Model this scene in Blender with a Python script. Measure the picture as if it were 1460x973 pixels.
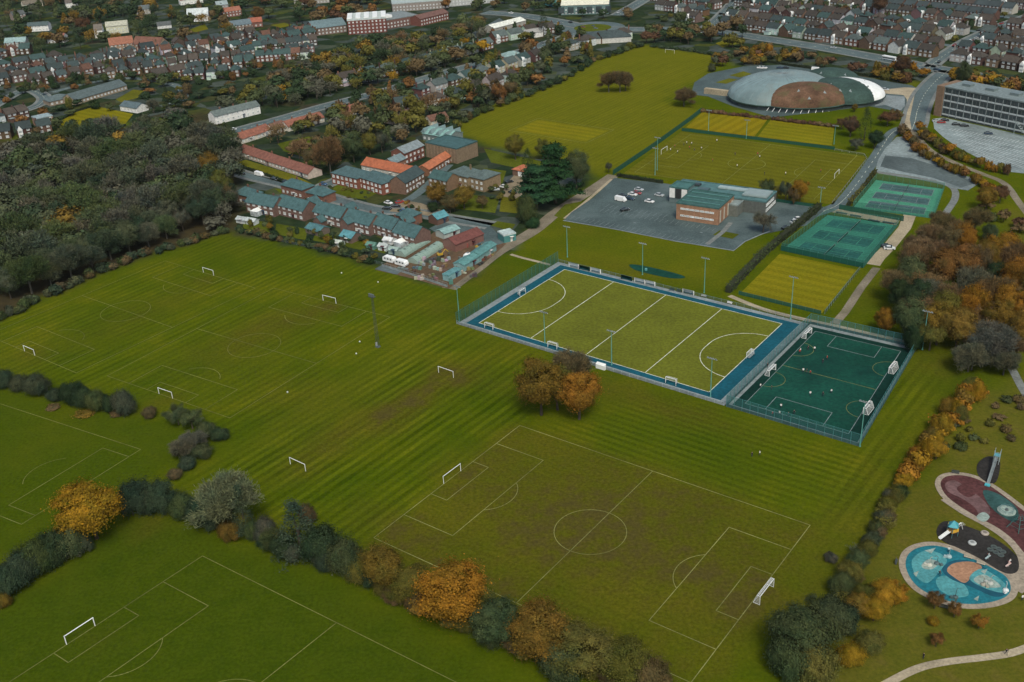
import bpy, bmesh, math, random
import numpy as np
from mathutils import Vector, Matrix
R = math.radians
random.seed(7)
for o in list(bpy.data.objects): bpy.data.objects.remove(o)
SC = bpy.context.scene
COL = SC.collection

# ------------------------------------------------------------------ camera
F, CX, CY, PT, RO, HC = 1502.384, 730.0, 486.5, 0.47247955, -0.05566056, 164.661
cR, sR, cP, sP = math.cos(RO), math.sin(RO), math.cos(PT), math.sin(PT)
cam = bpy.data.cameras.new('camera'); camo = bpy.data.objects.new('camera', cam); COL.objects.link(camo)
_r = Vector((1, 0, 0)); _u = Vector((0, sP, cP)); _f = Vector((0, cP, -sP))
_cr = _r * cR + _u * sR; _cu = _u * cR - _r * sR
_m = Matrix((_cr, _cu, -_f)).transposed().to_4x4(); _m.translation = (0, 0, HC)
camo.matrix_world = _m
cam.sensor_width = 36; cam.lens = 36 * F / 1460; cam.clip_start = 1; cam.clip_end = 20000
SC.camera = camo

# ------------------------------------------------------------------ sky, sun, exposure
SUN_EL, SUN_AZ = 52, 172           # azimuth: degrees clockwise from +Y, towards the sun
w = bpy.data.worlds.new('World'); SC.world = w; w.use_nodes = True
nt = w.node_tree; bgn = nt.nodes['Background']
sky = nt.nodes.new('ShaderNodeTexSky'); sky.sky_type = 'NISHITA'; sky.sun_disc = False
sky.sun_elevation = R(SUN_EL); sky.sun_rotation = R(SUN_AZ); sky.air_density = 1.0; sky.dust_density = 4.0; sky.ozone_density = 1.2
nt.links.new(sky.outputs[0], bgn.inputs[0]); bgn.inputs[1].default_value = 0.075
sl = bpy.data.lights.new('sun', 'SUN'); sl.energy = 1.1; sl.angle = R(16); sl.color = (1.0, 0.985, 0.82)
so = bpy.data.objects.new('sun', sl); COL.objects.link(so)
az = R(SUN_AZ); el = R(SUN_EL)
_sd = Vector((math.sin(az) * math.cos(el), math.cos(az) * math.cos(el), math.sin(el)))
so.rotation_euler = _sd.to_track_quat('Z', 'Y').to_euler(); so.location = (0, 300, 400)
SC.view_settings.view_transform = 'Standard'; SC.view_settings.look = 'None'
SC.view_settings.exposure = 0.88; SC.view_settings.gamma = 1
SC.render.engine = 'CYCLES'
SC.cycles.max_bounces = 5; SC.cycles.diffuse_bounces = 2; SC.cycles.glossy_bounces = 2; SC.cycles.transparent_max_bounces = 12

# ------------------------------------------------------------------ survey helpers: a point of the photograph <-> the flat ground
def at(px, py, z=0.0):
    x = (px - CX) / F; y = -(py - CY) / F
    x, y = cR * x - sR * y, sR * x + cR * y
    t = (HC - z) / (sP - y * cP)
    return Vector((x * t, (cP + y * sP) * t, z))
def proj(X, Y, Z=0.0):
    Z = Z - HC
    d = Y * cP - Z * sP; u = Y * sP + Z * cP
    x, y = X / d, u / d
    x, y = cR * x + sR * y, -sR * x + cR * y
    return CX + x * F, CY - y * F
def hgt(px, by, ty):                                   # real height of something standing at (px,by) whose top shows at ty
    p = at(px, by); lo, hi = 0, 80
    for _ in range(30):
        m = (lo + hi) / 2
        if proj(p.x, p.y, m)[1] > ty: lo = m
        else: hi = m
    return lo
def ang(a, b): d = b - a; return math.atan2(d.y, d.x)
UA = R(-38.5); U = Vector((math.cos(UA), math.sin(UA), 0)); V = Vector((-U.y, U.x, 0))   # axes of the pitches

# ------------------------------------------------------------------ materials
MAT = {}
def rgb(c): return (c[0], c[1], c[2], 1)
def new_mat(name, rough=0.9, spec=0.2):
    m = bpy.data.materials.new(name); m.use_nodes = True; MAT[name] = m
    b = m.node_tree.nodes['Principled BSDF']; b.inputs['Roughness'].default_value = rough
    b.inputs['Specular IOR Level'].default_value = spec
    return m, m.node_tree, b
def N(t, typ, **kw):
    n = t.nodes.new(typ)
    for k, v in kw.items():
        if k.startswith('i_'): n.inputs[k[2:].replace('_', ' ')].default_value = v
        else: setattr(n, k, v)
    return n
def coords(t, mode='Object'):
    tc = N(t, 'ShaderNodeTexCoord'); return tc.outputs[mode]
def world_pos(t): return N(t, 'ShaderNodeNewGeometry').outputs['Position']
def noise(t, vec, scale, detail=4, rough=.6):
    n = N(t, 'ShaderNodeTexNoise'); n.inputs['Scale'].default_value = scale; n.inputs['Detail'].default_value = detail
    n.inputs['Roughness'].default_value = rough; t.links.new(vec, n.inputs['Vector']); return n.outputs['Fac']
def ramp(t, fac, stops):
    r = N(t, 'ShaderNodeValToRGB'); e = r.color_ramp.elements
    while len(e) < len(stops): e.new(.5)
    for k, (p, c) in enumerate(stops): e[k].position = p; e[k].color = rgb(c) if len(c) == 3 else c
    t.links.new(fac, r.inputs[0]); return r.outputs[0]
def mix(t, a, b, fac, mode='MIX'):
    n = N(t, 'ShaderNodeMix'); n.data_type = 'RGBA'; n.blend_type = mode
    for sock, v in ((n.inputs[6], a), (n.inputs[7], b), (n.inputs[0], fac)):
        if isinstance(v, (int, float)): sock.default_value = v
        elif isinstance(v, tuple): sock.default_value = rgb(v)
        else: t.links.new(v, sock)
    return n.outputs[2]
def math_(t, op, a, b=None, clamp=False):
    n = N(t, 'ShaderNodeMath'); n.operation = op; n.use_clamp = clamp
    for sock, v in ((n.inputs[0], a), (n.inputs[1], b)):
        if v is None: continue
        if isinstance(v, (int, float)): sock.default_value = v
        else: t.links.new(v, sock)
    return n.outputs[0]
def bump(t, b, h, strength=.4, dist=.1):
    n = N(t, 'ShaderNodeBump'); n.inputs['Strength'].default_value = strength; n.inputs['Distance'].default_value = dist
    t.links.new(h, n.inputs['Height']); t.links.new(n.outputs[0], b.inputs['Normal'])
def mottled(name, c, var=.35, scale=.5, rough=.9, spec=.2, fine=None, stain=None):
    """plain colour with broad and fine variation, in world metres"""
    m, t, b = new_mat(name, rough, spec); p = world_pos(t)
    f = noise(t, p, scale, 5, .65); lo = tuple(x * (1 - var) for x in c); hi = tuple(min(1, x * (1 + var)) for x in c)
    col = ramp(t, f, [(.3, lo), (.7, hi)])
    if fine: col = mix(t, col, ramp(t, noise(t, p, fine, 2, .6), [(.3, (.6, .6, .6)), (.7, (1.35, 1.35, 1.35))]), .6, 'MULTIPLY')
    if stain: col = mix(t, col, stain[0], ramp(t, noise(t, p, stain[1], 4, .7), [(.52, (0, 0, 0)), (.72, (1, 1, 1))]))
    t.links.new(col, b.inputs['Base Color']); return m
def tinted(name, rough=.8, spec=.25, scale=1.2, var=.3, island=0.0, tile=0.0, metal=0):
    """colour comes from the object's own colour, with variation"""
    m, t, b = new_mat(name, rough, spec); b.inputs['Metallic'].default_value = metal
    oi = N(t, 'ShaderNodeObjectInfo'); p = coords(t)
    add = N(t, 'ShaderNodeVectorMath'); add.operation = 'ADD'; t.links.new(p, add.inputs[0]); t.links.new(oi.outputs['Location'], add.inputs[1])
    f = noise(t, add.outputs[0], scale, 5, .7)
    g = ramp(t, f, [(.28, (1 - var,) * 3), (.72, (1 + var,) * 3)])
    col = mix(t, oi.outputs['Color'], g, 1.0, 'MULTIPLY')
    if island:
        ri = N(t, 'ShaderNodeNewGeometry').outputs['Random Per Island']
        col = mix(t, col, ramp(t, ri, [(0, (1 - island, 1 - island, 1 - island)), (.6, (1, 1, 1)), (1, (1 + island, 1 + island * .9, 1 + island * .5))]), 1.0, 'MULTIPLY')
    if tile:
        wv = N(t, 'ShaderNodeTexWave'); wv.bands_direction = 'Z'; wv.inputs['Scale'].default_value = tile; wv.inputs['Distortion'].default_value = .6
        t.links.new(p, wv.inputs['Vector']); bump(t, b, wv.outputs['Fac'], .35, .06)
        col = mix(t, col, ramp(t, wv.outputs['Fac'], [(0, (.8, .8, .8)), (.6, (1.05, 1.05, 1.05))]), .7, 'MULTIPLY')
    t.links.new(col, b.inputs['Base Color']); return m
def leaf_mat():
    m, t, b = new_mat('leaf', .9, .0); oi = N(t, 'ShaderNodeObjectInfo'); p = coords(t)
    add = N(t, 'ShaderNodeVectorMath'); add.operation = 'ADD'; t.links.new(p, add.inputs[0]); t.links.new(oi.outputs['Location'], add.inputs[1]); q = add.outputs[0]
    col = mix(t, oi.outputs['Color'], mix(t, oi.outputs['Color'], (.56, .76, .85), 1.0, 'MULTIPLY'), ramp(t, noise(t, q, 1.5, 3, .6), [(.42, (0, 0, 0)), (.66, (.85, .85, .85))]))
    col = mix(t, col, ramp(t, noise(t, q, 4.0, 3, .65), [(.3, (.62, .62, .62)), (.7, (1.32, 1.3, 1.25))]), 1.0, 'MULTIPLY')
    ri = N(t, 'ShaderNodeNewGeometry').outputs['Random Per Island']; col = mix(t, col, ramp(t, ri, [(0, (.72, .74, .78)), (.6, (1, 1, 1)), (1, (1.28, 1.22, 1.1))]), 1.0, 'MULTIPLY')
    t.links.new(col, b.inputs['Base Color'])
leaf_mat()
tinted('bark', .95, .1, 3, .4)
tinted('roof', .75, .3, .6, .38, tile=9)
tinted('brick', .92, .15, .9, .28)
tinted('paint', .5, .4, 1.0, .12)
tinted('metal', .45, .5, .8, .15)
tinted('carpaint', .25, .5, .5, .05)
tinted('cloth', .9, .1, 4, .25)
mottled('glass', (.05, .065, .07), .5, .15, .12, .5)
mottled('window_glass', (.40, .44, .45), .7, .35, .15, .5)
mottled('tyre', (.02, .02, .02), .2)
mottled('white_paint', (.74, .76, .74), .12, .3, .5, .3)
mottled('line_paint', (.62, .64, .52), .3, .25, .9, .1, fine=2.0)
mottled('worn_line', (.19, .195, .065), .5, .06, .9, .1, fine=1.5)
mottled('faint_line', (.14, .148, .04), .45, .05, .9, .1, fine=1.5)
mottled('asphalt', (.066, .096, .096), .3, .06, .9, .2, fine=1.2, stain=((.10, .13, .13), .03))
mottled('road_tar', (.085, .118, .12), .22, .05, .9, .2, fine=.8, stain=((.115, .15, .15), .04))
mottled('pavement', (.16, .175, .165), .25, .1, .9, .2, fine=1.0)
mottled('gravel', (.215, .175, .115), .3, .12, .95, .1, fine=1.6)
mottled('pale_path', (.34, .29, .20), .25, .1, .95, .1, fine=1.5)
mottled('track', (.19, .165, .12), .35, .09, .95, .1, fine=1.6, stain=((.1, .1, .05), .07))
mottled('bare_earth', (.115, .075, .045), .4, .1, .95, .1, fine=1.4, stain=((.07, .06, .04), .08))
mottled('rough_tar', (.085, .11, .11), .4, .035, .9, .2, fine=.6, stain=((.05, .07, .07), .022))
mottled('frost_tar', (.20, .245, .245), .3, .05, .9, .2, fine=.7, stain=((.10, .13, .13), .035))

def grass_mat(name, base, var=.3, stripe=0.0, width=2.4, angle=UA, wear=None, fine=.9, yellow=None):
    m, t, b = new_mat(name, .95, .0); p = world_pos(t)
    col = ramp(t, noise(t, p, .035, 6, .68), [(.3, tuple(x * (1 - var) for x in base)), (.7, tuple(x * (1 + var) for x in base))])
    if yellow: col = mix(t, col, yellow, ramp(t, noise(t, p, .022, 5, .7), [(.42, (0, 0, 0)), (.68, (.8, .8, .8))]))
    if wear: col = mix(t, col, wear, ramp(t, noise(t, p, .05, 6, .72), [(.5, (0, 0, 0)), (.75, (.75, .75, .75))]))
    if stripe:
        mp = N(t, 'ShaderNodeMapping'); mp.inputs['Rotation'].default_value = (0, 0, -angle); t.links.new(p, mp.inputs[0])
        wv = N(t, 'ShaderNodeTexWave'); wv.bands_direction = 'Y'; wv.inputs['Scale'].default_value = math.pi / (width * 20) * 2; wv.inputs['Distortion'].default_value = .5
        wv.inputs['Detail Scale'].default_value = .4
        t.links.new(mp.outputs[0], wv.inputs['Vector'])
        col = mix(t, col, ramp(t, wv.outputs['Fac'], [(.3, (1 - stripe,) * 3), (.7, (1 + stripe,) * 3)]), .9, 'MULTIPLY')
    col = mix(t, col, ramp(t, noise(t, p, fine, 3, .7), [(.25, (.66, .68, .66)), (.75, (1.34, 1.3, 1.3))]), .8, 'MULTIPLY')
    t.links.new(col, b.inputs['Base Color']); return m

# ------------------------------------------------------------------ mesh builder
class MB:
    def __init__(s): s.v = []; s.f = []; s.m = []
    def add(s, vs, fs, mi=0):
        o = len(s.v); s.v += [tuple(p) for p in vs]
        for f in fs: s.f.append(tuple(i + o for i in f)); s.m.append(mi)
        return s
    def box(s, c, size, rz=0, mi=0, taper=1.0):
        x, y, z = (k / 2 for k in size); ca, sa = math.cos(rz), math.sin(rz); vs = []
        for dz, k in ((-z, 1), (z, taper)):
            for a, b in ((-x, -y), (x, -y), (x, y), (-x, y)):
                a *= k; b *= k; vs.append((c[0] + a * ca - b * sa, c[1] + a * sa + b * ca, c[2] + dz))
        return s.add(vs, [(3, 2, 1, 0), (4, 5, 6, 7), (0, 1, 5, 4), (1, 2, 6, 5), (2, 3, 7, 6), (3, 0, 4, 7)], mi)
    def prism(s, pts, z0, z1, mi=0, top_only=False):
        n = len(pts)
        area = sum(pts[i][0] * pts[(i + 1) % n][1] - pts[(i + 1) % n][0] * pts[i][1] for i in range(n))
        if area < 0: pts = pts[::-1]
        if top_only: return s.add([(p[0], p[1], z1) for p in pts], [tuple(range(n))], mi)
        vs = [(p[0], p[1], z0) for p in pts] + [(p[0], p[1], z1) for p in pts]
        return s.add(vs, [tuple(range(n))[::-1], tuple(range(n, 2 * n))] + [(i, (i + 1) % n, n + (i + 1) % n, n + i) for i in range(n)], mi)
    def tube(s, a, b, r0, r1=None, n=6, mi=0):
        r1 = r0 if r1 is None else r1
        a, b = Vector(a), Vector(b); d = (b - a)
        if d.length < 1e-6: return s
        d.normalize(); x = d.orthogonal().normalized(); y = d.cross(x); vs = []
        for c, r in ((a, r0), (b, r1)):
            for k in range(n):
                t = 2 * math.pi * k / n; vs.append(c + (x * math.cos(t) + y * math.sin(t)) * r)
        return s.add(vs, [(k, (k + 1) % n, n + (k + 1) % n, n + k) for k in range(n)] + [tuple(range(n))[::-1], tuple(range(n, 2 * n))], mi)
    def path(s, pts, r, n=5, mi=0):
        for a, b in zip(pts, pts[1:]): s.tube(a, b, r, r, n, mi)
        return s
    def lathe(s, prof, n=16, c=(0, 0, 0), mi=0):
        vs = []
        for r, z in prof:
            for k in range(n):
                t = 2 * math.pi * k / n; vs.append((c[0] + r * math.cos(t), c[1] + r * math.sin(t), c[2] + z))
        fs = [(j * n + k, j * n + (k + 1) % n, (j + 1) * n + (k + 1) % n, (j + 1) * n + k) for j in range(len(prof) - 1) for k in range(n)]
        return s.add(vs, fs + [tuple(range(n))[::-1], tuple(range((len(prof) - 1) * n, len(prof) * n))], mi)
    def mesh(s, name, mats, smooth=False):
        me = bpy.data.meshes.new(name); me.from_pydata(s.v, [], s.f)
        for m in ([mats] if isinstance(mats, str) else mats): me.materials.append(MAT[m])
        if len(set(s.m)) > 1: me.polygons.foreach_set('material_index', s.m)
        if smooth: me.polygons.foreach_set('use_smooth', [True] * len(s.f))
        me.update(); return me
    def build(s, name, mats, parent=None, color=None, smooth=False):
        return put(name, s.mesh(name, mats, smooth), parent, color)
def put(name, me, parent=None, color=None, loc=None, rz=0):
    o = bpy.data.objects.new(name, me); COL.objects.link(o)
    if parent: o.parent = parent
    if color: o.color = rgb(color)
    if loc is not None: o.location = loc
    if rz: o.rotation_euler[2] = rz
    return o
def tag(o, label, cat=None, group=None, kind=None):
    o['label'] = label
    if cat: o['category'] = cat
    if group: o['group'] = group
    if kind: o['kind'] = kind
    return o
def thing(name, label, cat, loc=(0, 0, 0), rz=0, group=None, scale=None):
    o = put(name, None, None, None, loc, rz); o.empty_display_size = .5
    if scale: o.scale = scale
    return tag(o, label, cat, group)
ORD = ['', 'first', 'second', 'third', 'fourth', 'fifth', 'sixth', 'seventh', 'eighth', 'ninth', 'tenth', 'eleventh', 'twelfth']
def ordinal(n):
    if n < 13: return ORD[n]
    return '%d%s' % (n, 'th' if 10 < n % 100 < 14 else {1: 'st', 2: 'nd', 3: 'rd'}.get(n % 10, 'th'))
def sheet(name, pts, z, mat, parent=None, label=None, kind='structure', thick=0):
    b = MB(); b.prism([(p[0], p[1]) for p in pts], z - thick, z, top_only=not thick)
    o = b.build(name, mat, parent)
    if not parent and kind: o['kind'] = kind
    if label: o['label'] = label
    return o
def P(*pp): return [at(*p) for p in pp]
def smooth_line(pts, k=6, closed=False):
    out = []; n = len(pts)
    rng = range(n) if closed else range(n - 1)
    for i in rng:
        g = (lambda j: pts[j % n]) if closed else (lambda j: pts[max(0, min(n - 1, j))])
        a, b, c, d = g(i - 1), g(i), g(i + 1), g(i + 2)
        for s in range(k):
            t = s / k
            out.append(.5 * (2 * b + (c - a) * t + (2 * a - 5 * b + 4 * c - d) * t * t + (3 * b - a - 3 * c + d) * t ** 3))
    if not closed: out.append(pts[-1])
    return out
def offset_line(pts, off, closed=False):
    out = []; n = len(pts)
    for i, p in enumerate(pts):
        a = pts[(i - 1) % n] if (closed or i) else p; c = pts[(i + 1) % n] if (closed or i < n - 1) else p
        d = (c - a); d.z = 0; d.normalize(); out.append(p + Vector((-d.y, d.x, 0)) * off)
    return out
def ribbon(name, pts, width, z, mat, off=0, thick=0, parent=None, label=None, closed=False, kind='structure'):
    L = offset_line(pts, off + width / 2, closed); Rr = offset_line(pts, off - width / 2, closed); b = MB(); n = len(pts)
    vs = [(p.x, p.y, z) for p in L] + [(p.x, p.y, z) for p in Rr]
    seg = [(i, (i + 1) % n) for i in range(n if closed else n - 1)]
    b.add(vs, [(i, n + i, n + j, j) for i, j in seg])
    if thick:
        b.add([(p.x, p.y, z - thick) for p in L] + [(p.x, p.y, z) for p in L], [(i, n + i, n + j, j)[::-1] for i, j in seg])
        b.add([(p.x, p.y, z - thick) for p in Rr] + [(p.x, p.y, z) for p in Rr], [(i, n + i, n + j, j) for i, j in seg])
    o = b.build(name, mat, parent)
    if not parent and kind: o['kind'] = kind
    if label: o['label'] = label
    return o
def inpoly(X, Y, poly):
    c = np.zeros(X.shape, bool); n = len(poly)
    for i in range(n):
        x0, y0 = poly[i][0], poly[i][1]; x1, y1 = poly[(i + 1) % n][0], poly[(i + 1) % n][1]
        if y0 == y1: continue
        k = ((y0 > Y) != (y1 > Y)) & (X < (x1 - x0) * (Y - y0) / (y1 - y0) + x0); c ^= k
    return c

# ================================================================== GROUND (one sheet to the horizon; masks say which turf grows where)
def make_ground():
    xs = np.array([-7000, -3500, -1800, -1100, -800] + list(np.arange(-640, -330, 8)) + list(np.arange(-330, 331, 2.6)) + list(np.arange(338, 620, 8)) + [800, 1200, 2000, 3500, 7000], float)
    ys = np.array([-3000, -1000, -300, 0, 70] + list(np.arange(110, 480, 2.5)) + list(np.arange(480, 820, 5)) + list(np.arange(820, 1300, 12)) + [1500, 2000, 3000, 5000, 9000], float)
    X, Y = np.meshgrid(xs, ys); nx, ny = len(xs), len(ys)
    rs = np.random.RandomState(3)
    def wob(s, a):                                             # smooth wobble for ragged edges
        ph = rs.rand(8) * 6.28; return a * sum(np.sin(X * s * (1 + .37 * i) * math.cos(i * 1.3) + Y * s * (1 + .29 * i) * math.sin(i * 1.3) + ph[i]) / (1 + .5 * i) for i in range(8)) / 2.2
    wx, wy = wob(.35, 2.2), wob(.31, 2.2)
    def poly(pts, rag=1.0): return inpoly(X + wx * rag, Y + wy * rag, P(*pts)).astype(float)
    def blur(a, k=1):
        for _ in range(k):
            p = np.pad(a, 1, mode='edge'); a = (p[:-2, 1:-1] + p[2:, 1:-1] + p[1:-1, :-2] + p[1:-1, 2:] + 2 * a) / 6
        return a
    def spot(px, py, ru, rv, s=1.0, a=UA):
        c = at(px, py); dx, dy = X - c.x + wx * 1.3, Y - c.y + wy * 1.3; ca, sa = math.cos(a), math.sin(a)
        d = ((dx * ca + dy * sa) / ru) ** 2 + ((-dx * sa + dy * ca) / rv) ** 2
        return s * np.exp(-d)
    town = poly([(328, 332), (430, 352), (540, 382), (640, 412), (722, 362), (765, 322), (850, 250), (790, 225), (700, 212), (640, 187), (700, 150), (790, 120), (850, 85), (915, 64), (1035, 80), (1050, 95), (1100, 105), (1330, 118), (1460, 150), (1800, 200), (2100, -150), (-700, -150), (-500, 230), (0, 195), (270, 165), (330, 190)])
    town = np.maximum(town, (Y > 1250).astype(float))
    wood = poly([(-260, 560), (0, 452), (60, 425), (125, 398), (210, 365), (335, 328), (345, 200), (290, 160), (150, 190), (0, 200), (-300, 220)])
    yel = poly([(640, 187), (700, 150), (790, 120), (850, 85), (915, 64), (1035, 80), (1010, 108), (945, 140), (995, 158), (985, 175), (880, 245), (850, 252), (790, 228), (700, 208)]) * .75
    yel = np.maximum(yel, poly([(1200, 95), (1330, 112), (1300, 125), (1200, 112), (1050, 78), (1060, 60), (1090, 62)]) * .8)
    yel = np.maximum(yel, poly([(740, 352), (800, 312), (1050, 358), (1090, 345), (1040, 420), (810, 376)]) * .3)
    yel += spot(1410, 610, 14, 12, .6) + spot(1345, 760, 10, 12, .4) + spot(1440, 900, 14, 10, .3)
    yel += spot(800, 190, 30, 12, .35) + spot(770, 200, 12, 6, .4) + spot(1330, 760, 14, 14, .25) + spot(1410, 640, 20, 12, .4) + spot(1420, 300, 20, 20, .2)
    yel += poly([(660, 455), (720, 470), (700, 500), (640, 470), (560, 540), (420, 620), (330, 650), (400, 600), (540, 500), (600, 465)]) * .30
    wear = poly([(533, 772), (741, 603), (1165, 748), (1030, 975), (980, 975)], .5) * .52
    wear += spot(600, 560, 5, 22, .85, UA) + spot(580, 585, 7, 22, .5) + spot(470, 625, 6, 20, .5) + spot(430, 670, 5, 8, .4) + spot(640, 540, 5, 5, .5)
    wear += spot(380, 465, 10, 26, .45) + spot(470, 440, 5, 6, .7) + spot(236, 572, 5, 5, .6) + spot(42, 508, 6, 5, .6) + spot(295, 398, 4, 5, .6) + spot(430, 455, 6, 10, .4)
    wear += spot(1040, 845, 14, 7, .6) + spot(1080, 860, 7, 6, .4) + spot(655, 675, 7, 6, .55) + spot(860, 760, 30, 14, .4) + spot(560, 745, 14, 5, .5) + spot(700, 640, 9, 12, .25)
    wear += spot(560, 790, 12, 4, .45) + spot(690, 850, 30, 3, .6) + spot(800, 890, 22, 3, .6) + spot(215, 745, 6, 6, .6) + spot(135, 905, 6, 4, .3)
    wear += spot(900, 560, 40, 6, .5) + spot(960, 590, 24, 5, .35) + spot(640, 445, 18, 8, .45) + spot(760, 470, 5, 20, .35) + spot(700, 545, 30, 8, .3)
    wear += spot(1340, 520, 10, 14, .6) + spot(1180, 800, 8, 24, .35) + spot(1230, 700, 6, 40, .3) + spot(1180, 900, 8, 20, .4) + spot(740, 415, 20, 8, .4) + spot(690, 390, 10, 10, .4)
    wear += spot(420, 560, 22, 14, .3) + spot(330, 500, 16, 30, .22) + spot(150, 470, 14, 40, .2) + spot(240, 430, 10, 22, .2) + spot(950, 700, 26, 16, .25) + spot(780, 760, 18, 18, .25)
    wear += spot(1235, 420, 5, 26, .3) + spot(1330, 720, 4, 16, .5) + spot(820, 325, 14, 6, .35) + spot(900, 385, 24, 6, .4)
    strV = poly([(0, 455), (330, 330), (540, 382), (645, 412), (655, 460), (760, 500), (740, 600), (533, 768), (480, 770), (330, 640), (250, 570), (0, 540), (-100, 520)]) * .55
    strV = np.maximum(strV, poly([(640, 470), (560, 520), (320, 660), (260, 690), (480, 775), (530, 765), (745, 605), (760, 500)]) * 1.0)
    strV = np.maximum(strV, poly([(1310, 500), (1345, 540), (1290, 640), (1200, 780), (1160, 740), (1230, 640)]) * .8)
    strV = np.maximum(strV, poly([(640, 187), (850, 85), (1035, 80), (880, 245)]) * .35)
    strU = poly([(860, 560), (1010, 578), (1225, 640), (1240, 650), (1200, 740), (1155, 745), (741, 605), (850, 600)]) * .9
    strU = np.maximum(strU, poly([(533, 768), (741, 605), (1155, 748), (1030, 975), (980, 975)]) * .35)
    lush = poly([(0, 555), (90, 580), (250, 605), (265, 650), (130, 730), (0, 820), (-200, 800), (-200, 540)]) * .75
    lush = np.maximum(lush, poly([(-100, 900), (0, 860), (200, 735), (280, 750), (480, 830), (700, 950), (800, 1100), (-300, 1100)]) * 1.0)
    lush += spot(330, 345, 20, 22, .6) + spot(430, 600, 16, 40, .35) + spot(1000, 640, 40, 12, .35) + spot(1280, 600, 12, 30, .3)
    park = poly([(1395, 560), (1330, 650), (1235, 800), (1150, 900), (1130, 1100), (1900, 1100), (1900, 420), (1440, 300), (1400, 420), (1500, 520)], 1.4) * .8
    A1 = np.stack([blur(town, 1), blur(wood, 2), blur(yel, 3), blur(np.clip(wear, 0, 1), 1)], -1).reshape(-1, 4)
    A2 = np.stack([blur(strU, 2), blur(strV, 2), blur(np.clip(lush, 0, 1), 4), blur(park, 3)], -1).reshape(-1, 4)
    vs = np.stack([X, Y, np.zeros_like(X)], -1).reshape(-1, 3)
    i = np.arange(nx * ny).reshape(ny, nx); fs = np.stack([i[:-1, :-1], i[:-1, 1:], i[1:, 1:], i[1:, :-1]], -1).reshape(-1, 4)
    me = bpy.data.meshes.new('ground'); me.from_pydata(vs.tolist(), [], fs.tolist())
    for nm, A in (('turf', A1), ('mow', A2)):
        at_ = me.attributes.new(nm, 'FLOAT_COLOR', 'POINT'); at_.data.foreach_set('color', A.astype(np.float32).ravel())
    m, t, b = new_mat('ground', .95, .0); p = world_pos(t)
    a1 = N(t, 'ShaderNodeAttribute'); a1.attribute_name = 'turf'; a2 = N(t, 'ShaderNodeAttribute'); a2.attribute_name = 'mow'
    s1 = N(t, 'ShaderNodeSeparateColor'); t.links.new(a1.outputs['Color'], s1.inputs[0]); s2 = N(t, 'ShaderNodeSeparateColor'); t.links.new(a2.outputs['Color'], s2.inputs[0])
    n1 = noise(t, p, .03, 7, .7); n2 = noise(t, p, .16, 5, .7); n3 = noise(t, p, 1.1, 3, .7); n5 = noise(t, p, .045, 4, .6)
    g = ramp(t, n1, [(.26, (.038, .068, .002)), (.5, (.066, .088, .003)), (.74, (.108, .110, .005))])
    g = mix(t, g, ramp(t, n2, [(.25, (.030, .054, .0025)), (.75, (.052, .074, .004))]), math_(t, 'MULTIPLY', s2.outputs[2], .9))
    g = mix(t, g, (.138, .130, .009), math_(t, 'MULTIPLY', s1.outputs[2], ramp(t, n2, [(.25, (.55,) * 3), (.8, (1.0,) * 3)]), True))
    g = mix(t, g, ramp(t, n2, [(.3, (.068, .078, .010)), (.55, (.098, .092, .014)), (.75, (.115, .088, .026))]), a2.outputs['Alpha'])
    for k, an, wd, amp in ((0, UA, 2.7, .24), (1, UA + math.pi / 2, 3.1, .30), (1, UA + math.pi / 2, 9.0, .13)):
        mp = N(t, 'ShaderNodeMapping'); mp.inputs['Rotation'].default_value = (0, 0, -an); t.links.new(p, mp.inputs[0])
        wv = N(t, 'ShaderNodeTexWave'); wv.bands_direction = 'Y'; wv.inputs['Scale'].default_value = math.pi / (wd * 10); wv.inputs['Distortion'].default_value = .9; wv.inputs['Detail'].default_value = 1; wv.inputs['Detail Scale'].default_value = .5
        t.links.new(mp.outputs[0], wv.inputs['Vector'])
        st = ramp(t, wv.outputs['Fac'], [(.25, (1 - amp, 1 - amp * .8, 1 - amp)), (.75, (1 + amp, 1 + amp * .8, 1 + amp))])
        g = mix(t, g, mix(t, g, st, 1.0, 'MULTIPLY'), math_(t, 'MULTIPLY', s2.outputs[k], ramp(t, n5, [(.34, (.15,) * 3), (.62, (1.0,) * 3)])))
    wf = math_(t, 'MULTIPLY', a1.outputs['Alpha'], ramp(t, n2, [(.25, (.35,) * 3), (.7, (1.25,) * 3)]), True)
    g = mix(t, g, ramp(t, n3, [(.3, (.066, .059, .007)), (.7, (.088, .072, .011))]), wf)
    earth = math_(t, 'MULTIPLY', math_(t, 'SUBTRACT', wf, .62, True), 1.6, True)
    g = mix(t, g, (.066, .056, .018), earth)
    g = mix(t, g, ramp(t, n3, [(.25, (.62, .64, .62)), (.75, (1.38, 1.34, 1.3))]), .75, 'MULTIPLY')
    vo = N(t, 'ShaderNodeTexVoronoi'); vo.inputs['Scale'].default_value = .085; t.links.new(p, vo.inputs['Vector'])
    sv = N(t, 'ShaderNodeSeparateColor'); t.links.new(vo.outputs['Color'], sv.inputs[0])
    tn = ramp(t, sv.outputs[0], [(0, (.018, .034, .018)), (.4, (.028, .043, .018)), (.6, (.034, .047, .034)), (.75, (.068, .085, .08)), (.88, (.055, .068, .015)), (1, (.045, .042, .028))])
    tn = mix(t, tn, ramp(t, n2, [(.3, (.5, .55, .55)), (.7, (1.3, 1.25, 1.2))]), .9, 'MULTIPLY')
    g = mix(t, g, tn, s1.outputs[0])
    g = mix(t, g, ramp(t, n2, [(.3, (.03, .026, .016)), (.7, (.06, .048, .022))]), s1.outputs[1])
    t.links.new(g, b.inputs['Base Color']); bump(t, b, n3, .25, .15)
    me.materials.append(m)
    o = put('ground', me); o['kind'] = 'structure'; o['label'] = 'mown playing fields, gardens and wood floor'
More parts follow.
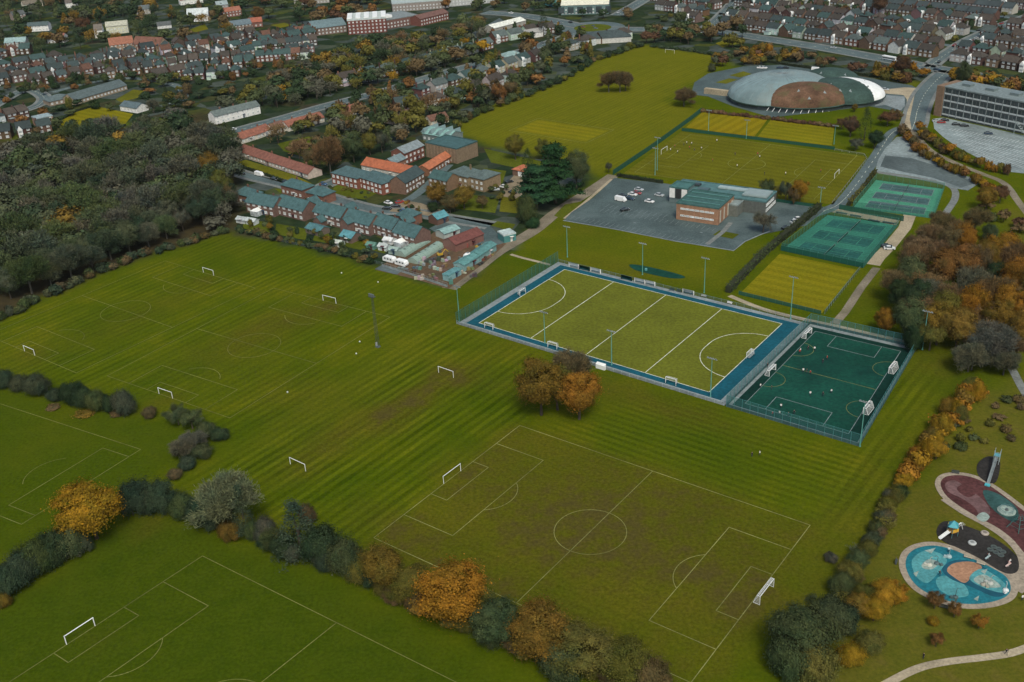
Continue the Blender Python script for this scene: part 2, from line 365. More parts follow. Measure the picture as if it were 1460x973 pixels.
make_ground()

grass_mat('grass_olive', (.102, .102, .008), .16, .07, 5.0, UA, fine=1.0)
grass_mat('grass_verge', (.098, .104, .012), .3, yellow=(.15, .13, .01), fine=.8)
grass_mat('grass_lawn', (.075, .092, .010), .35, fine=.8)
grass_mat('grass_bowls', (.15, .142, .007), .14, .09, 5.5, UA, yellow=(.18, .15, .007), fine=1.0)
grass_mat('grass_bowls_cross', (.17, .145, .007), .14, .10, 6.0, UA + math.pi / 2, yellow=(.21, .155, .006), fine=1.0)
mottled('turf_hockey', (.110, .122, .012), .18, .05, .95, .08, fine=1.0)
mottled('turf_green', (.007, .056, .038), .30, .045, .95, .1, fine=.9, stain=((.004, .032, .025), .05))
mottled('turf_dark', (.004, .028, .021), .25, .07, .95, .1, fine=.8)
mottled('border_blue', (.006, .074, .104), .25, .07, .9, .15, fine=1.0)
mottled('kerb_grey', (.20, .235, .24), .25, .1, .9, .15, fine=.9)
mottled('court_green', (.028, .145, .100), .2, .07, .9, .15, fine=1.0)
mottled('court_dark', (.016, .085, .072), .25, .06, .9, .15, fine=.8)
mottled('court_light', (.055, .225, .14), .2, .07, .9, .15, fine=1.0)
mottled('court_grey', (.045, .095, .095), .25, .08, .9, .15, fine=.8)

# ------------------------------------------------------------------ roads, pavements, paths
def road(pts, width, label, pave=True, mat='road_tar', z=.05, marks=True):
    pts = smooth_line(P(*pts) if isinstance(pts[0], tuple) else pts, 6)
    r = ribbon('road', pts, width, z, mat, label=label)
    if pave:
        for s in (-1, 1): ribbon('pavement', pts, 2.2, z + .11, 'pavement', s * (width / 2 + 1.1), .12, label='pavement on the %s side of the %s' % (('right', 'left')[s > 0], label))
    if marks:
        b = MB(); d = 0
        for a, c in zip(pts, pts[1:]):
            n = max(1, int((c - a).length / 6))
            for k in range(n):
                p = a.lerp(c, (k + .5) / n); b.box((p.x, p.y, z + .012), (3, .18, .008), ang(a, c))
        b.build('lane_marking', 'line_paint', r)
    return pts
RD_MAIN = road([(180, 232), (325, 190), (400, 170), (470, 150), (545, 131), (620, 108), (700, 86), (780, 62), (820, 48)], 9, 'main road past the long white house')
RD_TOP = road([(690, 18), (740, 22), (790, 30), (842, 40), (900, 42), (980, 42), (1040, 48), (1075, 53), (1170, 68), (1280, 88), (1350, 101), (1400, 110), (1480, 126), (1600, 150)], 13, 'wide road across the far side of the park')
RD_N = road([(880, 22), (905, 8), (930, -8), (980, -45)], 9, 'road running up from the roundabout')
RD_SIDE = road([(1000, 44), (1020, 30), (1042, 8), (1060, -12)], 7, 'side street rising beside pale houses')
RD_E = road([(1352, 101), (1335, 115), (1318, 135), (1308, 158), (1305, 172), (1300, 186)], 10, 'curving road down from the junction')
RD_EAST = road([(1325, 96), (1345, 80), (1380, 58), (1420, 40), (1470, 22)], 7, 'street climbing through the far terraces')
road([(1296, 183), (1282, 184), (1268, 194), (1250, 222), (1222, 262), (1200, 288), (1178, 300), (1120, 318)], 6, 'service road beside the tennis courts', pave=False)
road([(-30, 165), (15, 138), (40, 128), (62, 138), (58, 148), (40, 156), (0, 168)], 6, 'bending street near the bowling green')
road([(75, 132), (130, 118), (190, 112), (250, 122), (262, 140), (230, 152)], 6, 'lane past the long low roof', pave=False)
road([(318, 238), (350, 250), (400, 262), (440, 272), (470, 262), (500, 250)], 6, 'estate road with parked cars', marks=False)
road([(440, 272), (490, 288), (540, 300), (580, 302), (640, 312), (700, 322)], 6, 'estate road behind the teal roofs', marks=False)
road([(556, 298), (590, 280), (612, 262), (640, 235)], 5, 'lane between the school buildings', pave=False, marks=False)
ribbon('path', smooth_line(P((875, 250), (845, 270), (795, 302), (760, 330), (712, 358), (680, 382), (640, 412)), 6), 6.5, .04, 'track', label='worn earth and gravel lane beside the yard')
ribbon('path', smooth_line(P((728, 363), (745, 368), (765, 373), (785, 378)), 5), 1.6, .05, 'pale_path', label='pale footpath from lane to hockey pitch')
ribbon('path', smooth_line(P((805, 312), (835, 288), (872, 256)), 5), 1.6, .06, 'pale_path', label='pale kerbside path along the car park')
ribbon('path', smooth_line(P((1300, 186), (1312, 200), (1330, 217), (1365, 234), (1400, 248), (1432, 262), (1452, 288), (1475, 318)), 6), 3.2, .05, 'track', label='footpath between the orange hedges')
ribbon('path', smooth_line(P((1425, 500), (1442, 525), (1458, 555), (1475, 580)), 5), 2.5, .05, 'pavement', label='footpath at the right edge behind the playground')
ribbon('path', smooth_line(P((1220, 1000), (1270, 972), (1310, 953), (1350, 944), (1400, 938), (1440, 932), (1480, 918)), 5), 1.9, .05, 'pale_path', label='pale footpath at the bottom right corner')
ribbon('path', P((1250, 382), (1228, 410), (1205, 445), (1190, 462)), 3.0, .04, 'track', label='worn track beside the small green')
ribbon('path', smooth_line(P((1040, 422), (1085, 440), (1130, 452), (1190, 465), (1310, 492)), 4), 2.2, .045, 'pale_path', label='pale path along the back of the pitches')
ribbon('path', smooth_line(P((1245, 245), (1290, 252), (1335, 260), (1358, 268), (1362, 282), (1350, 302), (1338, 318)), 5), 3.0, .06, 'pavement', label='pale service path curving round the upper courts')
ribbon('path', P((1245, 378), (1252, 368), (1268, 352), (1290, 325), (1300, 300)), 5.0, .045, 'pale_path', label='gravel strip beside the lower courts')
# roundabout with its green island
c = at(845, 40); rb = thing('roundabout', 'green roundabout island ringed by road', 'roundabout', (c.x, c.y, 0))
b = MB(); b.lathe([(26, .03), (26, .06)], 32); b.build('carriageway', 'road_tar', rb)
b = MB(); b.lathe([(15, .06), (15, .18), (12, .5), (5, .9)], 32); b.build('grass_island', 'grass_lawn', rb)

# ------------------------------------------------------------------ car parks
def car_park(pts, z, mat, label): return sheet('car_park', P(*pts), z, mat, label=label)
cp = car_park([(803, 315), (815, 303), (846, 282), (876, 254), (948, 262), (1085, 285), (1180, 296), (1150, 322), (1085, 335), (1062, 345), (1046, 358), (960, 344), (880, 328)], .07, 'asphalt', 'sports centre car park')
b = MB()
def bays(b, p0, p1, n, length, z, side=1, w=.13):
    a, c = at(*p0), at(*p1); d = (c - a).normalized(); q = Vector((-d.y, d.x, 0)) * side
    for k in range(n + 1):
        p = a.lerp(c, k / n); m = p + q * length / 2; b.box((m.x, m.y, z), (length, w, .008), math.atan2(q.y, q.x))
bays(b, (812, 313), (1005, 352), 26, 4.8, .085, 1); bays(b, (855, 302), (1015, 330), 22, 4.2, .085, 1); bays(b, (862, 296), (945, 311), 12, 4.2, .085, 1)
for p in ((905, 318), (1000, 332)): q = at(*p); b.box((q.x, q.y, .085), (1.2, .5, .008), UA)
b.build('bay_marking', 'kerb_grey', cp)
b = MB(); q = at(1035, 335); b.box((q.x, q.y, .086), (9, 6, .006), UA); b.build('hatched_patch', 'grass_lawn', cp)
ribbon('kerb', P((803, 315), (880, 328), (960, 344), (1046, 358), (1062, 345), (1085, 335), (1098, 330)), .5, .19, 'kerb_grey', 0, .12, label='pale kerb round the sports centre car park')
ribbon('pavement', P((1008, 349), (1030, 332), (1042, 318)), 2.0, .18, 'pavement', 0, .11, label='paved walk beside the brick hall')
op = car_park([(1330, 170), (1345, 168), (1480, 198), (1480, 250), (1435, 245), (1395, 226), (1365, 210), (1345, 196), (1332, 184)], .07, 'frost_tar', 'office car park')
b = MB()
for k in range(6): bays(b, (1352 + k * 7, 186 + k * 7), (1470 + k * 3, 208 + k * 8), 22, 4.4, .085, 1)
b.build('bay_marking', 'white_paint', op)
rt = sheet('car_park', P((1252, 228), (1262, 212), (1278, 196), (1292, 194), (1305, 206), (1330, 228), (1365, 248), (1402, 258), (1380, 272), (1355, 268), (1335, 258), (1290, 250), (1248, 244)), .065, 'frost_tar', label='rough empty car park beside the upper courts')
sheet('tarmac_scar', P((1262, 222), (1300, 226), (1345, 240), (1390, 262), (1370, 268), (1330, 254), (1285, 245), (1255, 238)), .075, 'rough_tar', label='dark resurfaced strip of the rough car park')
dp = car_park([(990, 118), (1010, 105), (1060, 95), (1130, 92), (1230, 110), (1300, 122), (1310, 128), (1298, 150), (1285, 160), (1240, 152), (1100, 168), (1045, 152), (1010, 138), (985, 135)], .065, 'asphalt', 'apron and car park round the domed leisure centre')
for q in ([(1020, 118), (1040, 112), (1052, 114), (1035, 120)], [(1040, 108), (1060, 102), (1072, 106), (1055, 111)]): sheet('lawn', P(*q), .10, 'grass_verge', dp)
sheet('pavement', P((1240, 133), (1262, 128), (1290, 125), (1306, 126), (1302, 145), (1297, 170), (1300, 186), (1284, 184), (1292, 160), (1293, 142), (1288, 136), (1265, 134)), .12, 'pale_path', label='pale plaza beside the dome', thick=.1)
sheet('pavement', P((1243, 140), (1262, 136), (1290, 138), (1290, 152), (1284, 158), (1262, 150), (1248, 152)), .13, 'kerb_grey', label='pale blue paved court beside the dome', thick=.1)
sheet('yard_ground', P((535, 385), (555, 372), (590, 352), (618, 332), (640, 318), (700, 328), (722, 348), (690, 376), (640, 412), (590, 398)), .05, 'bare_earth', label='brown earth of the storage yard')
sheet('yard_ground', P((612, 326), (640, 312), (700, 324), (722, 346), (700, 352), (640, 345)), .06, 'asphalt', label='dark tarred upper part of the storage yard')
sheet('yard_ground', P((534, 384), (566, 392), (575, 385), (545, 378)), .055, 'rough_tar', label='grey rubble patch outside the yard fence')
sheet('gravel_court', P((555, 302), (575, 286), (600, 290), (622, 298), (640, 302), (628, 312), (600, 306), (580, 304)), .06, 'gravel', label='sandy gravel court before the old house')
sheet('gravel_court', P((722, 262), (735, 248), (745, 250), (745, 278), (735, 284), (715, 280)), .06, 'gravel', label='gravel drive before the red roofed garage')
sheet('lawn', P((715, 280), (748, 282), (742, 305), (712, 302)), .05, 'grass_verge', label='small lawn beside the cedar')
sheet('lawn', P((650, 306), (735, 320), (728, 330), (700, 322), (645, 310)), .05, 'grass_lawn', label='verge beside the lane above the yard')
sheet('lawn', P((790, 308), (805, 292), (832, 287), (818, 300), (803, 313)), .05, 'grass_lawn', label='small grass wedge beside the car park')
sheet('lawn', P((392, 270), (420, 266), (438, 272), (400, 276)), .05, 'grass_lawn', label='strip of lawn on the estate road')
sheet('lawn', P((480, 262), (520, 270), (545, 272), (520, 285), (470, 278)), .05, 'grass_lawn', label='front gardens of the hipped red brick villas')
sheet('lawn', P((330, 236), (350, 228), (420, 250), (445, 262), (420, 266), (350, 246)), .05, 'grass_verge', label='bungalow front lawns by the estate road')
for q, l in (([(348, 312), (386, 318), (384, 332), (346, 326)], 'back garden lawn of the house nearest the wood'), ([(394, 319), (438, 327), (436, 343), (392, 334)], 'back garden lawn of the second brick house'), ([(450, 330), (486, 337), (480, 350), (446, 343)], 'back garden lawn of the third brick house'), ([(494, 340), (526, 346), (520, 358), (492, 352)], 'back garden lawn of the fourth brick house'), ([(532, 346), (556, 352), (548, 362), (530, 357)], 'back garden lawn of the fifth brick house'), ([(655, 275), (712, 284), (706, 304), (650, 298)], 'lawn before the old stone house'), ([(690, 240), (722, 244), (716, 262), (690, 258)], 'lawn behind the old stone house'), ([(612, 305), (650, 312), (645, 318), (608, 311)], 'verge above the yard sheds'), ([(690, 212), (780, 232), (760, 245), (700, 232)], 'rough grass behind the garage')):
    sheet('lawn', P(*q), .045, 'grass_lawn', label=l)
sheet('lawn', P((395, 205), (440, 195), (470, 205), (470, 222), (440, 226), (405, 216)), .05, 'grass_lawn', label='green between the red roofed bungalows')
for q, l in (([(80, 175), (105, 160), (138, 152), (190, 163), (178, 178), (128, 188), (90, 186)], 'bowling green'), ([(165, 142), (190, 128), (206, 130), (196, 140), (172, 146)], 'lawn behind the bowling green'), ([(265, 45), (292, 34), (297, 42), (280, 46)], 'garden lawn below the white gabled house'), ([(1020, 62), (1045, 54), (1058, 62), (1030, 68)], 'yellow verge by the far road'), ([(385, 36), (405, 33), (420, 36), (400, 40)], 'far lawn')):
    sheet('lawn', P(*q), .06, 'grass_bowls' if 'bowling green' == l else 'grass_verge', label=l)
sheet('railway_cutting', P((640, 60), (680, 44), (712, 26), (718, 30), (690, 50), (650, 66)), .06, 'rough_tar', label='pale railway strip between the tree belts')

# ================================================================== PITCHES
class Frame:
    def __init__(s, O, ex, ey): s.O = O; s.ex = ex.normalized(); s.ey = ey.normalized()
    def __call__(s, x, y, z=0): p = s.O + s.ex * x + s.ey * y; return Vector((p.x, p.y, z))
def line(b, pts, w, z):
    """painted line of width w through world points"""
    for a, c in zip(pts, pts[1:]):
        d = (c - a); L = d.length; m = (a + c) / 2; b.box((m.x, m.y, z), (L + w * .98, w, .006), ang(a, c))
def arc(fr, cx, cy, r, a0, a1, n=28): return [fr(cx + r * math.cos(a0 + (a1 - a0) * k / n), cy + r * math.sin(a0 + (a1 - a0) * k / n)) for k in range(n + 1)]
def football(label, fr, L, W, z=.03, mat='worn_line', w=.2, ends=(0, 1), half=True, turf=None, group=None, cat='pitch', circle=True, pen=(16.5, 40.3), six=(5.5, 18.3), side=True):
    c = fr(L / 2, W / 2); root = thing('football_pitch', label, cat, (c.x, c.y, 0), 0, group)
    inv = Matrix.Translation((-c.x, -c.y, 0))
    def part(name, lines):
        b = MB()
        for l in lines: line(b, l, w, z)
        b.v = [(x - c.x, y - c.y, zz) for x, y, zz in b.v]; b.build(name, mat, root)
    if turf:
        b = MB(); b.prism([(q.x - c.x, q.y - c.y) for q in (fr(0, 0), fr(L, 0), fr(L, W), fr(0, W))], 0, z - .01, top_only=True); b.build('turf', turf, root)
    if side:
        part('touch_line', [[fr(0, 0), fr(L, 0)]]); part('touch_line', [[fr(0, W), fr(L, W)]])
    for e in ends:
        X = (lambda d: d) if e == 0 else (lambda d: L - d); sg = 1 if e == 0 else -1
        part('goal_line', [[fr(X(0), 0), fr(X(0), W)]])
        for nm, (d, ww) in (('penalty_area_line', pen), ('goal_area_line', six)):
            if d: part(nm, [[fr(X(0), W / 2 - ww / 2), fr(X(d), W / 2 - ww / 2), fr(X(d), W / 2 + ww / 2), fr(X(0), W / 2 + ww / 2)]])
        if pen[0]:
            a = math.acos(5.5 / 9.15); a0 = 0 if e == 0 else math.pi
            part('penalty_arc', [arc(fr, X(11), W / 2, 9.15, a0 - a, a0 + a, 14)])
    if half:
        part('halfway_line', [[fr(L / 2, 0), fr(L / 2, W)]])
        if circle: part('centre_circle', [arc(fr, L / 2, W / 2, 9.15, 0, 2 * math.pi, 40)])
    return root
def goal(p, a, label, width=7.32, h=2.44, group='white goal frames on the grass pitches', net=False, r=.09):
    """goal standing at p, mouth along angle a"""
    root = thing('goal', label, 'goal', (p.x, p.y, 0), a, group)
    for s in (-1, 1): b = MB(); b.tube((s * width / 2, 0, 0), (s * width / 2, 0, h), r, r, 6); b.build('post', 'white_paint', root)
    b = MB(); b.tube((-width / 2 - r, 0, h), (width / 2 + r, 0, h), r, r, 6); b.build('crossbar', 'white_paint', root)
    if net:
        dz = 1.6
        for s in (-1, 1):
            b = MB(); b.path([(s * width / 2, 0, h), (s * width / 2, dz * .5, h), (s * width / 2, dz, .05), (s * width / 2, 0, .05)], r * .6, 5); b.build('side_frame', 'white_paint', root)
        b = MB(); b.tube((-width / 2, dz, .06), (width / 2, dz, .06), r * .6, r * .6, 5); b.tube((-width / 2, dz * .5, h), (width / 2, dz * .5, h), r * .5, r * .5, 5); b.build('back_bar', 'white_paint', root)
        b = MB(); x = width / 2
        b.add([(-x, 0, h), (x, 0, h), (x, dz * .5, h), (-x, dz * .5, h), (-x, dz, .05), (x, dz, .05)], [(0, 1, 2, 3), (3, 2, 5, 4)])
        for s in (-1, 1): b.add([(s * x, 0, h), (s * x, dz * .5, h), (s * x, dz, .05), (s * x, 0, .05)], [(0, 1, 2, 3)])
        b.build('net', 'net', root)
    return root
def screen(name, c, cover):
    m, t, b = new_mat(name, .8, .1); b.inputs['Base Color'].default_value = rgb(c)
    b.inputs['Alpha'].default_value = cover; return m
screen('net', (.75, .78, .76), .30); screen('mesh_green', (.03, .13, .10), .42); screen('mesh_teal', (.05, .17, .17), .40); screen('mesh_grey', (.12, .15, .15), .3)
screen('windbreak', (.012, .075, .055), .88)

# bottom full-size pitch
fr1 = Frame(at(741, 607), at(1155, 749) - at(741, 607), at(533, 767) - at(741, 607))
football('full size football pitch with centre circle in the foreground', fr1, 89.8, 63.4, w=.19, pen=(16.5, 40.3))
g = fr1(0, 31.7); goal(g, UA + math.pi / 2, 'white goal at the left end of the full size pitch', 7.32)
g = fr1(89.8, 31.7); goal(at(1093, 850), UA + math.pi / 2, 'white netted goal at the right end of the full size pitch', 7.32, net=True, r=.065)
# two pitches on the left
def mid_frame(a, c, W):
    d = (c - a); ex = d.normalized(); ey = Vector((-ex.y, ex.x, 0)); return Frame(a - ey * W / 2, ex, ey), d.length
A, B = at(42.5, 504), at(297.5, 391); fr2, L2 = mid_frame(A, B, 56)
football('football pitch along the edge of the left wood', fr2, L2, 56, w=.2, mat='faint_line', pen=(14, 36))
goal(A, ang(A, B) + math.pi / 2, 'white goal near the left edge of the photo', 6.4, 2.3); goal(B, ang(A, B) + math.pi / 2, 'white goal nearest the far corner of the wood', 6.4, 2.3)
A, B = at(236.5, 565), at(470, 431); fr3, L3 = mid_frame(A, B, 58)
football('football pitch between the wood pitch and the lattice mast', fr3, L3, 58, w=.2, mat='faint_line', pen=(14, 36))
goal(A, ang(A, B) + math.pi / 2, 'white goal just above the bushes of the short hedge', 6.4, 2.3); goal(B, ang(A, B) + math.pi / 2, 'white goal left of the lattice mast', 6.4, 2.3)
A, B = at(425, 667), at(636, 535)
goal(A, ang(A, B) + math.pi / 2, 'white goal left of the striped practice strip', 6.4, 2.3); goal(B, ang(A, B) + math.pi / 2, 'white goal on bare turf above the practice strip', 6.4, 2.3)
# pitch at the left edge
c0 = at(200.5, 641); fr4 = Frame(c0, at(0, 576) - c0, at(30.5, 748) - c0); W4 = (at(30.5, 748) - c0).length
football('small football pitch inside the left hedge corner', fr4, 78, W4, w=.2, mat='faint_line', pen=(11, 32), six=(0, 0), half=False, ends=(0,))
# pitch at the bottom left
c0 = at(288.7, 793); ex = (at(598, 947) - c0).normalized(); ey = (at(53, 947) - c0).normalized(); fr5 = Frame(c0, ex, ey)
football('football pitch in the bottom left corner', fr5, 92, 64, w=.22, mat='faint_line', ends=(0,), half=True)
goal((at(91, 922) + at(139.6, 890)) / 2, ang(at(91, 922), at(139.6, 890)), 'large white goal in the bottom left corner', 7.32, 2.44, r=.11)
# upper olive pitch behind the sports centre
up = sheet('playing_field', P((888, 248), (972, 188), (1236, 224), (1188, 292), (1080, 282), (1060, 270), (960, 254)), .05, 'grass_olive', label='olive playing field behind the sports centre')
c0 = at(985, 192); fr6 = Frame(c0, at(1222, 222) - c0, at(905, 246) - c0)
football('football pitch on the olive field behind the sports centre', fr6, (at(1222, 222) - c0).length, (at(905, 246) - c0).length, z=.08, mat='worn_line', w=.2, pen=(16.5, 40), six=(5.5, 18))
gl = (at(1222, 222) - c0).length; gw = (at(905, 246) - c0).length
goal(fr6(0, gw / 2), ang(c0, at(905, 246)), 'far left goal on the olive field', 7.32); goal(fr6(gl, gw / 2), ang(c0, at(905, 246)), 'far right goal on the olive field', 7.32)
# yellow pair of small greens in front of the dome
for q, m_, l in (([(978, 182), (1004, 158), (1095, 170), (1075, 196)], 'grass_bowls_cross', 'left half of the yellow green before the dome'), ([(1079, 197), (1099, 171), (1190, 181), (1186, 208)], 'grass_bowls', 'right half of the yellow green before the dome')):
    sheet('lawn', P(*q), .06, m_, label=l)
# big left-far field: faint pitch and cricket square
c0 = at(735, 185); b = MB(); frX = Frame(at(700, 178), U, V)
q0 = at(800, 186); fq = Frame(q0, U, V)
sq = sheet('cricket_square', [fq(-24, -12), fq(24, -12), fq(24, 12), fq(-24, 12)], .04, 'grass_bowls', label='pale cricket square on the big far field')
line(b, [fq(-26, -14), fq(26, -14), fq(26, 14), fq(-26, 14), fq(-26, -14)], .25, .06); b.build('boundary_line', 'worn_line', sq)
goal(at(955, 76), UA, 'distant pale goal at the top of the big far field', 7.32)

# ------------------------------------------------------------------ fences
FENCE = {}
def fence(label, pts, h, mesh='mesh_green', postc=(.03, .13, .10), step=3.0, closed=False, cat='fence', rail=True, board=None, name='fence', r=.05, boardh=1.0):
    pts = [Vector((p.x, p.y, 0)) for p in pts]
    c = sum(pts, Vector()) / len(pts); root = thing(name, label, cat, c)
    segs = list(zip(pts, pts[1:])) + ([(pts[-1], pts[0])] if closed else [])
    key = (h, mesh, r)
    if key not in FENCE:
        b = MB(); b.tube((0, 0, 0), (0, 0, h + .1), r, r, 5); FENCE[key] = b.mesh('post', 'paint')
    for a, e in segs:
        n = max(1, round((e - a).length / step)); d = (e - a) / n; L = d.length; an = math.atan2(d.y, d.x)
        pk = (round(L, 2), h, mesh, rail, board)
        if pk not in FENCE:
            b = MB(); z0 = boardh if board else .05
            b.add([(0, 0, z0), (L, 0, z0), (L, 0, h), (0, 0, h)], [(0, 1, 2, 3)]) if h > z0 + .1 else None
            if rail: b.box((L / 2, 0, h), (L, .06, .06), 0, 1)
            if board: b.box((L / 2, 0, boardh / 2 + .03), (L - .06, .05, boardh - .06), 0, 2)
            FENCE[pk] = b.mesh('panel', [mesh, 'paint', board or 'paint'])
        for k in range(n):
            p = a + d * k - c; put('post', FENCE[key], root, postc, p); put('panel', FENCE[pk], root, postc, p, an)
    if not closed: put('post', FENCE[key], root, postc, pts[-1] - c)
    return root

# ------------------------------------------------------------------ hockey pitch
hc = at(683, 461); exh = U; eyh = V
fh = Frame(at(683, 461), at(1012, 560) - at(683, 461), at(803, 386) - at(683, 461)); LH, WH = 91.4, 55.0
cen = fh(LH / 2, WH / 2)
hp = thing('hockey_pitch', 'olive artificial hockey pitch with blue border', 'pitch', (cen.x, cen.y, 0))
def loc(b): b.v = [(x - cen.x, y - cen.y, z) for x, y, z in b.v]; return b
def rect(fr, x0, x1, y0, y1): return [fr(x0, y0), fr(x1, y0), fr(x1, y1), fr(x0, y1)]
loc(MB().prism(rect(fh, -6.5, LH + 7.5, -4.6, WH + 5.0), .0, .06)).build('outer_path', 'kerb_grey', hp)
loc(MB().prism(rect(fh, -3.9, LH + 5.2, -2.5, WH + 2.9), .05, .09)).build('blue_border', 'border_blue', hp)
loc(MB().prism(rect(fh, 0, LH, 0, WH), .08, .11)).build('turf', 'turf_hockey', hp)
for nm, ls in (('side_line', [[fh(0, 0), fh(LH, 0)]]), ('side_line', [[fh(0, WH), fh(LH, WH)]]), ('back_line', [[fh(0, 0), fh(0, WH)]]), ('back_line', [[fh(LH, 0), fh(LH, WH)]]),
               ('quarter_line', [[fh(22.9, 0), fh(22.9, WH)]]), ('centre_line', [[fh(LH / 2, 0), fh(LH / 2, WH)]]), ('quarter_line', [[fh(LH - 22.9, 0), fh(LH - 22.9, WH)]])):
    b = MB(); [line(b, l, .22, .118) for l in ls]; loc(b).build(nm, 'line_paint', hp)
for e in (0, 1):
    X0 = 0 if e == 0 else LH; s = 1 if e == 0 else -1; b = MB()
    pts = [fh(X0 + s * 14.63 * math.cos(t), WH / 2 + 1.83 + 14.63 * math.sin(t)) for t in np.linspace(math.pi / 2, 0, 14)] + [fh(X0 + s * 14.63 * math.cos(t), WH / 2 - 1.83 + 14.63 * math.sin(t)) for t in np.linspace(0, -math.pi / 2, 14)]
    line(b, pts, .22, .118); loc(b).build('shooting_circle', 'line_paint', hp)
def hockey_goal(p, a, label, w=3.66):
    root = thing('hockey_goal', label, 'goal', (p.x, p.y, .1), a, 'hockey goals')
    for s in (-1, 1):
        b = MB(); b.tube((s * w / 2, 0, 0), (s * w / 2, 0, 2.14), .07, .07, 6); b.build('post', 'white_paint', root)
        b = MB(); b.box((s * w / 2, .6, .23), (.05, 1.2, .46)); b.build('side_board', 'border_blue', root)
    b = MB(); b.tube((-w / 2, 0, 2.14), (w / 2, 0, 2.14), .07, .07, 6); b.build('crossbar', 'white_paint', root)
    b = MB(); b.box((0, 1.2, .23), (w, .05, .46)); b.build('back_board', 'border_blue', root)
    b = MB(); x = w / 2; b.add([(-x, 0, 2.14), (x, 0, 2.14), (x, .9, 2.1), (-x, .9, 2.1), (-x, 1.2, .4), (x, 1.2, .4)], [(0, 1, 2, 3), (3, 2, 5, 4)])
    for s in (-1, 1): b.add([(s * x, 0, 2.14), (s * x, .9, 2.1), (s * x, 1.2, .4), (s * x, 0, .4)], [(0, 1, 2, 3)])
    b.build('net', 'net', root)
ah = ang(fh(0, 0), fh(0, WH))
hockey_goal(fh(-.5, WH / 2), ah, 'hockey goal on the blue border at the left end'); hockey_goal(fh(LH + .4, WH / 2), ah + math.pi, 'hockey goal at the right end of the hockey pitch')
for k, x in enumerate((6, 33.5, 79)):
    hockey_goal(fh(x, -2.0), ah - math.pi / 2, ('practice goal at the left of the near hockey border', 'practice goal mid way on the near border, left of the trees', 'practice goal at the right of the near hockey border')[k])
# tall fence on the left end, low boards elsewhere
fence('tall green mesh fence at the left end of the hockey pitch', [fh(-6.6, -4.7), fh(-6.6, WH + 5.1)], 4.5, 'mesh_green', step=2.6, r=.07)
fence('low white boarded rail along the near hockey side', [fh(-6.5, -4.75), fh(LH + 7.3, -4.75)], 1.25, 'mesh_grey', (.35, .42, .43), 3, board='kerb_grey', boardh=.85)
fence('low rail along the far hockey side', [fh(-6.5, WH + 5.2), fh(LH + 7.3, WH + 5.2)], 1.2, 'mesh_grey', (.12, .2, .2), 3)
# ------------------------------------------------------------------ dark green pitch
p00, p10, p11, p01 = fh(LH + 8.2, -4.8), at(1225, 637), at(1307, 497), fh(LH + 8.2, WH + 5)
fd = Frame(p00, p10 - p00, p01 - p00); LD = (p10 - p00).length; WD = (p01 - p00).length
cen = fd(LD / 2, WD / 2)
dk = thing('football_cage', 'dark green artificial pitch inside the teal fence', 'pitch', (cen.x, cen.y, 0))
quad = [p00, p10, p11, p01]
def inset(q, d):
    c = sum(q, Vector()) / 4; return [p + (c - p).normalized() * d * 1.35 for p in q]
loc(MB().prism([(p.x, p.y) for p in quad], 0, .055)).build('outer_path', 'kerb_grey', dk)
loc(MB().prism([(p.x, p.y) for p in inset(quad, 1.6)], .05, .085)).build('dark_margin', 'turf_dark', dk)
def bil(u, v, z=0): p = (p00 * (1 - u) + p10 * u) * (1 - v) + (p01 * (1 - u) + p11 * u) * v; return Vector((p.x, p.y, z))
loc(MB().prism([(p.x, p.y) for p in (bil(.10, .07), bil(.89, .07), bil(.89, .93), bil(.10, .93))], .08, .105)).build('turf', 'turf_green', dk)
lw, lz = .16, .112
def bl(*uv): return [bil(u, v) for u, v in uv]
for nm, l in (('side_line', bl((.10, .07), (.10, .93))), ('side_line', bl((.89, .07), (.89, .93))), ('goal_line', bl((.10, .07), (.89, .07))), ('goal_line', bl((.10, .93), (.89, .93))), ('halfway_line', bl((.10, .5), (.89, .5))),
              ('penalty_box', bl((.26, .07), (.26, .2), (.7, .2), (.7, .07))), ('penalty_box', bl((.3, .93), (.3, .8), (.72, .8), (.72, .93)))):
    b = MB(); line(b, l, lw, lz); loc(b).build(nm, 'worn_line' if nm == 'halfway_line' else 'kerb_grey', dk)
for u, v in ((.1, .34), (.1, .7), (.89, .3), (.89, .72)):
    q = bil(u, v); s = 1 if u < .5 else -1; b = MB(); line(b, [q + (fd.ex * math.cos(t) * s + fd.ey * math.sin(t)) * 5 for t in np.linspace(-math.pi / 2, math.pi / 2, 12)], .14, .12); loc(b).build('goal_arc', 'worn_line', dk)
fence('tall teal mesh fence round the dark green pitch', quad, 4.0, 'mesh_teal', (.06, .19, .19), 2.6, closed=True, board='court_grey', r=.07)
for k, (u, v, f) in enumerate(((.085, .40, 0), (.085, .86, 0), (.905, .30, 1), (.905, .72, 1))):
    goal(bil(u, v, .1), ah + (math.pi if f else 0), ('small white goal lower left inside the dark pitch', 'small white goal upper left inside the dark pitch', 'small white goal lower right inside the dark pitch', 'small white goal upper right inside the dark pitch')[k], 4.9, 2.1, 'portable goals inside the dark pitch', True, .1)

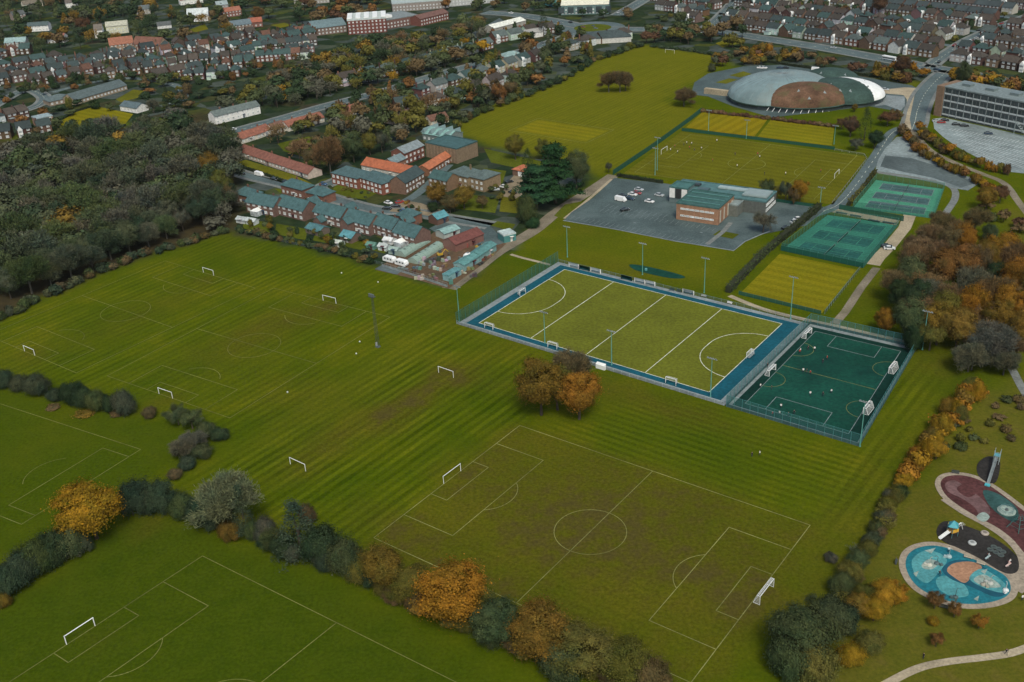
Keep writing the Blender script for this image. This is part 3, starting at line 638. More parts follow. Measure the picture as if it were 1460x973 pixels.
# ================================================================== POSTS, MASTS, SHELTERS
def floodlight(px, by, ty, label, a=UA, lamps=4, color=(.10, .30, .26)):
    p = at(px, by); h = hgt(px, by, ty); root = thing('floodlight', label, 'floodlight', (p.x, p.y, 0), a, 'floodlight poles round the pitches')
    b = MB(); b.lathe([(.28, 0), (.28, .25), (.17, .3), (.09, h)], 8); b.build('pole', 'metal', root, color)
    b = MB(); b.box((0, 0, h), (lamps * .85, .14, .14)); b.build('crossbar', 'metal', root, (.45, .5, .5))
    me = MB().box((0, -.2, .25), (.5, .3, .42)).mesh('lamp', 'kerb_grey')
    for k in range(lamps): put('lamp', me, root, None, ((k - (lamps - 1) / 2) * .85, 0, h))
for a_ in ((809, 367, 324, 'floodlight pole at the far left of the hockey pitch'), (916, 392, 348, 'floodlight pole behind the teal puddle patch'), (1004, 418, 369, 'floodlight pole behind the right half of the hockey pitch'),
           (1127, 455, 396, 'floodlight pole in front of the small clipped green'), (777, 490, 446, 'floodlight pole on the near hockey border, left one'), (872, 521, 473, 'floodlight pole on the near hockey border, beside the trees'),
           (1013, 566, 512, 'floodlight pole where the two artificial pitches meet'), (655, 458, 409, 'floodlight pole at the left corner of the hockey pitch'), (1315, 499, 445, 'floodlight pole at the far right corner of the dark pitch'),
           (1226, 637, 574, 'floodlight pole at the near corner of the dark pitch'), (934, 250, 212, 'floodlight pole at the near left of the olive field'), (937, 243, 197, 'taller floodlight pole just behind the car park hedge'),
           (1010, 187, 158, 'floodlight pole between yellow green and olive field'), (1169, 296, 268, 'floodlight pole at the end of the clipped hedge'), (1189, 206, 180, 'floodlight pole at the right end of the yellow green'), (1064, 198, 172, 'floodlight pole midway along the yellow green')):
    floodlight(*a_)
p = at(539, 495); hm = hgt(539, 495, 424); root = thing('lattice_mast', 'dark lattice mast standing in the grass', 'mast', (p.x, p.y, 0), UA)
b = MB(); b.box((0, 0, .15), (1.4, 1.4, .3)); b.build('base', 'rough_tar', root)
for sx in (-1, 1):
    for sy in (-1, 1): b = MB(); b.tube((sx * .42, sy * .42, .3), (sx * .2, sy * .2, hm), .05, .04, 5); b.build('leg', 'metal', root, (.05, .065, .06))
b = MB(); n = 16
for k in range(n):
    z0, z1 = .5 + (hm - .5) * k / n, .5 + (hm - .5) * (k + 1) / n; w0, w1 = .42 - .22 * k / n, .42 - .22 * (k + 1) / n
    for i in range(4):
        c4 = [(-1, -1), (1, -1), (1, 1), (-1, 1)]; u, v = c4[i], c4[(i + 1) % 4]
        if k % 2: u, v = v, u
        b.tube((u[0] * w0, u[1] * w0, z0), (v[0] * w1, v[1] * w1, z1), .022, .022, 4)
b.build('bracing', 'metal', root, (.05, .065, .06))
b = MB(); b.box((0, 0, hm + .2), (2.2, 1.2, .25)); b.build('platform', 'metal', root, (.06, .07, .07))
for k in (-1, 0, 1): b = MB(); b.box((k * .8, -.3, hm + .7), (.6, .5, .8)); b.box((k * .8, -.3, hm + 1.2), (.7, .6, .12)); b.build('lamp_head', 'metal', root, (.12, .14, .14))
b = MB(); b.box((-.6, 0, 1.0), (.5, .6, 1.2)); b.build('cabinet', 'paint', root, (.4, .42, .4))

def dugout(p, a, label, l=3.2, back='white_paint', z=.08):
    root = thing('dugout', label, 'shelter', (p.x, p.y, z), a, 'team shelters beside the hockey pitch')
    b = MB(); b.add([(-l / 2, .6, 0), (l / 2, .6, 0), (l / 2, .55, 1.5), (-l / 2, .55, 1.5), (l / 2, -.35, 2.0), (-l / 2, -.35, 2.0)], [(0, 1, 2, 3), (3, 2, 4, 5)]); b.build('shell', back, root)
    for s in (-1, 1): b = MB(); b.add([(s * l / 2, .6, 0), (s * l / 2, .55, 1.5), (s * l / 2, -.35, 2.0), (s * l / 2, -.2, 0)], [(0, 1, 2, 3)]); b.build('side_panel', back, root)
    b = MB(); b.box((0, .25, .45), (l - .2, .4, .08)); b.build('seat', 'border_blue', root)
for k, (px, py, bk, lb) in enumerate(((818, 382, 'white_paint', 'white shelter at the far left corner of the hockey pitch'), (833, 386, 'turf_dark', 'dark green shelter second along the far hockey side'), (849, 389, 'white_paint', 'white shelter third along the far hockey side'), (893, 400, 'turf_dark', 'dark green shelter before the teal puddle patch'), (912, 404, 'white_paint', 'white shelter below the middle far floodlight'), (926, 407, 'white_paint', 'brightest white shelter on the far hockey side'), (981, 420, 'white_paint', 'white shelter at the right of the far hockey side'))):
    dugout(at(px, py), UA, lb, 4.4, bk)
for px, py, lb in ((857, 526, 'white shelter on the near hockey side beside the orange tree'),): dugout(at(px, py), UA + math.pi, lb, 3.4, 'white_paint')
def bench(p, a, label, color=(.08, .10, .10)):
    root = thing('bench', label, 'bench', (p.x, p.y, .07), a, 'benches beside the pitches')
    for y, z, t in ((0, .45, 0), (.25, .75, 1)): b = MB(); b.box((0, y, z), (1.9, .4 if not t else .08, .07 if not t else .4)); b.build('seat' if not t else 'backrest', 'paint', root, color)
    for s in (-1, 1): b = MB(); b.box((s * .8, .05, .22), (.08, .4, .42)); b.build('leg', 'paint', root, (.1, .1, .1))
for px, py, lb, c in ((958, 415, 'dark bench between shelters on far hockey side', (.03, .06, .06)), (968, 417, 'second dark bench on far hockey side', (.03, .06, .06)), (1040, 434, 'white bench at the right end of far hockey side', (.6, .6, .6)), (1003, 424, 'pale bench under the right far floodlight', (.5, .52, .5))): bench(at(px, py), UA, lb, c)
# open gate and its bins behind the dark pitch
root = thing('gate', 'pale open gate in the rail behind the dark pitch', 'gate', at(1190, 467), UA)
for s in (-1, 1): b = MB(); b.box((s * 1.6, 0, .9), (.14, .14, 1.8)); b.build('post', 'paint', root, (.5, .6, .6))
b = MB(); [b.box((.3, -.6, z), (2.2, .06, .08), .5) for z in (.3, .8, 1.3)]; b.build('leaf', 'paint', root, (.45, .6, .6))
# teal puddle patch
q = at(935, 388); pts = [q + U * math.cos(t) * 12 * (1 + .1 * math.sin(3 * t)) + V * math.sin(t) * 3.4 * (1 + .15 * math.cos(2 * t)) for t in np.linspace(0, 2 * math.pi, 26)[:-1]]
sheet('synthetic_patch', pts, .05, 'turf_green', label='long oval of teal matting on the grass')
root = thing('small_tank', 'teal marker drum beside the matting', 'drum', at(921, 386)); b = MB(); b.lathe([(.5, 0), (.55, .1), (.55, .8), (.4, .95)], 10); b.build('body', 'paint', root, (.08, .25, .25))

# ------------------------------------------------------------------ tennis courts
def tennis(label, quad, n, light):
    q = P(*quad); c = sum(q, Vector()) / 4; root = thing('tennis_court', label, 'court', (c.x, c.y, 0))
    fr = lambda u, v: (q[0] * (1 - u) + q[1] * u) * (1 - v) + (q[3] * (1 - u) + q[2] * u) * v     # q: far-left, far-right, near-right, near-left
    lo = lambda b: (setattr(b, 'v', [(x - c.x, y - c.y, z) for x, y, z in b.v]), b)[1]
    lo(MB().prism([(p.x, p.y) for p in q], 0, .06)).build('apron', 'court_green' if not light else 'court_light', root)
    for k in range(n):
        v0, v1 = (k + .16) / n * .94 + .03, (k + .84) / n * .94 + .03
        u0, u1 = .13, .87
        lo(MB().prism([(p.x, p.y) for p in (fr(u0, v0), fr(u1, v0), fr(u1, v1), fr(u0, v1))], .05, .085)).build('playing_surface', 'court_dark' if not light else 'court_grey', root)
        b = MB(); w_ = .16
        for l in ([fr(u0, v0), fr(u1, v0), fr(u1, v1), fr(u0, v1), fr(u0, v0)], [fr(u0, v0 + (v1 - v0) * .13), fr(u1, v0 + (v1 - v0) * .13)], [fr(u0, v1 - (v1 - v0) * .13), fr(u1, v1 - (v1 - v0) * .13)],
                  [fr(.29, v0 + (v1 - v0) * .13), fr(.29, v1 - (v1 - v0) * .13)], [fr(.71, v0 + (v1 - v0) * .13), fr(.71, v1 - (v1 - v0) * .13)], [fr(.29, (v0 + v1) / 2), fr(.71, (v0 + v1) / 2)]): line(b, l, w_, .095)
        lo(b).build('court_line', 'court_light' if not light else 'kerb_grey', root)
        b = MB(); a_, e_ = fr(.5, v0 - .02), fr(.5, v1 + .02); b.add([(a_.x, a_.y, .15), (e_.x, e_.y, .15), (e_.x, e_.y, 1.0), (a_.x, a_.y, 1.0)], [(0, 1, 2, 3)]); b.tube((a_.x, a_.y, 1.0), (e_.x, e_.y, 1.0), .05, .05, 4, 1)
        for z_ in (a_, e_): b.tube((z_.x, z_.y, 0), (z_.x, z_.y, 1.05), .06, .06, 5, 1)
        lo(b).build('net', ['windbreak', 'kerb_grey'], root)
    return q
q = tennis('lower tennis courts, dark green with four nets in a row', [(1180, 307), (1281, 321), (1231, 382), (1114, 357)], 3, False)
fence('tall mesh fence round the lower tennis courts', q, 3.0, 'mesh_green', (.04, .17, .13), 3, closed=True)
b = fence('dark windbreak screen along the near side of the lower courts', [q[3] - V * .5, q[2] - V * .5], 2.2, 'windbreak', (.02, .09, .07), 3)
q = tennis('upper tennis courts, pale green, beside the rough car park', [(1249, 257), (1346, 270), (1331, 312), (1216, 297)], 3, True)
fence('mesh fence round the upper tennis courts', q, 3.0, 'mesh_green', (.08, .26, .18), 3, closed=True)
fence('dark windbreak screen between the two sets of courts', [at(1196, 299), at(1288, 316)], 2.4, 'windbreak', (.02, .07, .06), 3)
sheet('pavement', P((1186, 303), (1196, 298), (1284, 313), (1278, 322)), .11, 'pale_path', label='pale walkway between the tennis courts', thick=.05)
for px, py, n_ in ((1200, 305, 'leftmost'), (1220, 309, 'second'), (1246, 316, 'third'), (1267, 319, 'rightmost')):
    root = thing('team_bench', '%s dark bench on the walkway between the courts' % n_, 'bench', at(px, py, .11), UA, 'benches on the court walkway')
    b = MB(); b.box((0, 0, .5), (5, .9, .12)); b.build('seat', 'paint', root, (.03, .06, .06))
    for s in (-1, 1): b = MB(); b.box((s * 2, 0, .22), (.15, .7, .44)); b.build('leg', 'paint', root, (.05, .06, .06))
# small clipped green below the courts
q = P((1112, 362), (1222, 385), (1172, 447), (1055, 419))
sheet('lawn', q, .06, 'grass_bowls', label='small striped yellow green below the tennis courts')
fence('mesh fence along the right side of the small green', [q[1] + U * 1, q[2] + U * 1], 1.6, 'mesh_grey', (.18, .3, .28), 2.5)
fence('dark screen fence along the near side of the small green', [q[3] - V * 1, q[2] - V * 1], 1.5, 'windbreak', (.02, .12, .09), 3)
# long screen between big field and olive field
fence('dark green screen fence left of the olive field', P((874, 250), (930, 212), (985, 172), (1000, 160)), 2.6, 'windbreak', (.02, .08, .05), 4)
fence('black board fence between yellow green and olive field', P((972, 187), (1080, 200), (1190, 214)), 1.7, 'windbreak', (.01, .05, .03), 4)
fence('pale rail round the olive field by the service road', P((1190, 215), (1232, 222), (1236, 228), (1205, 268), (1187, 290)), 1.0, 'mesh_grey', (.3, .32, .28), 4)
fence('dark board fence behind the sports centre', P((1075, 283), (1120, 290), (1170, 297)), 1.5, 'windbreak', (.03, .05, .03), 4)

# ================================================================== BUILDINGS
HM = {}; EXR = random.Random(9)
def gable_roof(w, d, he, rh, ov=.4, t=.16):
    b = MB(); x, y = w / 2 + ov * .6, d / 2 + ov; zb = he - ov * rh / (d / 2)
    for s in (-1, 1):
        lo = [(-x, s * y, zb), (x, s * y, zb), (x, 0, he + rh), (-x, 0, he + rh)]; up = [(p[0], p[1], p[2] + t) for p in lo]
        vs = lo + up; fs = [(3, 2, 1, 0), (4, 5, 6, 7), (0, 1, 5, 4), (1, 2, 6, 5), (3, 0, 4, 7)]
        b.add(vs, fs if s < 0 else [f[::-1] for f in fs])
    b.tube((-x, 0, he + rh + t), (x, 0, he + rh + t), .13, .13, 6)
    return b
def hip_roof(w, d, he, rh, ov=.4, t=.16, k=.5):
    b = MB(); x, y = w / 2 + ov, d / 2 + ov; r = max(.3, w / 2 - d * k); zb = he - .05
    vs = [(-x, -y, zb), (x, -y, zb), (x, y, zb), (-x, y, zb), (-x, -y, zb + t), (x, -y, zb + t), (x, y, zb + t), (-x, y, zb + t), (-r, 0, he + rh), (r, 0, he + rh)]
    b.add(vs, [(3, 2, 1, 0), (0, 1, 5, 4), (1, 2, 6, 5), (2, 3, 7, 6), (3, 0, 4, 7), (4, 5, 9, 8), (5, 6, 9), (6, 7, 8, 9), (7, 4, 8)])
    b.tube((-r, 0, he + rh), (r, 0, he + rh), .12, .12, 5)
    return b
def flat_roof(w, d, he, rh=.5):
    b = MB(); b.box((0, 0, he + .12), (w - .3, d - .3, .24))
    for s in (-1, 1): b.box((0, s * (d / 2 - .1), he + .3), (w + .3, .35, .6)); b.box((s * (w / 2 - .02), 0, he + .297), (.35, d - .55, .594))
    return b
def walls(w, d, he, rh, roof):
    b = MB(); x, y = w / 2, d / 2
    if roof == 'gable':
        b.add([(-x, -y, 0), (x, -y, 0), (x, y, 0), (-x, y, 0), (-x, -y, he), (x, -y, he), (x, y, he), (-x, y, he), (-x, 0, he + rh - .03), (x, 0, he + rh - .03)],
              [(0, 1, 5, 4), (1, 2, 6, 9, 5), (2, 3, 7, 6), (3, 0, 4, 8, 7)])
    else: b.box((0, 0, he / 2), (w, d, he))
    return b
def win_spots(w, d, he, ww=1.25, wh=1.2, every=2.9, ends=False):
    out = []; nfl = 1 if he < 4 else max(2, int(he / 2.7)); n = max(1, int(w / every))
    for fl in range(nfl):
        z = 1.5 + fl * 2.7
        if z + wh / 2 > he: continue
        for k in range(n):
            x = (k + .5) / n * w - w / 2
            for s in (-1, 1): out.append((x, s * (d / 2), z, 0 if s < 0 else math.pi))
        if ends:
            for k in range(max(1, int(d / 4))):
                yy = (k + .5) / max(1, int(d / 4)) * d - d / 2; out.append((w / 2, yy, z, math.pi / 2)); out.append((-w / 2, yy, z, -math.pi / 2))
    return out
def window_mb(b, x, y, z, a, ww=1.25, wh=1.2):
    ca, sa = math.cos(a), math.sin(a)
    def tr(px, py): return (x + px * ca - py * sa, y + px * sa + py * ca)
    def bx(cx, cy, cz, sx, sy, sz, mi): q = tr(cx, cy); b.box((q[0], q[1], z + cz), (sx, sy, sz), a, mi)
    f = .13
    bx(0, -.03, wh / 2 - f / 2, ww, .14, f, 0); bx(0, -.05, -wh / 2 + f / 2, ww + .1, .2, f, 0)
    for s in (-1, 1): bx(s * (ww / 2 - f / 2), -.03, 0, f, .14, wh - 2 * f, 0)
    bx(0, -.028, 0, .09, .12, wh - 2 * f, 0); bx(0, 0, 0, ww - 2 * f, .06, wh - 2 * f, 1)
def chimney_mb(x, y, z0, z1):
    b = MB(); b.box((x, y, (z0 + z1) / 2), (.75, .6, z1 - z0)); b.box((x, y, z1 + .06), (.95, .8, .13))
    for s in (-.2, .2): b.tube((x + s, y, z1 + .1), (x + s, y, z1 + .5), .11, .09, 6)
    return b
def house(p, a, label, w=9, d=8, he=5.2, rh=3.0, roof='gable', wall=(.20, .085, .055), roofc=(.07, .09, .09), chim=(0,), near=False, wallmat='brick', name='house', cat='house', group=None, door=True, windows=True, ends=False, every=2.9, bay=False, root=None, ww=1.25, wh=1.2):
    key = (round(w, 1), round(d, 1), round(he, 1), round(rh, 1), roof, tuple(chim), near, ends, every, bay, wallmat, windows, ww, wh)
    if key not in HM:
        e = {}; e['wall'] = walls(w, d, he, rh, roof).mesh('wall', wallmat)
        e['roof'] = {'gable': gable_roof, 'hip': hip_roof, 'flat': flat_roof}[roof](w, d, he, rh).mesh('roof', 'roof')
        e['chim'] = [chimney_mb(c * w / 2 * .98, .35, he + rh * .35, he + rh + 1.0).mesh('chimney', 'brick') for c in chim]
        sp = win_spots(w, d, he, ww, wh, every, ends) if windows else []
        if near:
            b = MB(); window_mb(b, 0, 0, 0, 0, ww, wh); e['win1'] = b.mesh('window', ['white_paint', 'window_glass']); e['spots'] = sp
        elif sp:
            b = MB(); [window_mb(b, *s, ww, wh) for s in sp]; e['wins'] = b.mesh('windows', ['white_paint', 'window_glass'])
        b = MB(); b.box((w * .12, -d / 2 - .02, 1.05), (1.0, .1, 2.1)); b.box((w * .12, -d / 2 - .5, 2.35), (1.6, 1.1, .15)); e['door'] = b.mesh('door', 'paint')
        b = MB(); b.box((w * .22, d / 2 + 1.6, 1.25), (w * .42, 3.2, 2.5)); b.box((w * .22, d / 2 + 1.7, 2.55), (w * .45, 3.5, .18), 0, 1); e['ext'] = b.mesh('extension', ['brick', 'kerb_grey'])
        if bay:
            b = MB(); b.box((-w * .28, -d / 2 - .5, he * .45), (2.6, 1.1, he * .9)); b.box((-w * .28, -d / 2 - .53, he * .25), (2.2, 1.2, 1.1), 0, 1); b.box((-w * .28, -d / 2 - .53, he * .7), (2.2, 1.2, 1.1), 0, 1)
            b.add([(-w * .28 - 1.5, -d / 2 - 1.2, he * .9), (-w * .28 + 1.5, -d / 2 - 1.2, he * .9), (-w * .28, -d / 2 - 1.2, he + rh * .45), (-w * .28 - 1.5, 0, he * .9), (-w * .28 + 1.5, 0, he * .9), (-w * .28, 0, he + rh * .45)], [(0, 1, 2), (0, 2, 5, 3), (1, 4, 5, 2)], 0)
            e['bay'] = b.mesh('bay', ['white_paint', 'window_glass'])
        HM[key] = e
    e = HM[key]
    if root is None: root = thing(name, label, cat, (p.x, p.y, 0), a, group)
    put('wall', e['wall'], root, wall); r = put('roof', e['roof'], root, roofc)
    for c in e['chim']: put('chimney', c, r, tuple(x * .8 for x in wall) if wall[0] < .4 else (.2, .1, .07))
    if near:
        for x, y, z, aa in e['spots']: put('window', e['win1'], root, None, (x, y, z), aa)
    elif 'wins' in e: put('windows', e['wins'], root)['kind'] = 'stuff'
    if door: put('door', e['door'], root, random.choice(((.5, .5, .5), (.1, .03, .03), (.03, .06, .1), (.6, .6, .55))))
    if bay: put('bay', e['bay'], root)
    if not near and w < 16 and EXR.random() < .45: put('extension', e['ext'], root, wall)
    return root
def block(root, x, y, w, d, he, wall, roofc, roof='flat', rh=.5, wallmat='brick', name='wing', every=2.9, near=False, rz=0, windows=True, ww=1.25, wh=1.2):
    """a further volume of a building: a part with its own sub-parts"""
    o = walls(w, d, he, rh, roof).build(name, wallmat, root, wall); o.location = (x, y, 0); o.rotation_euler[2] = rz
    r = {'gable': gable_roof, 'hip': hip_roof, 'flat': flat_roof}[roof](w, d, he, rh).build('roof', 'roof', o, roofc)
    if windows:
        b = MB()
        for s in win_spots(w, d, he, ww, wh, every):
            b1 = MB(); window_mb(b1, *s, ww, wh); b1.build('window', ['white_paint', 'window_glass'], o)
    return o
TEAL = (.055, .115, .118); SLATE = (.075, .09, .092); BROWN = (.10, .062, .045); RED = (.33, .105, .05); TILE = (.20, .07, .042); BRICK = (.20, .088, .058); DBRICK = (.12, .055, .042); CREAM = (.62, .58, .47); WHITE = (.72, .72, .69)
GA = R(-35.5)                                                  # grain of the estate
# --- sports centre
root = thing('sports_centre', 'flat roofed brick sports hall with white panelled corner', 'building', at(964, 313), R(-32))
c0 = root.location; ORANGE = (.29, .165, .10)
inv = Matrix.Rotation(R(32), 4, 'Z') @ Matrix.Translation(-c0)
def L_(px, py, z=0): return inv @ at(px, py, z)
block(root, 9.5, 9.5, 19, 19, 7.2, ORANGE, (.045, .115, .105), name='brick_hall', near=True, windows=False)
hall = [o for o in root.children if o.name.startswith('brick_hall')][0]
for fl, z in ((0, 2.2), (1, 5.3)):
    for k in range(7): b = MB(); window_mb(b, -6.6 + k * 2.2, -9.52, z, 0, 1.9, .75); b.build('window', ['white_paint', 'window_glass'], hall)
for k in range(4): b = MB(); b.box((9.55, -7 + k * 4.6, 3.3), (.2, 1.1, 5.4)); b.build('pilaster_panel', 'paint', hall, (.45, .42, .34))
for k in range(3): b = MB(); b.box((0, -5.5 + k * 5.6, 7.75), (17, .5, .35)); b.build('roof_rib', 'metal', hall, (.08, .2, .18))
block(root, 11, 27, 44, 15, 5.6, (.10, .11, .10), (.07, .15, .15), name='low_wing', windows=False)
wing = [o for o in root.children if o.name.startswith('low_wing')][0]
for k in range(9): b = MB(); window_mb(b, 22.02, -5.5 + (k % 5) * 2.7, 1.7 + (k // 5) * 2.4, math.pi / 2, 2.2, 1.2); b.build('window', ['white_paint', 'window_glass'], wing)
for x, y, l, dd, cc in ((4, 3, 14, 3, (.30, .38, .38)), (15.5, 1, 11, 9, (.24, .30, .29)), (-8, -3, 5, 4, (.06, .1, .1)), (-13, 2, 3, 3, (.03, .04, .04))): b = MB(); b.box((x, y, 6.35), (l, dd, .6)); b.box((x, y, 6.7), (l * .9, dd * .8, .2)); b.build('roof_light', 'metal', wing, cc)
block(root, -7, 23.5, 8.5, 9, 6.9, (.12, .16, .16), (.05, .13, .12), name='entrance_block', windows=False)
ent = [o for o in root.children if o.name.startswith('entrance_block')][0]
for x, c_ in ((-2.9, WHITE), (0, (.03, .03, .03)), (2.9, WHITE)): b = MB(); b.box((x, -4.6, 4.6), (2.5, .25, 4.4)); b.build('cladding_panel', 'paint', ent, c_)
block(root, 20, 16.5, 6, 8, 5, (.14, .15, .13), (.22, .27, .26), name='glass_link', windows=False)
# --- domed leisure centre
def cap(b, rx, ry, h, z0=0, nu=40, nv=10, power=1.0):
    vs = []; fs = []
    for j in range(nv + 1):
        t = j / nv * math.pi / 2; r = math.cos(t); z = z0 + h * math.sin(t)
        for k in range(nu): a = 2 * math.pi * k / nu; vs.append((rx * r * math.cos(a), ry * r * math.sin(a), z))
    for j in range(nv):
        for k in range(nu): fs.append((j * nu + k, j * nu + (k + 1) % nu, (j + 1) * nu + (k + 1) % nu, (j + 1) * nu + k))
    b.add(vs, fs)
mottled('dome_grey', (.17, .245, .25), .28, .07, .55, .4, stain=((.17, .21, .2), .06)); mottled('sedum', (.120, .070, .044), .45, .12, .95, .1, fine=1.0, stain=((.09, .09, .04), .1)); mottled('dome_green', (.035, .065, .055), .3, .1, .9, .2, fine=.9)
cd = at(1145, 140); dome = thing('domed_leisure_centre', 'domed leisure centre with grey, brown planted and dark green shells', 'building', (cd.x, cd.y, 0), UA)
def D_(px, py, z=0): return Matrix.Rotation(-UA, 4, 'Z') @ (at(px, py, z) - cd)
def shell(name, px, py, rx, ry, h, mat, rz=0, z0=2.6):
    b = MB(); cap(b, rx, ry, h, 0); o = b.build(name, mat, dome, smooth=True); q = D_(px, py); o.location = (q.x, q.y, z0); o.rotation_euler[2] = rz
    b = MB(); b.lathe([(1, 0), (1, 1)], 40); b.v = [(x * (rx - .8), y * (ry - .8), z * z0) for x, y, z in b.v]; g_ = b.build('glazed_wall', 'glass', o); g_.location[2] = -z0
    b = MB(); n = 40
    for k in range(n): t0, t1 = 2 * math.pi * k / n, 2 * math.pi * (k + 1) / n; b.tube((rx * math.cos(t0), ry * math.sin(t0), 0), (rx * math.cos(t1), ry * math.sin(t1), 0), .4, .4, 5)
    b.build('eaves_ring', 'dome_green', o); return o
s1 = shell('grey_shell', 1113, 138, 29.5, 34, 11.4, 'dome_grey', R(-8))
for k in range(18):
    t_ = math.pi * k / 18; b = MB(); b.path([(29.56 * math.cos(u) * math.cos(t_), 34.06 * math.cos(u) * math.sin(t_), 11.45 * math.sin(u)) for u in np.linspace(.02, math.pi - .02, 15)], .10, 4); b.build('roof_seam', 'kerb_grey', s1)
s2 = shell('planted_shell', 1146, 150, 26, 18, 10.2, 'sedum', R(32))
s3 = shell('green_shell', 1195, 142, 24, 21, 9.2, 'dome_green', R(10))
shell('white_shell', 1202.5, 140.8, 23.2, 20.8, 8.8, 'white_paint', R(10))
s4 = shell('low_grey_shell', 1185, 118, 17, 14, 6, 'dome_green', 0)
def rooflights(sh, rx, ry, h, spots):
    for a, t in spots:
        x, y, z = rx * math.cos(t) * math.cos(a), ry * math.cos(t) * math.sin(a), h * math.sin(t)
        b = MB(); b.add([(x - 1.0, y - .8, z - .5), (x + 1.0, y - .8, z - .5), (x, y + 1.0, z - .3), (x, y + .2, z + .9)], [(0, 1, 3), (1, 2, 3), (2, 0, 3)]); b.build('skylight', 'kerb_grey', sh)
rooflights(s2, 26, 18, 10.2, [(R(200), .75), (R(250), .95), (R(300), .8), (R(340), .7), (R(270), .55), (R(20), .9), (R(150), .8), (R(90), 1.1), (R(60), .75)])
rooflights(s3, 24, 21, 9.2, [(R(250), .8), (R(300), .75), (R(350), .8), (R(30), .9), (R(200), .8)])
rooflights(s4, 17, 14, 6, [(R(250), .9), (R(330), .8)])
q = D_(1230, 158); b = MB()
for k in range(22):
    t = R(150 + k * 9.5); b.tube((-2 + 25.5 * math.cos(t), 0 + 18 * math.sin(t), 0), (-2 + 24.2 * math.cos(t + .05), 17 * math.sin(t + .05), 2.7), .18, .15, 5)
o = b.build('raking_prop', 'white_paint', dome); q = D_(1146, 150); o.location = (q.x, q.y, 0); o.rotation_euler[2] = R(32); o['kind'] = 'stuff'
b = MB(); q = D_(1022, 135); b.box((q.x, q.y, 1.6), (16, 3, 3.2)); b.build('entrance_canopy', 'pale_path', dome)
# --- office block
p = at(1342, 166); aO = ang(at(1342, 166), at(1460, 192)); of = thing('office_block', 'long office block with white window bands and brown end wall', 'building', (p.x, p.y, 0), aO)
hO, LO, dO = 15.8, 74, 17
b = MB(); b.box((LO / 2, dO / 2, hO / 2), (LO, dO, hO)); b.build('wall', 'paint', of, (.055, .065, .065))
b = MB(); b.box((-2.1, dO / 2 - 1.2, hO / 2 + .3), (4.2, dO, hO + .6)); b.build('end_tower', 'brick', of, (.20, .135, .09))
b = MB(); b.box((LO / 2, dO / 2, hO + .35), (LO + .6, dO + .8, .7)); b.build('roof', 'roof', of, (.16, .20, .20))
for k in range(5): b = MB(); b.box((8 + k * 14, dO / 2, hO + 1.3), (5, 4, 1.4)); b.build('plant_room', 'metal', of, (.14, .18, .18))
for k in range(4):
    z = .4 + k * 3.75; b = MB(); b.box((LO / 2, -.12, z + 1.1), (LO - .4, .3, .75)); b.build('white_band', 'paint', of, (.46, .50, .50))
    wm = MB().box((0, 0, 0), (1.5, .16, 2.1)).mesh('window', 'glass') if k == 0 else wm
    for i in range(34): put('window', wm, of, None, (1.4 + i * 2.15, -.06, z + 2.6))
mm = MB().box((0, 0, 0), (.22, .4, hO - 1)).mesh('mullion', 'kerb_grey')
for i in range(18): put('mullion', mm, of, None, (.3 + i * 4.3, -.2, hO / 2))
b = MB()
for k in range(7): b.box((46 + k * .9, -3.2, 6.5 - k * .9), (1.0, 1.6, .15))
b.tube((44, -4, 7.5), (53, -4, .3), .12, .12, 5); b.tube((45.5, -3.9, 0), (45.5, -3.9, 6.6), .15, .15, 5); b.build('outside_stair', 'metal', of, (.25, .3, .3))

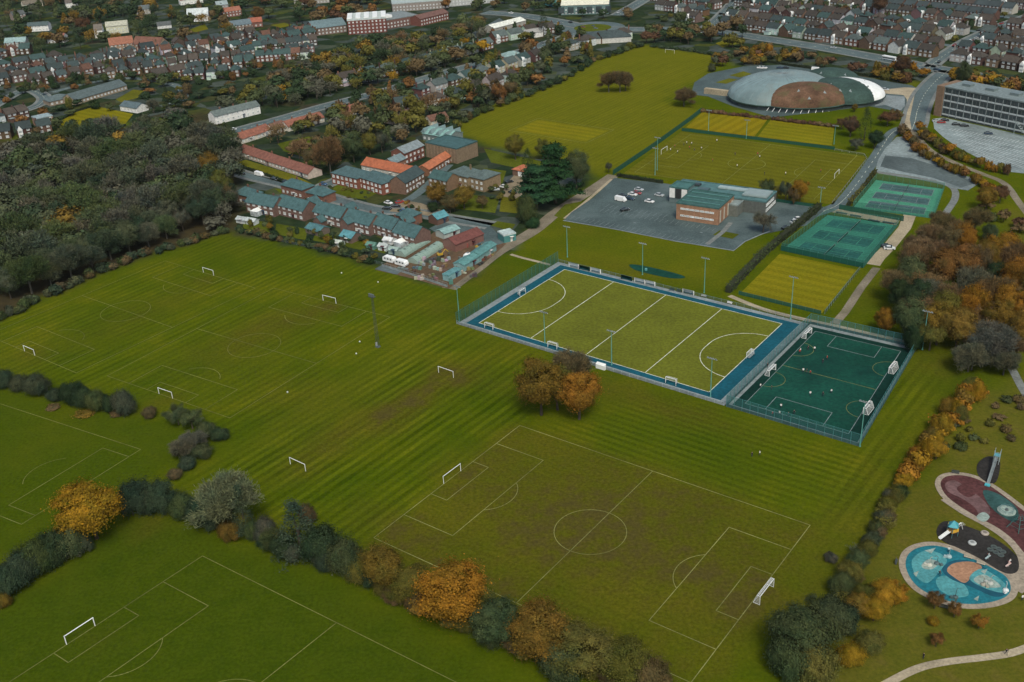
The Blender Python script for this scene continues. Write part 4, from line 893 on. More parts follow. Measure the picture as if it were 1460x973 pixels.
# ------------------------------------------------------------------ estate with teal roofs
FOOT = []                                                      # footprints, so that trees do not grow through roofs
def foot(p, r): FOOT.append((p.x, p.y, r))
def front(pl, pr, d):                                          # centre of a house whose front wall runs between two ground points
    a, c = at(*pl), at(*pr); w_ = (c - a).length; an = ang(a, c); n_ = Vector((-math.sin(an), math.cos(an), 0)); return (a + c) / 2 + n_ * d / 2, an, w_
for k, (pl, pr, d, lb, ex) in enumerate((((352, 302), (392, 310), 9, 'brick house with teal roof and white conservatory beside the wood', 'cons'), ((395, 306), (434, 316), 9, 'red brick house with teal roof and bare gable, second from the wood', ''),
        ((448, 316), (487, 326), 9, 'brick house with teal roof and teal garden porch, third from the wood', 'porch'), ((491, 327), (528, 337), 9, 'brick house with teal front gable, fourth from the wood', 'gable'),
        ((530, 333), (560, 343), 9, 'brick house with teal roof behind the small conifer, fifth from the wood', ''), ((561, 346), (593, 355), 9.5, 'brick end house with teal roof beside the polytunnels', 'cons2'))):
    p, an, w_ = front(pl, pr, d); foot(p, 9); h = house(p, an, lb, round(w_, 1), d, 5.0, 3.3, 'gable', (.155, .098, .08), TEAL, (-.55, .6), near=True, every=3.2, ww=1.6, wh=1.35, group='brick houses with teal roofs on the estate')
    if ex.startswith('cons'):
        b = MB(); b.box((-1, -d / 2 - 1.7, 1.2), (4.2, 3.4, 2.4)); b.build('conservatory', 'window_glass', h); b = MB(); b.add([(-3.2, -d / 2 - 3.5, 2.4), (1.2, -d / 2 - 3.5, 2.4), (1.2, -d / 2, 2.4), (-3.2, -d / 2, 2.4), (-1, -d / 2 - 2, 3.5), (-1, -d / 2, 3.5)], [(0, 1, 4), (1, 2, 5, 4), (3, 0, 4, 5)]); b.build('conservatory_roof', 'white_paint', h)
    if ex in ('porch', 'gable'):
        x = -2.5 if ex == 'porch' else -4; block(h, x, -d / 2 - 1.6, 4.2, 5, 2.6 if ex == 'porch' else 5.0, (.155, .098, .08), TEAL, 'gable', 2.0, name='front_wing', rz=math.pi / 2, windows=False)
    if k in (1, 2, 4): block(h, 3.0, d / 2 + 2.5, 5.5, 6, 4.6, (.155, .098, .08), TEAL, 'gable', 2.4, name='rear_wing', rz=math.pi / 2, windows=False)
for pl, pr, lb, wl, rf in (((336, 288), (358, 294), 'small teal roofed house under the last trees of the wood', (.18, .1, .07), TEAL), ((402, 276), (432, 284), 'teal roofed house facing the estate road', (.19, .1, .075), TEAL), ((438, 287), (462, 293), 'low teal roofed house behind the third brick house', (.2, .1, .07), TEAL), ((566, 320), (584, 325), 'small teal roofed annexe behind the end house', (.2, .1, .07), TEAL)):
    p, an, w_ = front(pl, pr, 8); foot(p, 7); house(p, an, lb, round(w_, 1), 8, 4.4, 2.9, 'hip', wl, rf, (0,), near=True, group='brick houses with teal roofs on the estate')
for pl, pr, lb in (((474, 262), (511, 271), 'left of the two red brick villas with hipped teal roofs'), ((512, 268), (546, 279), 'right of the two red brick villas with hipped teal roofs')):
    p, an, w_ = front(pl, pr, 11); foot(p, 9); house(p, an, lb, round(w_, 1), 11, 5.6, 3.0, 'hip', (.21, .085, .058), (.06, .11, .115), (), near=True, every=3.0, ends=True, ww=1.5, wh=1.4, group='pair of hipped brick villas')
def villa(pl, pr, d, lb, wall, roofc, he=5.2, rh=2.6, roof='gable', chim=(), ends=False, name='house', cat='house', group=None, every=2.9, near=True, wallmat='brick', door=True, windows=True):
    p, an, w_ = front(pl, pr, d); foot(p, max(w_, d) * .55); return house(p, an, lb, round(w_, 1), d, he, rh, roof, wall, roofc, chim, near, wallmat, name, cat, group, door, windows, ends, every)
villa((516, 244), (584, 258), 9, 'long low building with bright orange tiled roof and white windows', (.5, .48, .42), (.36, .115, .055), 3.4, 2.6, 'gable', name='school_block', cat='building')
villa((579, 278), (606, 262), 9, 'dark roofed two storey block beside the gravel court', (.16, .1, .07), (.045, .07, .07), 5.8, 3.0, 'gable', name='school_block', cat='building')
villa((578, 236), (606, 224), 9, 'red brick block with grey gable and white windows', (.17, .075, .055), (.20, .24, .25), 6.4, 2.2, 'gable', ends=True, name='school_block', cat='building')
villa((562, 246), (580, 238), 7, 'small grey roofed link beside the red brick block', (.22, .12, .08), (.16, .22, .23), 4.6, 2.0, 'gable', name='school_block', cat='building')
r = villa((608, 224), (652, 234), 16, 'large brown hall with flat dark teal roof by the far field', (.20, .15, .10), (.045, .10, .10), 7.6, .5, 'flat', name='school_hall', cat='building', windows=False)
for k in range(9): b = MB(); b.box((-9.5 + k * 2.4, -8.1, 3.8), (.25, .25, 7)); b.build('pier', 'brick', r, (.26, .19, .13))
r = villa((603, 200), (640, 207), 12, 'pale green glass roofed block at the corner of the far field', (.16, .2, .19), (.20, .36, .33), 4.0, 2.2, 'gable', name='school_hall', cat='building')
for k in range(4): b = MB(); b.add([(-11 + k * 5.5, -6, 4.4), (-11 + k * 5.5, 6, 4.4), (-8.5 + k * 5.5, 6, 6.9), (-8.5 + k * 5.5, -6, 6.9), (-8 + k * 5.5, -6, 4.4), (-8 + k * 5.5, 6, 4.4)], [(0, 1, 2, 3), (3, 2, 5, 4), (0, 3, 4), (1, 5, 2)]); b.build('north_light', 'dome_grey', r)
villa((612, 252), (650, 228), 7, 'narrow wing with bright orange roof between the school halls', (.2, .1, .06), (.42, .145, .07), 3.6, 1.8, 'gable', name='school_block', cat='building')
r = villa((640, 264), (668, 271), 11, 'old stone house with grey hipped roof behind the autumn trees', (.24, .18, .11), (.085, .12, .115), 6.2, 3.0, 'hip', (.5,), name='old_house', cat='house')
block(r, 11, 2, 9, 12, 6.2, (.24, .18, .11), (.09, .125, .12), 'hip', 2.8, name='side_wing')
villa((612, 268), (638, 274), 9, 'dark teal roofed wing joining the old stone house', (.2, .13, .08), (.045, .095, .09), 5.4, 2.6, 'gable', name='old_house', cat='house')
r = villa((731, 250), (756, 255), 7.5, 'garage with red hipped roof and two white doors', (.16, .1, .07), (.40, .13, .065), 3.0, 2.0, 'hip', name='garage', cat='garage', windows=False, door=False)
for x in (-.8, 2.2): b = MB(); b.box((x, -3.8, 1.25), (2.4, .12, 2.3)); b.build('garage_door', 'white_paint', r)
# --- bungalow rows with red roofs
for k, (pl, pr, lb) in enumerate((((344, 206), (366, 199), 'red roofed bungalow nearest the wood, upper row'), ((367, 199), (388, 191), 'second red roofed bungalow from the wood, upper row'), ((392, 192), (410, 186), 'brown roofed bungalow in the middle of the upper row'),
        ((412, 188), (437, 181), 'red roofed bungalow third along the upper row'), ((438, 181), (463, 174), 'red roofed bungalow at the road end of the upper row'), ((492, 168), (520, 160), 'red roofed bungalow under the olive trees'))):
    villa(pl, pr, 8.5, lb, (.6, .57, .5), (.25, .10, .065) if k != 2 else (.17, .09, .065), 2.9, 2.5, 'gable', (0,), group='red roofed bungalows')
for k, (pl, pr, lb) in enumerate((((340, 222), (366, 231), 'long red roofed bungalow terrace, end nearest the wood'), ((367, 231), (392, 240), 'long red roofed bungalow terrace, second section'), ((393, 240), (416, 248), 'long red roofed bungalow terrace, third section'), ((417, 248), (440, 256), 'long red roofed bungalow terrace, right end under the copper tree'))):
    villa(pl, pr, 8.5, lb, (.5, .42, .36), (.20, .085, .06), 2.8, 2.4, 'gable', (0,), group='red roofed bungalow terrace')
for pl, pr, lb, wl, rf in (((575, 172), (600, 168), 'white walled bungalow with dark roof under the trees', WHITE, (.1, .06, .045)), ((615, 180), (640, 174), 'cream gabled bungalow beside the far field corner', (.6, .55, .45), (.15, .075, .05)), ((560, 178), (572, 174), 'half hidden brown bungalow among the olive trees', (.5, .4, .3), (.13, .07, .05))): villa(pl, pr, 7.5, lb, wl, rf, 2.9, 2.3)
villa((308, 178), (372, 162), 8, 'long white house with grey roof beside the main road', WHITE, (.12, .15, .14), 5.0, 2.4, 'gable', (-.6, 0, .6), every=3.4)
# --- storage yard
for k, (pl, pr) in enumerate((((570, 366), (607, 344)), ((588, 376), (626, 352)))):
    a, c_ = at(*pl), at(*pr); L = (c_ - a).length; root = thing('polytunnel', ('upper' if k == 0 else 'lower') + ' of the two pale green polytunnels in the yard', 'polytunnel', ((a + c_) / 2), ang(a, c_), 'polytunnels in the yard')
    n = 8; vs = []
    for x in np.linspace(-L / 2, L / 2, 9):
        for j in range(n + 1): t = math.pi * j / n; vs.append((x, 2.6 * math.cos(t), .1 + 2.3 * math.sin(t)))
    b = MB(); b.add(vs, [(i * (n + 1) + j, (i + 1) * (n + 1) + j, (i + 1) * (n + 1) + j + 1, i * (n + 1) + j + 1) for i in range(8) for j in range(n)]); b.build('cover', 'paint', root, (.22, .31, .26))
    for x in np.linspace(-L / 2, L / 2, 7):
        b = MB(); b.path([(x, 2.66 * math.cos(t), .1 + 2.36 * math.sin(t)) for t in np.linspace(0, math.pi, 9)], .07, 4); b.build('hoop', 'paint', root, (.2, .28, .24))
    for s in (-1, 1): b = MB(); b.add([(s * L / 2, 2.6 * math.cos(t), .1 + 2.3 * math.sin(t)) for t in np.linspace(0, math.pi, 9)], [tuple(range(9))]); b.build('end_panel', 'paint', root, (.25, .33, .28))
    for k2 in range(5): b = MB(); b.box((-L / 2 + 3 + k2 * L / 6, random.uniform(-.6, .6), 2.36), (.8, .7, .14)); b.build('vent', 'metal', root, (.06, .08, .07))
def shed(pl, pr, d, lb, wall, roofc, he=2.6, rh=1.2, roof='gable', wm='metal', group=None):
    p, an, w_ = front(pl, pr, d); r = house(p, an, lb, round(w_, 1), d, he, rh, roof, wall, roofc, (), True, wm, 'shed', 'shed', group, True, False); return r
shed((650, 360), (690, 344), 8, 'red brown shed in the middle of the yard', (.2, .1, .08), (.15, .055, .045), 3.4, 1.8)
shed((634, 342), (656, 334), 6, 'small pale teal shed left of the red brown one', (.4, .45, .42), (.22, .36, .34), 2.6, 1.0)
shed((662, 388), (684, 374), 5, 'teal roofed lean-to at the yard corner', (.2, .34, .34), (.10, .24, .23), 2.8, .8, group='teal sheds along the lane')
shed((685, 374), (708, 358), 5, 'longest teal roofed shed along the lane side of the yard', (.18, .33, .32), (.09, .22, .21), 3.0, .9, group='teal sheds along the lane')
shed((640, 402), (658, 392), 3, 'open teal bay at the near corner of the yard', (.2, .36, .37), (.12, .28, .29), 2.2, .3, 'flat')
r = shed((719, 347), (736, 343), 6, 'teal kiosk with pale flat roof on the lane', (.06, .20, .19), (.42, .50, .48), 3.0, .4, 'flat')
shed((624, 322), (640, 316), 6, 'brown shed with bright teal roof by the estate road', (.14, .08, .06), (.09, .26, .29), 3.0, 1.6)
shed((485, 344), (502, 348), 6, 'garden garage with bright teal roof below the houses', (.16, .11, .09), (.09, .25, .28), 2.6, 1.6)
shed((436, 332), (456, 338), 6, 'dark teal garden shed roof beside the field edge', (.15, .12, .1), (.07, .17, .18), 2.4, 1.3)
for px, py, c_, lb in ((343, 318, (.45, .5, .5), 'small white shed at the foot of the first garden'), (357, 320, (.5, .55, .54), 'small pale shed beside the first garden bushes'), (480, 352, (.5, .56, .5), 'white greenhouse at the bottom of the gardens'), (545, 357, (.5, .56, .54), 'white greenhouse behind the end house'), (560, 362, (.3, .4, .36), 'pale green shed near the caravans'), (528, 355, (.12, .25, .2), 'teal garden shed left of the greenhouse'), (552, 348, (.7, .72, .72), 'white conservatory tent behind the end house')):
    p = at(px, py); shed((px - 6, py), (px + 6, py + 2), 3.2, lb, c_, tuple(x * .9 for x in c_), 1.9, .8, group='garden sheds along the field edge')
def caravan(p, a, label):
    root = thing('caravan', label, 'caravan', (p.x, p.y, 0), a, 'white caravans in the yard')
    b = MB(); prof = [(-2.9, .5), (2.7, .5), (3.0, 1.3), (2.7, 2.2), (2.1, 2.6), (-2.2, 2.6), (-2.8, 2.2), (-3.0, 1.2)]; n = len(prof)
    b.add([(x, -1.1, z) for x, z in prof] + [(x, 1.1, z) for x, z in prof], [tuple(range(n)), tuple(range(n, 2 * n))[::-1]] + [((i + 1) % n, i, n + i, n + (i + 1) % n) for i in range(n)]); b.build('body', 'white_paint', root)
    for x in (-1.6, 0, 1.6): b = MB(); b.box((x, -1.12, 1.8), (.9, .06, .6)); b.build('window', 'glass', root)
    for s in (-1, 1): b = MB(); b.tube((0, s * 1.0, .35), (0, s * .8, .35), .35, .35, 10); b.build('wheel', 'tyre', root)
caravan(at(556, 374), UA, 'left of the two white caravans at the yard edge'); caravan(at(573, 379), UA, 'right of the two white caravans at the yard edge')
root = thing('storage_tank', 'bulbous white tank in the yard', 'tank', at(668, 372)); b = MB(); b.lathe([(.9, 0), (1.9, .4), (2.2, 1.4), (2.0, 2.5), (1.2, 3.2), (.5, 3.4)], 14); b.build('body', 'white_paint', root, smooth=True); b = MB(); b.lathe([(.5, 3.4), (.5, 3.7)], 10); b.build('cap', 'kerb_grey', root)
def digger(p, a, label):
    root = thing('digger', label, 'digger', (p.x, p.y, 0), a, 'yellow diggers in the yard'); Yl = (.42, .27, .03)
    for s in (-1, 1): b = MB(); b.box((0, s * .9, .4), (2.6, .5, .8)); b.build('track', 'tyre', root)
    b = MB(); b.box((-.2, 0, 1.2), (2.2, 1.8, .8)); b.build('body', 'carpaint', root, Yl); b = MB(); b.box((.1, .3, 2.1), (1.2, 1.0, 1.1), 0, 0, .9); b.build('cab', 'glass', root)
    b = MB(); b.path([(.8, -.4, 1.5), (2.2, -.4, 3.0), (3.4, -.4, 1.6)], .17, 5); b.build('boom', 'carpaint', root, Yl); b = MB(); b.box((3.5, -.4, 1.1), (.7, .8, .8), 0, 0, .7); b.build('bucket', 'metal', root, (.1, .09, .07))
digger(at(628, 366), R(20), 'yellow digger in front of the polytunnels'); digger(at(683, 356), R(-40), 'yellow digger beside the red brown shed')
for k, (px, py, sx, c_, lb) in enumerate(((600, 372, 2.2, (.35, .38, .3), 'pale stack of bins before the lower polytunnel'), (612, 374, 2.0, (.06, .06, .05), 'dark skip before the polytunnels'), (620, 372, 2.4, (.05, .05, .045), 'black skip next to the digger'), (655, 345, 1.6, (.4, .35, .25), 'tan crate stack by the small shed'), (642, 388, 3, (.12, .07, .05), 'brown timber stack in the yard'), (662, 352, 2, (.25, .08, .06), 'red bin by the red brown shed'), (675, 395, 1.4, (.08, .07, .06), 'dark drum pile by the lane'), (598, 398, 2, (.3, .3, .27), 'rubble heap at the yard fence'))):
    root = thing('yard_stack', lb, 'stack', at(px, py), random.uniform(-.6, .6)); n = 3
    for i in range(n): b = MB(); b.box(((i - 1) * sx * .7, random.uniform(-.4, .4), .5 + .2 * i), (sx * .66, sx * .7, 1 + .4 * i), random.uniform(-.15, .15), 0, .9); b.build('crate', 'paint', root, tuple(x * random.uniform(.7, 1.2) for x in c_))
cl = random.Random(8); YC = {'rusty': (.16, .08, .05), 'grey': (.2, .21, .2), 'teal': (.1, .22, .21), 'tan': (.25, .19, .12), 'black': (.04, .04, .04), 'pale': (.42, .43, .40)}
cpts = []
while len(cpts) < 26:
    q = (cl.uniform(556, 715), cl.uniform(335, 405)); p = at(*q)
    if inpoly(np.array([p.x]), np.array([p.y]), P((575, 384), (612, 372), (650, 372), (690, 350), (720, 350), (690, 374), (640, 408), (600, 398)))[0] and all((p - at(*u)).length > 3.2 for u in cpts): cpts.append(q)
for i, q in enumerate(sorted(cpts)):
    cn = cl.choice(sorted(YC)); root = thing('yard_stack', '%s pallet stack, %s from left on the yard floor' % (cn, ordinal(i + 1)), 'stack', at(q[0], q[1], .06), cl.uniform(0, 3), 'pallet stacks on the yard floor')
    for j in range(cl.choice((2, 3))): hh_ = cl.uniform(.4, 1.5); b = MB(); b.box((j * 1.5 - 1, cl.uniform(-.4, .4), hh_ / 2), (cl.uniform(.9, 1.6), cl.uniform(.8, 1.8), hh_), cl.uniform(-.3, .3), 0, cl.uniform(.8, 1)); b.build('pallet', 'paint', root, tuple(x * cl.uniform(.5, .95) for x in YC[cn]))
fence('grey panel fence along the field side of the yard', P((545, 380), (590, 394), (638, 410)), 1.8, 'mesh_grey', (.2, .22, .22), 2.5, board='kerb_grey', boardh=1.0)
fence('dark hedge rail along the garden ends', P((335, 328), (400, 345), (470, 360), (545, 378)), 1.2, 'mesh_grey', (.06, .1, .08), 3)

# ================================================================== TOWN: rows of houses
ROADS = [RD_MAIN, RD_TOP, RD_N, RD_SIDE, RD_E, RD_EAST]
def near_road(p, d=9):
    for rr in ROADS:
        for q in rr:
            if abs(q.x - p.x) < d + 8 and abs(q.y - p.y) < d + 8:
                pass
        for a, c in zip(rr, rr[1:]):
            ab = c - a; t = max(0, min(1, ((p - a).dot(ab)) / max(ab.length_squared, 1e-6)))
            if (a + ab * t - p).length < d: return True
    return False
NH = 0
WALLS = [('brick', (0.112, 0.062, 0.046)), ('brick', (0.094, 0.057, 0.043)), ('dark brick', (0.065, 0.041, 0.034)), ('pinkish brick', (0.155, 0.106, 0.085)), ('cream', (0.360, 0.357, 0.281)), ('white', (0.475, 0.509, 0.461)), ('brick', (0.122, 0.068, 0.047))]
ROOFS = [('slate', (0.037, 0.056, 0.055)), ('slate', (0.032, 0.047, 0.047)), ('brown', (0.050, 0.043, 0.035)), ('teal', (0.035, 0.067, 0.063)), ('brown', (0.061, 0.049, 0.039)), ('red', (0.115, 0.057, 0.037)), ('grey', (0.072, 0.095, 0.090))]
def town_row(line_px, n, phrase, group, w=(8.5, 15), d=8.5, he=5.1, wallp=(0, 1, 2, 3, 6, 0, 5), roofp=(0, 1, 2, 3, 4, 0), flip=0, world=None, gap=2.5, turn=0.0, spots=None):
    global NH
    pts = world or P(*line_px); L = [0]
    for a, c in zip(pts, pts[1:]): L.append(L[-1] + (c - a).length)
    items = []; rr = random.Random(hash(phrase) % 1000 if False else sum(map(ord, phrase)))
    for k in range(n):
        s = (k + .5) / n * L[-1]; i = max(j for j in range(len(L) - 1) if L[j] <= s); f = (s - L[i]) / (L[i + 1] - L[i]); p = pts[i].lerp(pts[i + 1], f)
        items.append((p, ang(pts[i], pts[i + 1]), L[-1] / n))
    made = []
    for p, an, slot in (spots or items):
        px, py = proj(p.x, p.y, 4)
        if near_road(p, 8): continue
        made.append((px, p, an, slot))
    made.sort(key=lambda t: t[0])
    for i, (px, p, an, slot) in enumerate(made):
        ww = min(slot - gap if slot < 40 else 15, rr.choice((8.0, 11.0, 13.5, 15.0))); ww = max(6.5, round(ww * 2) / 2)
        wn, wc = WALLS[rr.choice(wallp)]; rn, rc = ROOFS[rr.choice(roofp)]; k_ = rr.uniform(.8, 1.2); rc = tuple(x * k_ for x in rc); wc = tuple(min(.8, x * rr.uniform(.85, 1.15)) for x in wc)
        lb = '%s house with %s roof, %s from left, %s' % (wn, rn, ordinal(i + 1), phrase.replace('the ', '', 1) if phrase.startswith('the ') else phrase)
        house(p, an + (math.pi if rr.random() < .5 else 0) + (math.pi / 2 if turn and rr.random() < turn and ww < 11 else 0) + rr.uniform(-.04, .04), lb, ww, d, he, 2.9 if rr.random() < .7 else 3.4, rr.choice(('gable', 'gable', 'hip')), wc, rc, (rr.choice((-.9, .9)),) if rr.random() < .6 else (-.9, .9), group=group, door=False, ww=1.7, wh=1.5, bay=rr.random() < .35 and ww > 7)
        foot(p, ww * .6); NH += 1
for a_ in (([(-8, 114), (30, 106), (100, 94)], 6, 'the upper left edge terrace'), ([(40, 124), (90, 115), (150, 102)], 6, 'the row above the bending street'), ([(108, 97), (160, 90), (215, 82)], 5, 'the row under the big orange roof'),
           ([(228, 80), (300, 70)], 4, 'the row right of the big orange roof'), ([(255, 95), (345, 86)], 6, 'the second row behind the lane bend'), ([(262, 114), (345, 108)], 5, 'the row before the dark evergreens'),
           ([(298, 64), (365, 52)], 4, 'the row behind the white parked vans'), ([(362, 60), (445, 50)], 7, 'the back row by the grey factory'), ([(362, 74), (452, 64)], 8, 'the middle row by the grey factory'), ([(366, 88), (442, 82)], 6, 'the front row by the golden belt'),
           ([(300, 100), (365, 94)], 4, 'the short row by the belt end'), ([(-8, 84), (20, 78), (48, 76)], 3, 'the short row at the far left'), ([(150, 112), (255, 97)], 6, 'the row behind the long low roof')):
    town_row(a_[0], a_[1], a_[2], 'houses of the left suburb', roofp=(0, 1, 2, 4, 3, 0, 1, 3, 2, 5))
town_row([(-6, 198), (30, 194), (78, 186)], 3, 'the group beside the bowling green', 'houses by the bowling green'); town_row([(-10, 178), (40, 166)], 3, 'the group left of the bowling green', 'houses by the bowling green')
town_row([(480, 122), (560, 106), (640, 84), (700, 68)], 9, 'the row under the golden belt', 'houses along the main road', roofp=(0, 3, 6, 6, 4), wallp=(4, 5, 0, 4))
town_row([(590, 140), (650, 122), (720, 100), (770, 84)], 9, 'the row facing the main road', 'houses along the main road', roofp=(6, 0, 2, 3), wallp=(5, 4, 0, 0))
town_row([(560, 160), (620, 150), (680, 132), (740, 112)], 6, 'the row backing on the big field', 'houses along the main road', roofp=(2, 4, 0), wallp=(0, 4, 5))
town_row([(700, 62), (760, 50), (790, 46)], 4, 'the row below the roundabout', 'houses along the main road', roofp=(6, 0, 2), wallp=(5, 4, 0))
town_row([(800, 74), (850, 62), (900, 54)], 4, 'the row at the top of the big field', 'houses along the main road', roofp=(0, 2, 2), wallp=(5, 4, 0))
# left suburb infill: more short rows between the named ones
lo_, lx = at(0, 128), (at(150, 102) - at(0, 128)); lx = lx.normalized(); ly = Vector((-lx.y, lx.x, 0)); lim = P((-10, 128), (-10, 92), (110, 86), (230, 72), (300, 58), (455, 44), (462, 92), (440, 100), (345, 122), (262, 120), (160, 108), (60, 126))
for k in range(11):
    seg = []
    for s_ in np.arange(-60, 330, 13.0):
        p = lo_ + lx * s_ + ly * (-60 + k * 26); px, py = proj(p.x, p.y, 4)
        if inpoly(np.array([p.x]), np.array([p.y]), lim)[0] and -10 < px < 465 and all(math.hypot(p.x - f_[0], p.y - f_[1]) > f_[2] + 6.5 for f_ in FOOT): seg.append(p)
    if seg: town_row(None, 1, '%s house line of the left suburb' % ordinal(k + 1), 'houses of the left suburb', world=[lo_, lo_ + lx], spots=[(p, math.atan2(lx.y, lx.x), 12) for p in seg], roofp=(0, 1, 2, 4, 3, 0, 1), gap=1.0, turn=.2)
# right suburb: streets parallel to the wide road
fo = at(1090, 49); fdv = at(1330, 85) - fo; ex = fdv.normalized(); ey = Vector((-ex.y, ex.x, 0)); far_specs = []
rowk = 0; off = 6; STREETS = []
while off < 640 and rowk < 20:
    st = None; seg = []
    for s in np.arange(-300, 520, 11.5):
        p = fo + ex * s + ey * off; px, py = proj(p.x, p.y, 4)
        ok = -14 < py < 140 and px < 1490 and px > (1068 if py > 34 else 925 + max(0, (py - 8)) * 3.5)
        if ok: seg.append(p)
    if len(seg) >= 3:
        n = len(seg)
        if NH + n < 292: town_row(None, n, '%s terrace behind the wide road' % ordinal(rowk + 1), 'terraces of the right suburb', world=[seg[0], seg[-1]], wallp=(0, 1, 2, 3, 3, 6, 4, 5), roofp=(0, 1, 2, 4, 3, 6, 2), gap=1.2, turn=.22, d=8.0)
        else: far_specs.append((seg[0], seg[-1], n))
    if rowk % 2 == 1 and len(seg) >= 3:
        ln = [seg[0] + ey * 13.5, seg[len(seg) // 2] + ey * 13.5, seg[-1] + ey * 13.5]; ribbon('road', ln, 6.5, .05, 'road_tar', label='street behind the %s terrace of the right suburb' % ordinal(rowk + 1)); STREETS.append((ln, '%s terrace street' % ordinal(len(STREETS) + 1)))
    off += (24, 30, 22, 36)[rowk % 4] ; rowk += 1
# the most distant terraces: one mass
bw, brf, bwin = MB(), MB(), MB(); rr = random.Random(5)
def into(dst, src, p, an):
    ca, sa = math.cos(an), math.sin(an); dst.add([(p.x + x * ca - y * sa, p.y + x * sa + y * ca, z) for x, y, z in src.v], src.f); dst.m[-len(src.m):] = src.m
for a, c, n in far_specs:
    for k in range(n):
        p = a.lerp(c, (k + .5) / n)
        if near_road(p, 8): continue
        an = ang(a, c); w_ = rr.choice((9, 12, 13)); m_ = rr.choice((0, 0, 1, 2)); src = walls(w_, 8.5, 5, 3, 'gable'); src.m = [m_] * len(src.m); into(bw, src, p, an); src = gable_roof(w_, 8.5, 5, 3); m_ = rr.choice((0, 0, 1)); src.m = [m_] * len(src.m); into(brf, src, p, an)
        src = MB(); [window_mb(src, *s) for s in win_spots(w_, 8.5, 5)]; into(bwin, src, p, an); foot(p, w_ * .6)
mottled('far_brick', (.12, .065, .05), .4, .05); mottled('far_pink', (.17, .115, .095), .3, .05); mottled('far_cream', (.40, .385, .33), .2, .05); mottled('far_slate', (.045, .06, .062), .35, .05, .75, .3); mottled('far_tile', (.066, .052, .044), .3, .05, .8, .2)
if bw.v:
    root = thing('far_terraces', 'mass of small terraced houses at the top right edge', 'houses', (0, 0, 0)); root['kind'] = 'stuff'
    for nm, b, ms in (('wall', bw, ['far_brick', 'far_pink', 'far_cream']), ('roof', brf, ['far_slate', 'far_tile']), ('windows', bwin, ['white_paint', 'window_glass'])): b.build(nm, ms, root)['kind'] = 'stuff'
# single villas among the trees at the top left
for pl, pr, d, lb, wl, rf, he, rh in (((8, 70), (38, 68), 9, 'pale teal roofed villa at the far left', (.3, .3, .28), (.24, .34, .34), 5, 3), ((40, 46), (70, 44), 9, 'long white villa with dark roof in the left trees', WHITE, (.07, .1, .1), 5, 2.5), ((68, 62), (92, 61), 9, 'white villa with salmon red roof', WHITE, (.28, .12, .085), 4.4, 2.6),
        ((136, 55), (148, 54), 8, 'tall white gabled house beside the copper beech', WHITE, (.14, .12, .1), 7, 4), ((153, 50), (184, 47), 11, 'cream house under restoration beside the copper beech', (.55, .55, .42), (.4, .4, .32), 7, 3), ((268, 32), (298, 30), 9, 'large white house with steep white gable', (.8, .8, .8), (.5, .55, .55), 6, 5), ((258, 8), (290, 4), 9, 'red roofed white house at the top edge', WHITE, (.3, .12, .08), 5, 3),
        ((310, 14), (326, 12), 8, 'pale grey roofed house near the top edge', (.3, .3, .3), (.26, .32, .33), 4, 3), ((330, 46), (360, 42), 9, 'blue grey roofed house with three white dormers', (.2, .15, .12), (.11, .15, .17), 5, 3.4), ((356, 40), (375, 38), 8, 'small orange roofed house beside the red tree', (.2, .1, .08), (.30, .10, .06), 4.5, 3), ((35, 14), (62, 10), 8, 'cream house behind the gold tree at the top left', CREAM, (.15, .13, .1), 5, 3), ((95, 12), (112, 10), 8, 'white fronted house at the top left edge', WHITE, (.12, .1, .09), 5, 3),
        ((195, 22), (215, 20), 8, 'grey house deep in the dark trees', (.3, .28, .25), (.1, .12, .12), 5, 3), ((225, 42), (245, 40), 8, 'low white walled house in the dark trees', (.6, .6, .58), (.09, .1, .1), 3, 2.4), ((318, 26), (345, 22), 8, 'brick house with orange roof near the top edge', (.22, .1, .08), (.27, .11, .07), 5, 3), ((20, 30), (38, 27), 8, 'dark roofed house at the left edge trees', (.25, .2, .17), (.08, .09, .09), 5, 3)):
    villa(pl, pr, d, lb, wl, rf, he, rh, near=False, door=False)
villa((158, 74), (192, 70), 14, 'big orange roofed hall in the left suburb', (.28, .2, .14), (.27, .115, .07), 5, 4.5, near=False, door=False, name='church_hall', cat='building')
villa((190, 72), (228, 74), 12, 'big brown roofed hall joined to the orange one', (.32, .22, .15), (.17, .08, .055), 5, 5, near=False, door=False, name='church_hall', cat='building')
villa((108, 150), (182, 128), 13, 'very long low grey roofed building by the bowling green', (.3, .24, .17), (.085, .115, .115), 3.2, 3.4, near=False, door=False, name='clubhouse', cat='building')
villa((72, 152), (105, 145), 12, 'grey hipped roof building left of the bowling green', (.25, .2, .15), (.10, .135, .135), 3, 2.6, 'hip', near=False, door=False, name='clubhouse', cat='building')
villa((172, 158), (196, 162), 9, 'white fronted pavilion with blue grey roof above the bowling green', WHITE, (.09, .13, .14), 3.2, 2.2, near=False, door=False, name='pavilion', cat='pavilion')
villa((55, 182), (78, 177), 9, 'pale blue roofed block beside the bowling green', (.25, .16, .12), (.28, .36, .38), 5, 1, 'flat', near=False, door=False)
